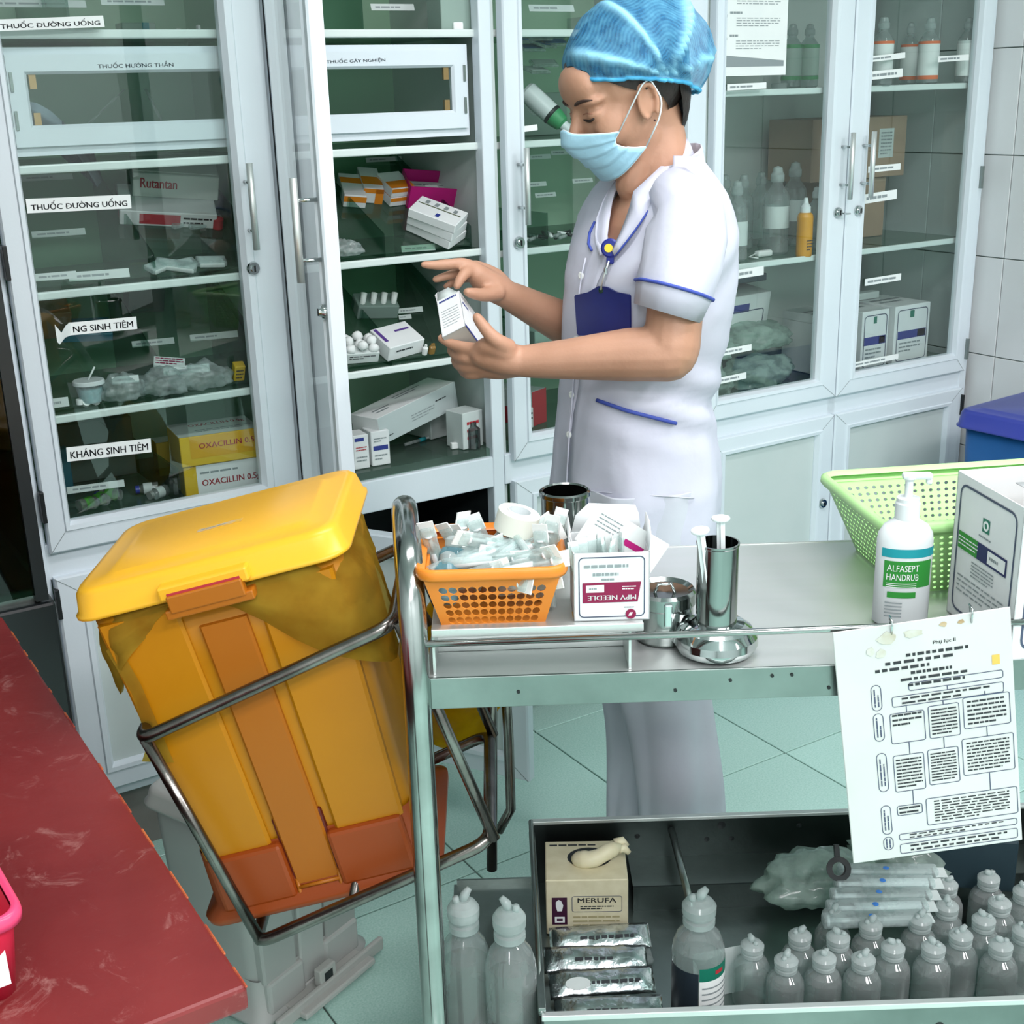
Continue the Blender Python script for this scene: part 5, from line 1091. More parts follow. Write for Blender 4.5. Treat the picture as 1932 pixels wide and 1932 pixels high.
# glove carton
gx = TM @ T3(.109, 1.636, .2795) @ RZ(-2)
t = thing('glove_box', 'cream carton of latex gloves with black lettering in the steel tray', 'box', gx)
cream = mat('cream_carton', 'D8D2B4', .6, 0, 'CDC6A6', 40)
gw, gd, gh = .124, .105, .096
k = MB()
for i in range(1): k.box(-gw / 2, 0, 0, gw / 2, gd, gh, cream, .0015, seg=1)
F = T3(0, -.0005, gh / 2) @ FRONT
k.quad((-.053, -.030, 0), (-.030, -.030, 0), (-.030, .018, 0), (-.053, .018, 0), mat('dark_purple_print', '3A1430', .5), F)
k.prism([(-.045, -.006), (-.038, -.006), (-.036, .004), (-.039, .012), (-.043, .014), (-.047, .010), (-.047, .002)], 0, .0004, CARD, F); k.box(-.049, -.026, .0, -.034, -.016, .0004, CARD, T=F @ T3(0, 0, 0)); k.box(-.046, -.023, .0003, -.037, -.019, .0006, mat('dark_purple_print', '3A1430', .5), T=F)
k.frame2(.076, .028, .0009, INKV, F @ T3(.015, .006, .0002), .004); k.text('MERUFA', .0085, INK, F @ T3(.015, .0125, .0003), .058); k.lines(.05, .008, 2, INK, F @ T3(.015, .0, .0003), .5, 3, 8)
k.lines(.07, .022, 3, mat('faint_cream_ink', 'A79F78', .6), F @ T3(.014, -.024, .0003), .4, 4, 4)
k.lines(.09, .008, 1, INK, T3(-.01, gd - .012, gh + .0004), .5, 5, 8)
k.lathe([(.034, 0), (.0, .0003)], BLACK, 20, T3(.006, gd * .56, gh + .0002) @ Matrix.Diagonal((1, .8, 1, 1)))
k.build('carton_body', t)
lat = mat('latex_glove', 'E4DDBE', .5, 0, 'DAD2B0', 30, sss=.1)
t = thing('latex_glove', 'crumpled latex glove pulled out of the cream carton', 'glove', gx @ T3(.015, .055, gh))
k = MB(); k.tube(fillet([(-.032, .002, .000), (-.024, -.014, .008), (.0, -.022, .014), (.022, -.010, .022), (.040, .0, .020)], .012, 5), [.006, .010, .012, .013, .013, .014, .014, .013, .013, .013, .013, .012, .012, .012, .013, .012, .012, .012, .010, .006][:20], lat, 12)
for dx, dy, dz, L_ in ((.03, .006, .024, .020), (.034, -.004, .018, .018), (.026, .012, .016, .016)): k.tube([(dx, dy, dz), (dx + L_ * .6, dy + .002, dz + .002), (dx + L_, dy, dz - .006)], [.007, .007, .004], lat, 10)
k.build('glove', t)

# foil packets
foil = mat('silver_foil', 'E0E4E5', .26, 1, 'B9C0C3', 30, .5, 28)
for i, (u, v, z_, rz, lab) in enumerate(((.125, 1.598, .300, 2, 'rearmost silver foil packet below the glove carton'), (.115, 1.552, .298, -1, 'second silver foil packet below the glove carton'), (.12, 1.503, .296, 3, 'third silver foil packet, with a pale oval window'), (.125, 1.452, .290, 0, 'front silver foil packet at the tray rim'))):
    o = thing('foil_packet', lab, 'packet', TM @ T3(u, v, z_) @ RZ(rz) @ RX(24), 'foil packets in the steel tray')
    k = MB(); n_ = 28; r_ = []
    for a in range(n_ + 1):
        x = -.075 + .15 * a / n_; e = 1 - abs(2 * a / n_ - 1) ** 6
        r_.append([(x, y, (.010 * e * math.cos((y) / .024 * 1.5) + .0022 * noise.noise(Vector((x * 60, y * 90, i * 5)))) * (1 if sgn > 0 else -.5)) for y, sgn in [(-.021 + .042 * b / 8, 1) for b in range(9)] + [(.021 - .042 * b / 8, -1) for b in range(1, 8)]])
    k.loft(r_, foil, caps=(True, True)); k.build('foil', o)
    k = MB(); k.lines(.09, .008, 1, INK, T3(.015, -.004, .0115) @ RX(8), .5, i, 9)
    if i == 2: k.lathe([(.018, 0), (.0, .0004)], PAPERG, 20, T3(-.035, -.004, .0115) @ RX(8) @ Matrix.Diagonal((1, .5, 1, 1)))
    k.build('print', o)
cloth = MB(); cloth.box(-.05, -.02, 0, .05, .02, .01, FILM, .004); o = cloth.build('clear_packet'); o.matrix_world = TM @ T3(.15, 1.575, .2795) @ RZ(4) ; tag(o, 'clear packet half under the front of the glove carton', 'packet')

# bottles
def bottle_twist(k, r, h, cap=MILKB, seed=0):
    """soft infusion bottle: round body, narrow neck, ribbed head with a twist-off wing"""
    k.lathe([(.0, .006), (r * .7, .0), (r * .96, .004), (r, .012), (r, h * .50), (r * .97, h * .57), (r * .82, h * .645), (r * .55, h * .70), (r * .44, h * .715), (r * .42, h * .75)], MILK, 20)
def bottle_cap(k, r, h):
    k.lathe([(r * .44, h * .725), (r * .54, h * .735), (r * .54, h * .775), (r * .46, h * .785), (r * .46, h * .805), (r * .56, h * .815), (r * .57, h * .87), (r * .46, h * .90), (r * .26, h * .925), (.0, h * .925)], MILKB, 18)
    k.tube([(0, 0, h * .915), (r * .08, 0, h * .955), (r * .26, 0, h * .99)], [r * .15, r * .17, r * .10], MILKB, 8)
    k.tube([(-r * .22, 0, h * .91), (-r * .27, 0, h * .955)], [r * .13, r * .11], MILKB, 8)
def liquid(k, r, h, f): k.lathe([(.0, .007), (r * .9, .006), (r * .965, .013), (r * .965, h * f), (.0, h * f)], WATER, 20)
def water_bottle(lab, M_, r, h, f, grp=None, label=False):
    t = thing('saline_bottle', lab, 'bottle', M_, grp)
    k = MB(); bottle_twist(k, r, h); k.build('bottle_body', t)
    k = MB(); bottle_cap(k, r * 1.13, h); k.build('cap', t)
    k = MB(); liquid(k, r, h, f); k.build('liquid', t)
    if label:
        def arc(a0, a1, z0, z1, m, off): 
            q_ = MB(); q_.loft([[((r + off) * math.sin(R(a)), -(r + off) * math.cos(R(a)), z) for a in np.linspace(a0, a1, 16)] for z in (z0, z1)], m, closed=False); return q_
        l = MB()
        for a0, a1, z0, z1, m, off in ((-18, 75, h * .06, h * .40, PAPER, .0004), (-18, 75, h * .40, h * .50, GLOGO, .0004), (18, 40, h * .44, h * .47, INKR, .0008), (-100, -20, h * .05, h * .46, mat('dark_label_back', '1F2A33', .5), .0003)):
            a = arc(a0, a1, z0, z1, m, off); l.add(a.v, a.f, m, True)
        for j in range(6): a = arc(-12, 66, h * (.34 - .045 * j), h * (.352 - .045 * j), INKG, .0008); l.add(a.v, a.f, INKG, True)
        l.build('label', t)
    return t
water_bottle('clear saline bottle on the trolley deck next to the trolley post', TM @ T3(-.0685, 1.435, .2755) @ RZ(20), .0335, .232, .50, 'pair of bottles on the trolley deck')
water_bottle('clear saline bottle on the trolley deck beside the steel tray wall', TM @ T3(-.008, 1.412, .2755) @ RZ(160), .0345, .232, .47, 'pair of bottles on the trolley deck')
water_bottle('large clear bottle with green headed white label in the steel tray', TM @ T3(.2475, 1.452, .2795) @ RZ(12), .036, .204, .46, None, True)
SBG = 'small saline bottles in the steel tray'
tops = [('front', [(1425, 1768), (1488, 1792), (1553, 1790), (1625, 1790), (1681, 1766), (1768, 1768), (1815, 1750), (1890, 1762)]), ('second', [(1512, 1748), (1582, 1752), (1648, 1732), (1738, 1718), (1852, 1710), (1930, 1742)]), ('third', [(1574, 1708), (1800, 1696), (1890, 1688)]), ('rear', [(1788, 1652), (1868, 1640), (1928, 1668)])]
proto = None; hb, rb = .110, .0255
ordn = ['first', 'second', 'third', 'fourth', 'fifth', 'sixth', 'seventh', 'eighth']
spots = []
for row, ps in tops:
    for i, (px, py) in enumerate(ps):
        p = uvz(at_z(px, py, .2795 + hb)); spots.append([p.x, p.y, row, i])
for it in range(60):                                   # push apart any that touch
    for a in spots:
        for b in spots:
            if a is b: continue
            d = Vector((a[0] - b[0], a[1] - b[1], 0)); L_ = max(d.length, 1e-4)
            if L_ < 2 * rb + .0012: m = d / L_ * (2 * rb + .0012 - L_) * .5; a[0] += m.x; a[1] += m.y; b[0] -= m.x; b[1] -= m.y
    for a in spots: a[1] = min(1.665, max(1.363 + rb + .003, a[1]))
for i, (u, v, row, j) in enumerate(spots):
    M_ = TM @ T3(u, v, .2795) @ RZ(rnd.uniform(0, 360)); lab = 'small clear saline bottle in the steel tray, %s row, %s from the left' % (row, ordn[j])
    if proto is None: proto = water_bottle(lab, M_, rb, hb, .42, SBG)
    else: copy_tree(proto, M_, lab, SBG)
for i, (u, v, rz) in enumerate(((.31, 1.402, 4), (.372, 1.43, 30), (.452, 1.44, -20))):
    pass
k = MB(); k.loft([[((rb + .0006) * math.sin(R(a)), -(rb + .0006) * math.cos(R(a)), z) for a in np.linspace(-60, 30, 10)] for z in (.012, .042)], PAPER, closed=False); o = k.build('label', proto)
wh = uvz(at_z(1390, 1890, .30)); o = MB().box(-.045, 0, 0, .045, .001, .07, PAPERG).build('paper_card'); o.matrix_world = TM @ T3(.292, 1.49, .2795) @ RZ(14) @ RX(-8); tag(o, 'pale card standing behind the first small bottle', 'card')
# wrapped syringes lying behind the bottles
for i in range(5):
    p = uvz(at_z(1690, 1652 + 22 * i, .385 - .005 * i))
    t = thing('wrapped_syringe', 'large wrapped syringe lying on the small bottles, %s from the back' % ordn[i], 'syringe', TM @ T3(p.x - .005 * i, p.y, p.z + .006) @ RZ(-4 + i) @ RX(4 * (i % 2)), 'large wrapped syringes in the tray')
    k = MB(); k.tube([(-.045, 0, 0), (.05, 0, 0)], .0085, WPLAST if i % 2 else MILKB, 12); k.tube([(-.075, 0, 0), (-.045, 0, 0)], .004, WPLAST, 8); k.tube([(-.079, 0, 0), (-.076, 0, 0)], .009, WPLAST, 12); k.build('syringe', t)
    k = MB(); k.box(-.085, -.011, -.0075, .06, .011, .0095, FILM, .004); k.box(.055, -.011, -.001, .072, .011, .001, PAPERG); k.build('wrapper', t)
    k = MB(); k.lathe([(.0045, 0), (.0, .0006)], mat('blue_dot', '3F7FD0', .5), 12, T3(-.016, -.004, .0098)); k.build('print', t)
film_lump('clear_bag', 'crumpled clear tubing bag under the flow chart at the tray back', 'bag', 1500, 600, .9, .09, .05, .045, FILMG, 41).matrix_world = TM @ T3(.47, 1.66, .322)
film_lump('clear_bag', 'greenish tubing bag at the right end of the tray back', 'bag', 1500, 600, .9, .08, .05, .05, FILMG, 44).matrix_world = TM @ T3(.60, 1.70, .322)
t = thing('black_clamp', 'black plastic clamp among the tubing under the flow chart', 'clamp', TM @ T3(.475, 1.60, .405) @ RX(60)); k = MB(); k.lathe([(.010, 0), (.017, .001), (.018, .008), (.010, .009)], BLACK, 18); k.build('ring', t); k = MB(); k.box(-.004, .012, 0, .004, .035, .006, BLACK, .001); k.build('lever', t)
o = MB().box(-.07, -.045, 0, .07, .045, .09, mat('dark_teal_box', '22343C', .5), .004).build('dark_box'); o.matrix_world = TM @ T3(.70, 1.70, .322) @ RZ(-12); tag(o, 'dark box at the far right of the steel tray', 'box')

# ================================================================== PEDAL BINS
def bin_mats(n, lid, body, base, strut, bvar):
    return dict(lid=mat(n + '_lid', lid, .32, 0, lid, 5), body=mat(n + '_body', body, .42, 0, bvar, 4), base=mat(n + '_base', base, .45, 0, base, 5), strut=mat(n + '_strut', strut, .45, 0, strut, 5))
def pedal_bin(name, label, M_, m, W=.30, D=.22, H=.44, lid_h=.034, tab=True, lidmark=False, shut=0):
    """W x D at the lid; the body narrows downward; front face towards -y with two raised panels and a strut"""
    t = thing(name, label, 'bin', M_)
    wb, db, wt, dt = W * .40, D * .40, W * .46, D * .44
    def lv(f): return wb + (wt - wb) * f, db + (dt - db) * f
    k = MB(); rs = []
    for f in (.0, .18, .5, .8, 1.0):
        a, b = lv(f); rs.append(rr(a, b, .03, f * (H - lid_h)))
    k.loft(rs, m['body'], caps=(True, True)); k.build('body', t)
    zb = H * .20
    k = MB()
    a, b = lv(0); a2, b2 = lv(.22)
    k.loft([rr(a * 1.08, b * 1.10, .02, -.004), rr(a * 1.16, b * 1.20, .03, 0), rr(a * 1.17, b * 1.22, .03, .010), rr(a * 1.06, b * 1.08, .024, .020), rr(a * 1.035, b * 1.05, .022, zb)], m['base'], caps=(True, False))
    for s in (-1, 1): k.box(s * a * .58 - a * .36, -b * 1.16, .012, s * a * .58 + a * .36, -b * .9, zb - .004, m['base'], .006)
    k.build('base', t)
    k = MB(); k.box(-a * .24, -b * 1.075, .022, a * .24, -b * .95, zb + .03, mat(name + '_recess', {'yellow_pedal_bin': '5A1710', 'grey_pedal_bin': '8E908C'}.get(name, '14305F'), .5), .004); k.build('base_recess', t)
    for s in (-1, 1):
        k = MB(); rs = []
        for f, zf in ((.20, 0), (.97, 1)):
            a, b = lv(f); x0, x1 = sorted((s * a * .30, s * a * .93)); z = f * (H - lid_h)
            y0, y1 = -b - .008, -b + .02
            rs.append([(x0, y1, z), (x0, y0 + .004, z), (x0 + .004 * 1, y0, z), (x1 - .004, y0, z), (x1, y0 + .004, z), (x1, y1, z)])
        k.loft(rs, m['body'], caps=(True, True), smooth=False); k.build('front_panel', t)
    k = MB(); rs = []
    for f in (.06, .90):
        a, b = lv(f); z = f * (H - lid_h); hw = .030
        rs.append([(-hw, -b + .005, z), (-hw, -b - .006, z), (-hw + .003, -b - .009, z), (hw - .003, -b - .009, z), (hw, -b - .006, z), (hw, -b + .005, z)])
    k.loft(rs, m['strut'], caps=(True, True), smooth=False); s_ = k.build('lift_strut', t)
    k = MB(); a, b = lv(.05); z = .05 * (H - lid_h)
    for x in (-.028, .028): k.tube([(x, -b - .006, z + .012), (x, -b - .012, z - .008), (x + .004, -b - .012, z - .014)], .0028, m['strut'], 6)
    k.tube([(-.028, -b - .010, z), (.028, -b - .010, z)], .0028, m['strut'], 6); k.build('strut_hook', s_)
    k = MB(); a, b = W / 2, D / 2; z = H - lid_h
    k.loft([rr(a - .004, b - .004, .030, z - .002), rr(a, b, .034, z), rr(a, b, .034, z + .004), rr(a - .003, b - .003, .034, z + .006), rr(a - .007, b - .007, .034, z + lid_h * .80), rr(a - .012, b - .012, .032, z + lid_h * .96), rr(a - .020, b - .020, .028, z + lid_h), rr(a - .042, b - .040, .020, z + lid_h), rr(a - .047, b - .045, .018, z + lid_h + .003)], m['lid'], caps=(False, True))
    lid = k.build('lid', t)
    if tab:
        k = MB(); k.box(-.056, -b - .012, z + .004, .056, -b + .012, z + .022, m['lid'], .003); k.box(-.047, -b - .016, z - .012, .047, -b - .002, z + .010, m['strut'], .002); k.box(-.0455, -b - .0125, z + .010, .0455, -b - .0121, z + .013, INKR); k.box(-.055, -b - .013, z - .020, .055, -b + .02, z - .008, m['strut'], .002); k.build('latch_tab', lid)
    if lidmark:
        k = MB(); k.box(-.03, -.006, 0, .03, .006, .0004, mat('worn_sticker', 'B9A890', .5, 0, 'D8A93C', 60)); k.lines(.05, .006, 1, INKG, T3(0, 0, .0006), .5, 4); o = k.build('worn_sticker', lid); o.location = (.0, -.01, z + lid_h + .0032)
    return t
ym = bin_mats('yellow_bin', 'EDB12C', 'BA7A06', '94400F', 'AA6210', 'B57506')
# the bin leans in its askew holder
pb0, pb1 = uvz(at_v(402, 1716, 1.47)), uvz(at_v(782, 1636, 1.47))
pl0, pl1 = uvz(at_v(182, 1165, 1.42)), uvz(at_v(690, 1035, 1.42))
LEAN = 13.2
base_c = (pb0 + pb1) / 2; BINM = TM @ T3(base_c.x + .020, 1.562, base_c.z + .009) @ RY(-LEAN)
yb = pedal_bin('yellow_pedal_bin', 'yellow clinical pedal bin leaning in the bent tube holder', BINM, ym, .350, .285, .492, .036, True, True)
# its liner, spilling out under the lid
ol = clear('olive_bin_liner', 'D6C070', 1.0, .15, .7, 'BFA03A', 14, .4, .62)
k = MB(); rs = []; NP = 72
for j in range(9):
    f = j / 8; ring = []
    for i in range(NP):
        a = 2 * math.pi * i / NP; ca, sa = math.cos(a), math.sin(a)
        right = max(0, math.cos(a + .50)) ** 4; left = max(0, math.cos(a - math.pi - .45)) ** 10
        drop = .006 + .145 * right + .11 * left + .008 * noise.noise(Vector((ca * 3, sa * 3, 1)))
        e = 1 / max(abs(ca) / .152, abs(sa) / .128); e = min(e, .175)
        bulge = 1.02 + .16 * right * math.sin(f * 2.2) * (1 if ca > 0 else 0) + .07 * math.sin(f * 2.6) * (.5 + right + left) + .09 * noise.noise(Vector((ca * 5, sa * 5, f * 2.5))) * f + .045 * noise.noise(Vector((ca * 17, sa * 17, f * 5)))
        ring.append((ca * e * bulge, sa * e * bulge, .453 - drop * f))
    rs.append(ring)
k.loft(rs, ol); k.build('bin_liner', yb)
k = MB(); k.loft([[(-.150, -.130, .41), (-.132, -.134, .42)], [(-.138, -.134, .35), (-.122, -.136, .36)], [(-.142, -.134, .28), (-.120, -.136, .29)], [(-.160, -.130, .255), (-.120, -.134, .245)]], ol, closed=False); k.build('liner_tail', yb)
# grey bin on the floor
gm2 = bin_mats('grey_bin', 'B5B6B2', 'B9BBB8', 'BDBFBC', 'C3C5C2', 'AFB1AE')
gb = pedal_bin('grey_pedal_bin', 'grey pedal bin on the floor behind the red table corner', T3(.632, 1.90, .004) @ RZ(23), gm2, .30, .25, .40, .03, True)
k = MB(); k.box(-.08, -.165, .004, .10, -.10, .016, gm2['lid'], .003); k.box(-.13, -.150, .004, .14, -.140, .030, gm2['lid'], .003); k.box(-.02, -.145, .02, .02, -.128, .055, gm2['lid'], .003); k.box(-.010, -.1456, .03, .010, -.1450, .046, DARK); k.build('pedal', gb)
# blue bin at the right edge
bm_ = bin_mats('blue_bin', '3B46A0', '1E5C9A', '1B3F80', '234E94', '1A528C')
bb = pedal_bin('blue_pedal_bin', 'blue pedal bin standing on the floor at the right edge', T3(2.875, 1.965, .004) @ RZ(4), bm_, .40, .34, .685, .045, False)
k = MB(); NB_ = 48; k.loft([[(math.cos(2 * math.pi * i / NB_) * (.178 + .006 * math.sin(i * 2.3 + j)) , math.sin(2 * math.pi * i / NB_) * (.148 + .006 * math.cos(i * 1.7 + j)), .635 - .05 * j - .012 * (j > 1) * math.sin(i * .9)) for i in range(NB_)] for j in range(3)], clear('blue_liner', '4C86C8', .9, .1, .6, '2F6FB4', 20)); k.build('bin_liner', bb)
# yellow bag in the rear of the holder
t = thing('yellow_waste_bag', 'yellow waste bag hanging behind the trolley post', 'bag', TM @ T3(-.085, 1.80, .545))
yb_m = clear('yellow_bag_film', 'D9B51E', .9, .2, .85, 'D0A514', 14, .4, .6)
bm = bmesh.new(); bmesh.ops.create_icosphere(bm, subdivisions=4, radius=1)
for v in bm.verts:
    n_ = noise.fractal(v.co * 2, 1, 2, 3) * .10; v.co *= 1 + n_; v.co.x *= .085; v.co.y *= .07; v.co.z = v.co.z * .12 if v.co.z < 0 else v.co.z * .13
k = MB(); bm.verts.index_update(); k.add([tuple(v.co + Vector((0, 0, .10))) for v in bm.verts], [tuple(x.index for x in f.verts) for f in bm.faces], yb_m, True); bm.free(); k.build('bag', t)
k = MB(); k.box(-.02, -.001, 0, .02, .001, .045, PAPER); k.lines(.03, .03, 4, INKG, T3(0, -.0013, .022) @ FRONT, .4, 2); o = k.build('label_strip', t); o.location = (-.035, -.078, .28)
# ================================================================== NURSE
NU0, NV0 = .25, 2.08
NM = TM @ T3(NU0, NV0, 0)
def N(px, py, v=2.08):
    p = uvz(at_v(px, py, v)); return Vector((p.x - NU0, p.y - NV0, p.z))
nurse = thing('person', 'nurse in white tunic, blue bouffant cap and face mask reading a carton', 'person', NM)
PH = R(24); FWD = Vector((-math.cos(PH), -math.sin(PH), 0)); LFT = Vector((math.sin(PH), -math.cos(PH), 0))
def skinmat():
    m = mat('skin', 'B2866D', .5, 0, 'BD9077', 14, .05, 220, sss=.08); return m
SKIN = skinmat()
HAIR = mat('black_hair', '1C1614', .45, 0, '2A201C', 40, .3, 120, stretch=(1, 1, .15))
# ---- the body as one surface: overlapping tapered limbs and ellipsoids, fused by a voxel remesh
bk = MB()
def limb(pts, rad, n=16):
    """tapered rounded chain of points"""
    pts = [Vector(p) for p in pts]; P, Rr = [], []
    d0 = (pts[0] - pts[1]).normalized(); d1 = (pts[-1] - pts[-2]).normalized()
    for a in (80, 55, 25): P.append(pts[0] + d0 * rad[0] * math.sin(R(a))); Rr.append(rad[0] * math.cos(R(a)))
    N_ = len(pts)
    for i in range(N_ - 1):
        p0, p1, p2, p3 = pts[max(i - 1, 0)], pts[i], pts[i + 1], pts[min(i + 2, N_ - 1)]
        for s in range(5):
            t = s / 5; t2, t3 = t * t, t ** 3
            P.append(.5 * ((2 * p1) + (p2 - p0) * t + (2 * p0 - 5 * p1 + 4 * p2 - p3) * t2 + (3 * p1 - p0 - 3 * p2 + p3) * t3)); Rr.append(rad[i] * (1 - t) + rad[i + 1] * t)
    P.append(pts[-1]); Rr.append(rad[-1])
    for a in (25, 55, 80): P.append(pts[-1] + d1 * rad[-1] * math.sin(R(a))); Rr.append(rad[-1] * math.cos(R(a)))
    bk.tube(P, Rr, SKIN, n)
def ell(c, r, M_=None, n=20):
    prof = [(math.sin(R(a)), -math.cos(R(a))) for a in np.linspace(2, 178, 15)]
    q = MB(); q.lathe(prof, SKIN, n)
    vs = []; T = (M_ or Matrix()) @ T3(*c) @ Matrix.Diagonal((*r, 1))
    bm = bmesh.new(); bmesh.ops.create_uvsphere(bm, u_segments=n, v_segments=14, radius=1); bm.verts.index_update()
    bk.add([tuple(v.co) for v in bm.verts], [tuple(x.index for x in f.verts) for f in bm.faces], SKIN, True, T); bm.free()
# head frame: x forward, y her left, z up
HC = N(1184, 174, 2.065)
hyaw, hpit = R(20), R(20)
hx = Vector((-math.cos(hyaw) * math.cos(hpit), -math.sin(hyaw) * math.cos(hpit), -math.sin(hpit)))
hy = Z.cross(hx).normalized(); hz = hx.cross(hy)
HM = Matrix((hx, hy, hz)).transposed().to_4x4(); HM.translation = HC
ell((-.010, 0, .030), (.098, .076, .090), HM); ell((.030, 0, -.022), (.064, .062, .078), HM); ell((.034, 0, -.070), (.048, .050, .046), HM); ell((.054, 0, -.090), (.030, .034, .022), HM)
ell((.074, 0, .036), (.026, .050, .036), HM)
for s in (-1, 1):
    ell((.070, s * .030, .016), (.022, .026, .009), HM); ell((.050, s * .036, -.030), (.036, .027, .034), HM)
    ell((.073, s * .032, -.004), (.016, .017, .012), HM)
    ell((.010, s * .071, -.014), (.013, .006, .024), HM)
    e = [HM @ Vector((.008 + .014 * math.cos(R(a)) - .003 * math.sin(R(a)), s * (.075 + .006 * (math.cos(R(a)) < .2)), -.012 + .025 * math.sin(R(a)))) for a in range(-70, 260, 30)]
    limb(e, [.0040] * len(e), 8)
limb([HM @ Vector(p) for p in ((.086, 0, .012), (.096, 0, -.010), (.108, 0, -.030), (.112, 0, -.040))], [.008, .009, .011, .012], 10)
ell((.100, 0, -.042), (.016, .018, .009), HM)
ell((.086, 0, -.066), (.012, .022, .012), HM)
# neck
nk = N(1248, 332, 2.07)
limb([HM @ Vector((-.026, 0, -.02)), HM @ Vector((-.026, 0, -.07)), nk, nk + Vector((.02, .01, -.08))], [.047, .045, .049, .055], 20)
limb([HM @ Vector((.0, .02, -.07)), nk + Vector((-.045, -.015, -.01))], [.03, .03], 12)
# torso and legs inside the clothes
chest = N(1235, 480, 2.08); waist = N(1205, 730, 2.08); hip = N(1210, 930, 2.08)
for c, a, b, h in ((N(1256, 420), .075, .115, .075), (chest, .090, .130, .12), (waist, .082, .115, .15), (hip, .095, .130, .12)):
    Mt = Matrix((FWD, LFT, Z)).transposed().to_4x4(); Mt.translation = c; ell((0, 0, 0), (a, b, h), Mt)
LEGS = []
for v_, cxs in ((2.02, ((960, 1215), (1200, 1228), (1430, 1277), (1525, 1292))), (2.15, ((960, 1205), (1200, 1200), (1430, 1217), (1525, 1212)))):
    pts = [N(x, y, v_) for y, x in cxs]; foot = Vector((pts[-1].x + .008, pts[-1].y, .055)); LEGS.append(foot)
    limb(pts + [foot], [.075, .060, .048, .044, .036]); limb([foot, foot + FWD * .10 + Vector((0, 0, -.022)), foot + FWD * .16 + Vector((0, 0, -.028))], [.036, .032, .022])
feet = LEGS
# near (left) arm
LS, LE, LW = N(1293, 425, 1.945), N(1262, 668, 1.895), N(985, 682, 1.94)
limb([N(1285, 415, 1.99), LS, LS.lerp(LE, .5), LE + Vector((.004, 0, .008))], [.035, .040, .043, .043])
limb([LE, LE.lerp(LW, .28) + Vector((0, 0, .002)), LE.lerp(LW, .7), LW], [.0425, .041, .031, .0245])
# far (right) arm
RS, RE, RW = N(1150, 460, 2.23), N(1125, 640, 2.235), N(957, 556, 2.10)
limb([N(1190, 430, 2.16), RS, RE], [.034, .038, .038])
limb([RE, RE.lerp(RW, .3), RE.lerp(RW, .75), RW], [.038, .039, .029, .023])
# the carton she holds: three edges meeting at its nearest corner
DEP = (at_v(878, 615, 1.955) - CAM).dot(CF); KX = DEP / FPX
def cvec(x, y, d): w_ = CR * (x * KX) + CD * (y * KX) + CF * (d * KX); return uvz(w_)
P0 = N(878, 615, 1.955); e1, e2, e3 = cvec(-14, -74, 66), cvec(-42, 19, 12.4), cvec(50, 60, 78)
e1n = e1.normalized(); e2n = (e2 - e1n * e2.dot(e1n)).normalized(); e3n = e1n.cross(e2n); e3n = e3n if e3n.dot(e3) > 0 else -e3n
# left hand: palm under and behind the carton
def hand(palm_pts, palm_r, fingers):
    for p, r_ in palm_pts: limb(p, r_, 14)
    for p, r_ in fingers: limb(p, r_, 10)
HNv = 1.945
def H(px, py, v=1.945): return N(px, py, v)
hand([([LW, H(950, 676, 1.94), H(912, 668, 1.945)], [.0245, .026, .022]), ([LW, H(940, 690, 1.96), H(900, 688, 1.972)], [.023, .022, .019]), ([H(955, 664, 1.93), H(928, 652, 1.925), H(910, 660, 1.94)], [.019, .016, .016])], None,
     [([H(958, 655, 1.925), H(934, 640, 1.912), H(914, 618, 1.918), H(900, 599, 1.925)], [.0145, .0118, .0102, .0082]),
      ([H(912, 662, 1.945), H(880, 656, 1.952), H(853, 649, 1.965), H(832, 638, 1.975)], [.0125, .0098, .0088, .0070]),
      ([H(908, 676, 1.95), H(879, 676, 1.955), H(860, 670, 1.975), H(850, 660, 1.992)], [.012, .0100, .0088, .0072]),
      ([H(904, 690, 1.958), H(878, 693, 1.965), H(864, 688, 1.985), H(857, 678, 2.0)], [.0115, .0095, .0085, .0070]),
      ([H(906, 703, 1.965), H(887, 707, 1.97), H(875, 703, 1.985), H(868, 694, 1.998)], [.0105, .0085, .0075, .0062])])
# right hand: index stretched out over the flap, thumb and middle finger on the carton
hand([([RW, H(925, 538, 2.085), H(900, 518, 2.07)], [.023, .0245, .0185]), ([RW, H(930, 528, 2.10), H(896, 508, 2.095)], [.021, .021, .0155])], None,
     [([H(896, 507, 2.07), H(872, 498, 2.062), H(846, 499, 2.055), H(816, 500, 2.05), H(799, 499, 2.046)], [.0125, .0105, .0092, .0078, .0060]),
      ([H(938, 552, 2.07), H(914, 556, 2.045), H(895, 554, 2.03), H(882, 551, 2.022)], [.0145, .0118, .0100, .0078]),
      ([H(896, 512, 2.075), H(880, 514, 2.05), H(868, 528, 2.035), H(862, 540, 2.030)], [.0118, .0100, .0086, .0068]),
      ([H(898, 516, 2.095), H(872, 514, 2.085), H(846, 520, 2.075), H(822, 527, 2.068)], [.0112, .0092, .0080, .0064]),
      ([H(902, 522, 2.105), H(878, 524, 2.10), H(858, 532, 2.09), H(842, 540, 2.082)], [.0102, .0084, .0072, .0060])])
raw = bk.build('body_raw'); md = raw.modifiers.new('r', 'REMESH'); md.mode = 'VOXEL'; md.voxel_size = .0031; md.use_smooth_shade = True
sm_ = raw.modifiers.new('s', 'SMOOTH'); sm_.factor = .5; sm_.iterations = 7
dg = bpy.context.evaluated_depsgraph_get(); dg.update()
me = bpy.data.meshes.new_from_object(raw.evaluated_get(dg)); me.name = 'body'
me.materials.clear(); me.materials.append(SKIN); me.polygons.foreach_set('use_smooth', [True] * len(me.polygons)); me.polygons.foreach_set('material_index', [0] * len(me.polygons))
bpy.data.objects.remove(raw)
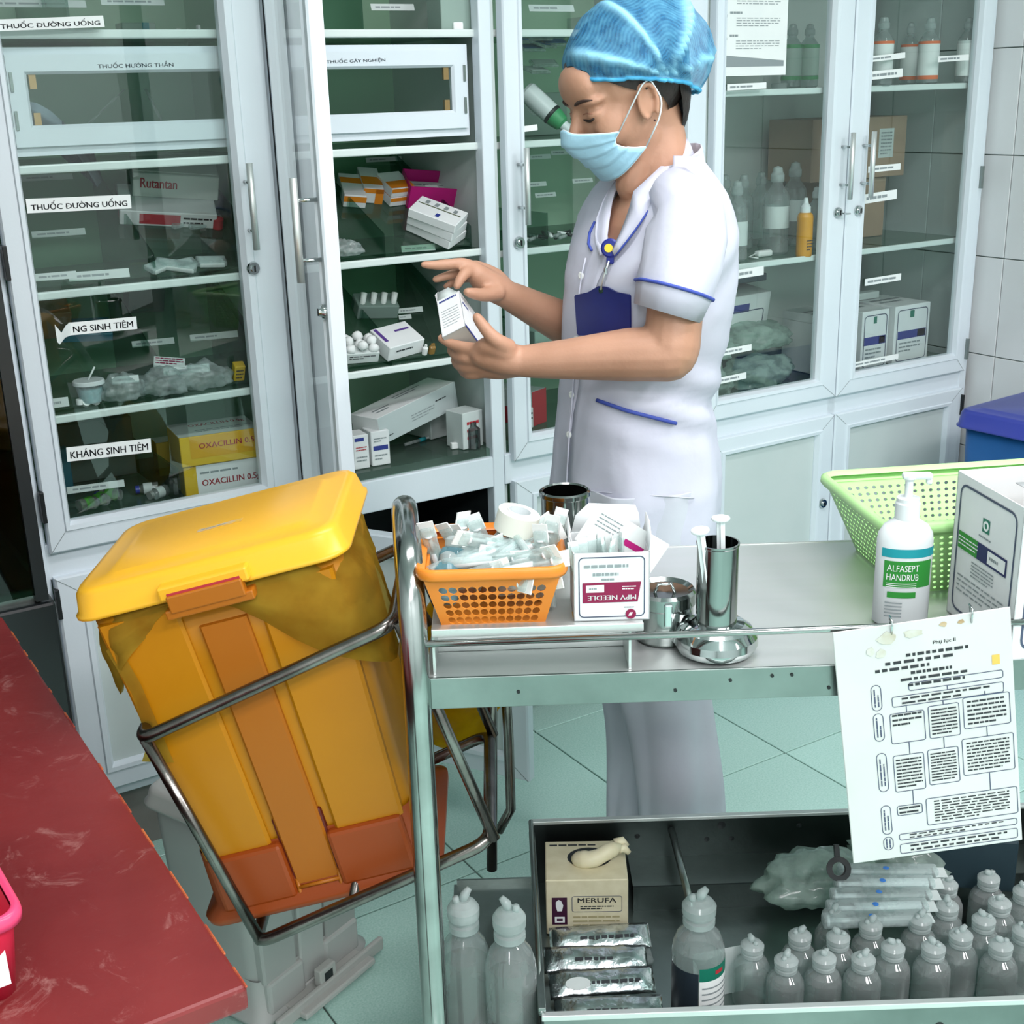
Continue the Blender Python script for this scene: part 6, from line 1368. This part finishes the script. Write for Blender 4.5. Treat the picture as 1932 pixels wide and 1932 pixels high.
body = bpy.data.objects.new('body', me); COL.objects.link(body); body.parent = nurse
# ---- face details
from mathutils.bvhtree import BVHTree
BV = BVHTree.FromPolygons([v.co.copy() for v in me.vertices], [tuple(p_.vertices) for p_ in me.polygons])
def on_face(y, z, off):
    o_ = HM @ Vector((.25, y, z)); d_ = (HM.to_3x3() @ Vector((-1, 0, 0))).normalized(); h_ = BV.ray_cast(o_, d_)
    return (h_[0] + h_[1] * off) if h_[0] is not None else HM @ Vector((.09, y, z))
lash = mat('dark_lash', '241A18', .6, 0, '2E221E'); brow = mat('eyebrow_hair', '3A2A24', .7)
lip_ = mat('eyelid_shade', 'A87560', .55)
for s in (-1, 1):
    ys = [.013 + .0046 * i for i in range(9)]
    k = MB(); k.tube([on_face(s * y, .0165 + .0045 * math.sin(i / 8 * 2.6), .0006) for i, y in enumerate(ys)], [.0014, .0026, .003, .003, .0028, .0024, .002, .0015, .0008], brow, 8); k.build('eyebrow', nurse)
    ys = [.017 + .0042 * i for i in range(7)]
    k = MB(); k.tube([on_face(s * y, -.0075 - .0030 * math.sin(i / 6 * 3.14), .0006) for i, y in enumerate(ys)], [.0010, .0018, .0022, .0024, .0024, .0020, .0012], lash, 8); k.build('eyelash', nurse)
    k = MB(); k.tube([on_face(s * y, .0015 - .0012 * abs(i - 3) * .5, .0002) for i, y in enumerate(ys)], .0008, lip_, 6); k.build('eyelid_crease', nurse)
    k = MB(HM); k.lathe([(.0, -.002), (.0022, 0), (.0, .002)], mat('dark_earring', '3A2020', .3), 10, T3(.010, s * .084, -.040)); k.build('earring', nurse)
# hair under the cap and at the nape
k = MB(HM)
rs = []
for j in range(10):
    ph = R(8 + 92 * j / 9); ring = []
    for i in range(40):
        a = 2 * math.pi * i / 40; lift = 0
        ca, sa = math.cos(a), math.sin(a)
        phi = ph * (1.0 + .36 * max(0, min(1, (-ca - .05) / .4)) + .12 * abs(sa) ** 3 - .34 * max(0, ca) ** 1.2)
        wv = 1.035 + .012 * math.sin(a * 23 + j)
        ring.append((-.010 + .098 * wv * math.sin(phi) * ca, .076 * wv * math.sin(phi) * sa, .030 + .090 * wv * math.cos(phi)))
    rs.append(ring)
k.loft(rs, HAIR, caps=(True, False))
k.build('hair', nurse)
k = MB(HM)
k.loft([[(-.052 - r_ * math.cos(t), .062 * w_ * math.sin(t), z) for t in np.linspace(-1.45, 1.45, 22)] for z, r_, w_ in ((.02, .052, 1.0), (-.01, .050, .98), (-.035, .043, .9), (-.055, .034, .78), (-.072, .026, .6), (-.084, .020, .35))], HAIR, closed=False)
k.build('nape_hair', nurse)
# ---- bouffant cap, gathered behind the ear
capm = bpy.data.materials.new('blue_bouffant_fabric'); capm.use_nodes = True; nt = capm.node_tree; p = nt.nodes['Principled BSDF']
p.inputs['Roughness'].default_value = .75
at = nt.nodes.new('ShaderNodeAttribute'); at.attribute_name = 'pleat'
wv = nt.nodes.new('ShaderNodeTexWave'); wv.inputs['Scale'].default_value = 1; wv.inputs['Distortion'].default_value = 0; wv.inputs['Detail'].default_value = 2; wv.bands_direction = 'Y'
nz = nt.nodes.new('ShaderNodeTexNoise'); nz.inputs['Scale'].default_value = 55; nz.inputs['Detail'].default_value = 5
tc = nt.nodes.new('ShaderNodeTexCoord'); nt.links.new(tc.outputs['Object'], nz.inputs[0]); at2 = nt.nodes.new('ShaderNodeAttribute'); at2.attribute_name = 'crimp'; cmb = nt.nodes.new('ShaderNodeCombineXYZ'); nt.links.new(at2.outputs['Fac'], cmb.inputs[1]); nt.links.new(cmb.outputs[0], wv.inputs[0])
add = nt.nodes.new('ShaderNodeMath'); add.operation = 'MULTIPLY_ADD'; add.inputs[1].default_value = .13
nt.links.new(wv.outputs['Fac'], add.inputs[0]); nt.links.new(nz.outputs[0], add.inputs[2])
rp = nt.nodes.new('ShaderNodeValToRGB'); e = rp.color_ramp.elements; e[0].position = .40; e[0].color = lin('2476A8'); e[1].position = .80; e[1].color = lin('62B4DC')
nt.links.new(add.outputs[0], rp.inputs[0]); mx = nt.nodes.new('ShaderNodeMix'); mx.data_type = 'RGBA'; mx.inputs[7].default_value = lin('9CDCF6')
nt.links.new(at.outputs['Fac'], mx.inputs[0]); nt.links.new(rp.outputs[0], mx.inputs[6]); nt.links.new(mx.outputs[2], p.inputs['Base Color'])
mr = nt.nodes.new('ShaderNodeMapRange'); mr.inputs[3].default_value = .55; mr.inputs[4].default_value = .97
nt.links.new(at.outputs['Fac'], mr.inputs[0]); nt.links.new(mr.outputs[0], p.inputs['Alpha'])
bp = nt.nodes.new('ShaderNodeBump'); bp.inputs['Strength'].default_value = .35; bp.inputs['Distance'].default_value = .004; nt.links.new(add.outputs[0], bp.inputs['Height']); nt.links.new(bp.outputs[0], p.inputs['Normal'])
# built in the head frame; G = gather point on her left side above the ear
k = MB(HM); G = Vector((-.026, .092, .014)); NR, NA = 26, 96; rs = []; pl = []
def cap_r(d):
    """distance of the puffed shell from its centre along direction d (head frame)"""
    r = 1 / math.sqrt((d.x / (.114 if d.x > 0 else .128)) ** 2 + (d.y / .100) ** 2 + (d.z / .104) ** 2)
    return r
CC = Vector((-.024, 0, .034)); cvs = []; cfs = []; cpl = []; ccr = []
for j in range(NR + 1):
    f = j / NR
    for i in range(NA):
        a = 2 * math.pi * i / NA; ca, sa = math.cos(a), math.sin(a)
        # elastic edge: front high on the forehead, past the top of the ear, low at the nape
        edge = R(109 - 29 * max(0, ca) + 24 * max(0, -ca) + (-2 if abs(sa) > .8 else 0))
        ph = edge * f
        d = Vector((math.sin(ph) * ca, math.sin(ph) * sa, math.cos(ph)))
        r_ = cap_r(d)
        if f > .86:
            tt = (f - .86) / .14; hd = 1 / math.sqrt((d.x / .108) ** 2 + (d.y / .085) ** 2 + (d.z / .105) ** 2); r_ = r_ * (1 - tt * .75) + hd * tt * .75
        p_ = CC + d * r_
        g = (p_ - G); dist = g.length
        ang = math.atan2(g.z, -g.x) ; s_ = math.cos(ang * 7 + .6 + .8 * math.sin(ang * 3)); side = max(0, min(1, (p_.y + .02) / .06))
        fall = math.exp(-dist / .10)
        w_ = max(0, s_) ** 7 * (.5 + .5 * fall) * side
        fine = .35 * max(0, math.cos(a * 24 + 3 * math.sin(f * 3))) ** 3 * max(0, (f - .55) / .45)
        p_ += d * (.0100 * w_ + .0022 * math.cos(a * 24) * max(0, f - .6) / .4 + .0045 * noise.noise(p_ * 22))
        ccr.append(dist * 55 + .25 * math.sin(ang * 9))
        if dist < .032: p_ -= d * .008 * (1 - dist / .032)
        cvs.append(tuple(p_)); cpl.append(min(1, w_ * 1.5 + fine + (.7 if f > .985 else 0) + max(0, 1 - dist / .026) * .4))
for j in range(NR):
    for i in range(NA): cfs.append((j * NA + i, j * NA + (i + 1) % NA, (j + 1) * NA + (i + 1) % NA, (j + 1) * NA + i))
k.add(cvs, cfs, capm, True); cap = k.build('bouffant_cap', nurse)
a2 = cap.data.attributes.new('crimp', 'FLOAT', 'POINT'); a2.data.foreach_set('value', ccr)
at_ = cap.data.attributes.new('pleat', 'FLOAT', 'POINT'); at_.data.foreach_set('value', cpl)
ed = [CC + (Vector(cvs[NR * NA + i]) - CC) * 1.004 for i in range(NA)]
k = MB(HM); k.tube(ed, .0032, mat('blue_elastic', '3FA3D3', .7, 0, '57B4DF', 60, .2, 90), 6, True); k.build('elastic_edge', nurse)
# ---- face mask
mkm = mat('pale_blue_mask', '9CCBE0', .75, 0, 'A9D4E6', 9, .08, 150)
k = MB(HM); rs = []; NI, NJ = 26, 30; 
def face_pt(a, z, off):
    """point in front of the face at azimuth a (0 = straight ahead, + her left) and height z"""
    t = (z + .03) / .08
    rx = .112 - .030 * max(0, -t) ** 1.3 - .030 * max(0, t) ** 2 + .006; ry = .064 - .010 * max(0, -t)
    cx = .0
    nose = .016 * math.exp(-(a / .34) ** 2) * math.exp(-((z + .036) / .034) ** 2) 
    ca, sa = abs(math.cos(a)) ** .84 * (1 if math.cos(a) > 0 else -1), abs(math.sin(a)) ** .84 * (1 if a > 0 else -1)
    return Vector((cx + (rx - .012 + off) * ca + nose, (ry + off) * sa, z))
for j in range(NJ + 1):
    t = j / NJ; ring = []
    for i in range(NI + 1):
        s = -1 + 2 * i / NI
        amax = 1.06 - .26 * math.sin(t * math.pi) + .30 * t
        a = s * amax
        ztop = -.018 - .020 * abs(s) ** 1.3 + .006 * math.exp(-(s / .2) ** 2); zbot = -.109 + .034 * abs(s) ** 2.4
        z = ztop + (zbot - ztop) * t
        pleat = .0034 * (((t * 4.2) % 1) - .5) * (1 if .1 < t < .9 else 0)
        p_ = face_pt(a, z, .0055 + pleat + .0012 * noise.noise(Vector((s * 4, t * 5, 2))))
        ring.append(tuple(p_))
    rs.append(ring)
k.loft(rs, mkm, closed=False); mk = k.build('face_mask', nurse); mk.modifiers.new('t', 'SOLIDIFY').thickness = .0012
k = MB(HM); wt = mat('white_mask_edge', 'DCE8EC', .7)
k.tube(rs[0], .0011, wt, 6); k.tube([r[-1] for r in rs], .0011, wt, 6); k.tube([r[0] for r in rs], .0011, wt, 6); k.tube(rs[-1], .0011, wt, 6); k.build('mask_edge', mk)
for s, c in ((1, -1), (-1, 0)):
    a, b = Vector(rs[0][c]), Vector(rs[-1][c]); k = MB(HM)
    k.tube(fillet([a, (.010, s * .081, .016), (-.004, s * .080, .018), (-.012, s * .084, -.016), (.0, s * .082, -.04), b], .012, 4), .0013, wt, 6); k.build('ear_loop', mk)

# ---- tunic: rings fitted to the photographed profile
prof = [(1022, 1040, 1338, .155), (960, 1046, 1348, .158), (900, 1050, 1352, .158), (850, 1054, 1347, .150), (800, 1058, 1338, .142), (755, 1063, 1332, .136), (700, 1066, 1343, .136), (640, 1069, 1358, .142), (580, 1072, 1368, .150), (520, 1074, 1374, .156), (470, 1084, 1374, .160), (430, 1098, 1368, .164), (395, 1112, 1358, .166), (365, 1130, 1346, .160), (342, 1150, 1334, .146), (322, 1168, 1322, .126), (305, 1184, 1312, .106), (290, 1198, 1304, .086)]
RINGS = []
for py, xl, xr, b in prof:
    L_, R_ = N(xl, py), N(xr, py); c = (L_ + R_) / 2; w_ = (R_ - L_).length / 2
    a = math.sqrt(max(.02 ** 2, w_ * w_ - (b * math.sin(PH)) ** 2)) / math.cos(PH)
    RINGS.append((c, a, b))
def ring_at(z):
    zs = [r[0].z for r in RINGS]
    z = max(zs[0], min(zs[-1], z))
    for i in range(len(zs) - 1):
        if zs[i] <= z <= zs[i + 1]:
            t = (z - zs[i]) / (zs[i + 1] - zs[i]); A, B = RINGS[i], RINGS[i + 1]
            return A[0].lerp(B[0], t), A[1] + (B[1] - A[1]) * t, A[2] + (B[2] - A[2]) * t
    return RINGS[-1]
def tun(th, z, off=0.):
    """surface point: th = 0 straight ahead, +90 her left (near side)"""
    c, a, b = ring_at(z); ct, st = math.cos(th), math.sin(th)
    ca, sb = abs(ct) ** .86 * (1 if ct > 0 else -1), abs(st) ** .86 * (1 if st > 0 else -1)
    p_ = Vector((c.x, c.y, z)) + FWD * ((a + off) * ca) + LFT * ((b + off) * sb)
    return p_
def surf(px, py, off=.002):
    """where the camera ray through a pixel meets the tunic"""
    best = None
    for i in range(400):
        v = 1.80 + .001 * i; p_ = N(px, py, v); c, a, b = ring_at(p_.z); q_ = p_ - Vector((c.x, c.y, p_.z)); x, y = q_.dot(FWD), q_.dot(LFT)
        n_ = 2 / .86
        if abs(x / (a + off)) ** n_ + abs(y / (b + off)) ** n_ <= 1: return p_
    return N(px, py, 2.0)
WHITE = mat('white_tunic_cloth', 'C9CBDA', .85, 0, 'CFD1E0', 7, .22, 16)
zlo, zhi = RINGS[0][0].z, RINGS[-1][0].z; NZ, NT = 56, 72
vn_top = N(1150, 330).z; vn_bot = N(1150, 478).z
def vopen(z): return .004 if z < vn_bot else .004 + .42 * ((z - vn_bot) / (vn_top - vn_bot))
rs = []
for j in range(NZ + 1):
    z = zlo + (zhi - zlo) * j / NZ; ring = []; w0 = min(1.15, vopen(z)); t0_ = .27 * max(0, min(1, (z - vn_bot + .25) / .25))
    for i in range(NT + 1):
        th = t0_ + w0 + (2 * math.pi - 2 * w0) * i / NT
        big = .012 * noise.noise(Vector((math.cos(th) * 1.6, math.sin(th) * 1.6, z * 4 + 3)))
        drape = .0045 * math.sin(th * 7 + 4 * noise.noise(Vector((th, z * 3, 0)))) * max(0, 1 - (z - zlo) / .30)
        pinch = .005 * math.sin(z * 95 + th * 4 + 2 * noise.noise(Vector((th * 2, z * 5, 4)))) * math.exp(-((z - 1.02) / .06) ** 2) * max(0, math.cos(th - 1.7))
        arm = .006 * math.sin(z * 60 - th * 6) * math.exp(-((z - 1.24) / .07) ** 2) * max(0, math.cos(th - 1.1)) ** 2
        n_ = big * .6 + 1.5 * drape + 1.6 * pinch + 1.6 * arm + .002 * noise.noise(Vector((math.cos(th) * 9, math.sin(th) * 9, z * 25)))
        ring.append(tuple(tun(th, z, n_)))
    rs.append(ring)
k = MB(); k.loft(rs, WHITE, closed=False)
k.tube([tun(0, zlo + (vn_bot - zlo) * i / 20, .003) for i in range(21)], .0014, WHITE, 6)
tunic = k.build('tunic', nurse); sd = tunic.modifiers.new('t', 'SOLIDIFY'); sd.thickness = .002; sd.offset = -1
tb_ = mat('tunic_trim_blue', '3C4FA6', .7, 0, '4558AE', 20)
def ribbon(par, name, pix, r, m, off=.0025):
    k = MB(); k.tube([surf(x, y, off) for x, y in pix], r, m, 8); return k.build(name, par)
def between(a, b, n): return [(a[0] + (b[0] - a[0]) * i / n, a[1] + (b[1] - a[1]) * i / n) for i in range(n + 1)]
ribbon(tunic, 'pocket_trim', between((1126, 755), (1180, 774), 6) + between((1190, 777), (1276, 799), 8), .0032, tb_)
ribbon(tunic, 'hem_seam', between((1110, 927), (1310, 940), 14), .0009, mat('seam_shadow', 'C3C6D2', .8), .001)
ribbon(tunic, 'chest_seam', [(1122, 418), (1112, 440), (1110, 460), (1116, 472)], .0022, tb_)
for px, py in ((1097, 520), (1079, 745), (1074, 820), (1088, 640)):
    p_ = surf(px, py, .002); k = MB(); k.lathe([(.0, 0), (.0058, 0), (.006, .0015), (.004, .0025), (.0, .002)], PAPER, 14, T3(*p_) @ (FWD + Vector((0, -.35, 0))).to_track_quat('Z', 'Y').to_matrix().to_4x4()); k.build('button', tunic)
# collar: band round the neck running down into two lapels
def colring(n0, pix_in, pix_out): pass
nc = nk + Vector((.0, .0, .02))
k = MB(); rows = []
for i in range(15):
    t = i / 14
    # near lapel edge from the nape to the end of the V
    q1 = [(1296, 262), (1262, 300), (1222, 338), (1196, 362), (1190, 390), (1176, 430), (1156, 474)]
    q2 = [(1310, 296), (1284, 336), (1252, 372), (1222, 400), (1206, 425), (1186, 452), (1160, 484)]
    def at_q(q_, t):
        f = t * (len(q_) - 1); a = min(int(f), len(q_) - 2); u_ = f - a; return (q_[a][0] + (q_[a + 1][0] - q_[a][0]) * u_, q_[a][1] + (q_[a + 1][1] - q_[a][1]) * u_)
    va = 2.065 - .085 * math.sin(min(1, t * 1.5) * 1.4) + .035 * max(0, t - .55)
    a, b = at_q(q1, t), at_q(q2, t)
    pa, pb = N(*a, va), N(*b, va - .012)
    sb = surf(*b, .004)
    if t > .25: pb = pb.lerp(sb, min(1, (t - .25) * 3)); pa = pa.lerp(surf(*a, .007), max(0, min(1, (t - .55) * 3)))
    rows.append([tuple(pa), tuple((pa + pb) / 2 + Vector((-.001, -.004, .003))), tuple(pb)])
k.loft(rows, WHITE, closed=False); c1 = k.build('collar', tunic); c1.modifiers.new('t', 'SOLIDIFY').thickness = .002
k = MB(); k.tube([Vector(r_[2]) + Vector((0, -.001, .001)) for r_ in rows], .0016, tb_, 6); k.build('collar_trim', c1)
k = MB(); rows = []
for i in range(11):
    t = i / 10; q1 = [(1190, 330), (1180, 372), (1168, 410), (1150, 455), (1140, 480)]; q2 = [(1165, 335), (1140, 372), (1126, 410), (1122, 450), (1130, 484)]
    a, b = at_q(q1, t), at_q(q2, t)
    va = 2.13 - .08 * t; pa = N(*a, va); pb = surf(*b, .004)
    if t > .6: pa = pa.lerp(surf(*a, .006), (t - .6) * 2.5)
    rows.append([tuple(pa), tuple((pa + pb) / 2 + Vector((-.002, -.003, .002))), tuple(pb)])
k.loft(rows, WHITE, closed=False); c2 = k.build('collar', tunic); c2.modifiers.new('t', 'SOLIDIFY').thickness = .002
k = MB(); rows = []
for i in range(13):
    a_ = R(60 + 240 * i / 12); o_ = FWD * math.cos(a_) * .054 + LFT * math.sin(a_) * .058
    rows.append([tuple(nk + o_ + Vector((.008, 0, .028 - .02 * math.cos(a_)))), tuple(nk + o_ * 1.12 + Vector((.012, 0, -.012 - .01 * math.cos(a_)))), tuple(nk + o_ * 1.2 + Vector((.012, 0, -.03)))])
k.loft(rows, WHITE, closed=False); c3 = k.build('collar_band', tunic); c3.modifiers.new('t', 'SOLIDIFY').thickness = .002
# sleeves
def sleeve(name, axis, rads, cuff_y, n=28, flat=1.0):
    k = MB(); rs = []; M_ = len(axis)
    for j in range(M_):
        a = axis[max(0, j - 1)]; b = axis[min(M_ - 1, j + 1)]; t = (b - a).normalized(); x = t.cross(Vector((0, 1, 0))).normalized(); y = t.cross(x)
        rs.append([tuple(axis[j] + x * (rads[j][0] * math.cos(2 * math.pi * i / n)) + y * (rads[j][1] * math.sin(2 * math.pi * i / n)) + Vector((0, 0, cuff_y[j] * abs(math.sin(math.pi * i / n + .0)) )) + x * .0018 * math.sin(i * 2.1 + j)) for i in range(n)])
    k.loft(rs, WHITE); o = k.build(name, nurse); o.modifiers.new('t', 'SOLIDIFY').thickness = .002
    return o, rs
def mid(xl, xr, yl, yr, v): return (N(xl, yl, v) + N(xr, yr, v)) / 2
ax = [N(1262, 352, 1.985), mid(1236, 1362, 400, 385, 1.955), mid(1222, 1368, 450, 435, 1.935), mid(1212, 1360, 500, 495, 1.922), mid(1205, 1340, 545, 550, 1.912), mid(1200, 1318, 585, 597, 1.908)]
rd = [(.035, .045), (.054, .056), (.062, .060), (.062, .062), (.058, .062), (.051, .060)]
sl, srs = sleeve('sleeve', ax, rd, [0, 0, 0, 0, 0, 0])
for nm, j0, sc, m, r_ in (('sleeve_trim', 4, 1.03, tb_, .0026),):
    k = MB(); c = sum((Vector(p_) for p_ in srs[j0]), Vector()) / len(srs[j0]); k.tube([c + (Vector(p_) - c) * sc for p_ in srs[j0]], r_, m, 6, True); k.build(nm, sl)
axr = [N(1185, 370, 2.17), N(1150, 420, 2.225), N(1142, 480, 2.24), N(1136, 545, 2.24)]
sleeve('sleeve', axr, [(.04, .045), (.055, .055), (.06, .058), (.058, .058)], [0] * 4)
# trousers
k0 = MB(); PM_ = mat('white_trousers', 'C4C8D4', .85, 0, 'CCD0DA', 6, .25, 14)
def leg(xs, v, dx=0):
    rs = []
    for py, xl, xr in xs:
        L_, R_ = N(xl, py, v), N(xr, py, v); c = (L_ + R_) / 2; w_ = (R_ - L_).length / 2; rs.append((c, w_))
    c, w_ = rs[-1]; g = rs[-1][0].z
    rs.append((Vector((c.x, c.y, .05)), w_ * .98))
    out = []
    for j, (c, w_) in enumerate(rs):
        out.append([tuple(c + FWD * math.cos(2 * math.pi * i / 32) * w_ + LFT * math.sin(2 * math.pi * i / 32) * w_ * .92 + Vector((.007 * math.sin(i * 1.15 + j * 1.3), .007 * math.cos(i * .95 + j * .8), 0))) for i in range(32)])
    k = MB(); k.loft(out, PM_); o = k.build('trouser_leg', nurse); o.modifiers.new('t', 'SOLIDIFY').thickness = .002; s2 = o.modifiers.new('s', 'SUBSURF'); s2.levels = 1; s2.render_levels = 2
leg([(900, 1090, 1335), (1000, 1092, 1330), (1100, 1110, 1322), (1200, 1130, 1322), (1330, 1172, 1338), (1430, 1198, 1356), (1525, 1212, 1372)], 2.02)
leg([(900, 1080, 1325), (1000, 1080, 1320), (1100, 1092, 1300), (1200, 1106, 1290), (1330, 1140, 1292), (1430, 1148, 1285), (1525, 1148, 1275)], 2.15)
for f in feet:
    k = MB(); rs = []
    for s_, hw, hh in ((-.06, .028, .05), (-.03, .036, .058), (.04, .038, .055), (.10, .042, .042), (.15, .040, .032), (.185, .024, .022)):
        c = Vector((f.x, f.y, 0)) + FWD * s_
        rs.append([tuple(c + LFT * hw * math.cos(R(a)) + Vector((0, 0, hh * max(0, math.sin(R(a))) + .003))) for a in range(-10, 191, 20)])
    k.loft(rs, WPLAST, caps=(True, True)); k.build('shoe', nurse)
# badge reel and card
p_ = surf(1152, 468, .006); Q = (Vector((-.25, -1, .12))).to_track_quat('Z', 'Y').to_matrix().to_4x4()
k = MB(T3(*p_) @ Q); blue = mat('badge_blue', '1B2A8C', .35, 0, '1A2578'); k.lathe([(.0, -.002), (.0135, -.002), (.0145, 0), (.0145, .005), (.012, .007), (.0, .0075)], blue, 24); k.lathe([(.0, .0076), (.0065, .0076), (.0065, .0082), (.0, .0082)], mat('badge_yellow', 'F0D23C', .4), 18, T3(-.002, 0, 0)); k.box(-.006, -.024, 0, .006, -.010, .004, blue, .002); k.build('badge_reel', nurse)
pc = [surf(1097, 556, .006), surf(1195, 556, .006), surf(1190, 632, .006), surf(1098, 632, .006), surf(1145, 541, .006)]
vx = (pc[1] + pc[2] - pc[0] - pc[3]).normalized(); vy = (pc[0] + pc[1] - pc[2] - pc[3]); vy = (vy - vx * vy.dot(vx)).normalized(); vz = vx.cross(vy)
CM = Matrix((vx, vy, vz)).transposed().to_4x4(); CM.translation = (pc[0] + pc[1] + pc[2] + pc[3]) / 4 + vz * .008
cw, chh = (pc[1] - pc[0]).length / 2, (pc[0] - pc[3]).length / 2
navy = mat('badge_navy', '161F5C', .35, 0, '1A2468', 12)
out = [(-cw * .94, -chh), (cw * .94, -chh), (cw, -chh * .9), (cw * 1.04, chh * .92), (cw, chh), (cw * .55, chh * 1.12), (cw * .2, chh * 1.38), (-cw * .1, chh * 1.42), (-cw * .5, chh * 1.14), (-cw, chh), (-cw * 1.04, chh * .92), (-cw, -chh * .9)]
k = MB(CM); k.prism(out, -.002, .002, navy); k.lathe([(.005, .0022), (.005, .0026), (.0, .0026)], CHROME, 12, T3(0, chh * 1.22, 0)); k.build('badge_holder', nurse)
k = MB(); a, b = surf(1149, 492, .009), CM @ Vector((0, chh * 1.25, .003)); k.tube([a, a.lerp(b, .5) + Vector((-.001, -.001, 0)), b], .0016, STEEL, 6); k.lathe([(.0, -.006), (.003, -.005), (.003, .005), (.0, .006)], CHROME, 8, T3(*a.lerp(b, .35))); k.build('badge_strap', nurse)
# ---- the carton in her hands (a thing of its own)
BW, BD, BH = .041, .080, .088
BXM = Matrix((-e2n, e3n, e1n)).transposed().to_4x4(); BXM.translation = P0
t = thing('medicine_carton', 'open white carton with blue print held in the nurse hands', 'carton', NM @ BXM)
k = MB()
sgn = -1
for a, b in (((-BW, 0, 0), (0, .001, BH)), ((-BW, BD - .001, 0), (0, BD, BH)), ((-BW, 0, 0), (-BW + .001, BD, BH)), ((-.001, 0, 0), (0, BD, BH))): k.box(*a, *b, CARD)
k.box(-BW, 0, 0, 0, BD, .001, mat('grey_carton_end', 'B7BAB5', .6))
F = T3(-BW / 2, -.0004, BH / 2) @ FRONT
k.lines(BW * .8, .006, 1, INKB, F @ T3(0, BH * .42, .0002), .6, 2, 6); k.lines(BW * .75, BH * .5, 7, INKG, F @ T3(0, -.006, .0002), .18, 3, 9)
F2 = T3(.0004, BD / 2, BH / 2) @ RZ(90) @ FRONT
k.lines(.03, .006, 1, INKB, F2 @ T3(-.020, BH * .22, .0002), .7, 4, 4); k.quad((-BD / 2, -BH / 2, .0002), (BD / 2, -BH / 2, .0002), (BD / 2, -BH / 2 + .006, .0002), (-BD / 2, -BH / 2 + .006, .0002), INKB, F2)
k.build('carton_body', t)
k = MB(); k.loft([[(-BW + .001, .0, BH), (-BW + .001, BD, BH)], [(-BW - .002, .003, BH + .022), (-BW - .002, BD - .003, BH + .022)], [(-BW + .003, .006, BH + .030), (-BW + .003, BD - .006, BH + .030)]], CARD, closed=False); o = k.build('flap', t); o.modifiers.new('t', 'SOLIDIFY').thickness = .0008
k = MB(); k.loft([[(-BW + .002, .0, BH), (-.004, .0, BH)], [(-BW + .004, -.003, BH + .016), (-.016, -.003, BH + .016)]], PAPERG, closed=False); o = k.build('flap', t); o.modifiers.new('t', 'SOLIDIFY').thickness = .0008
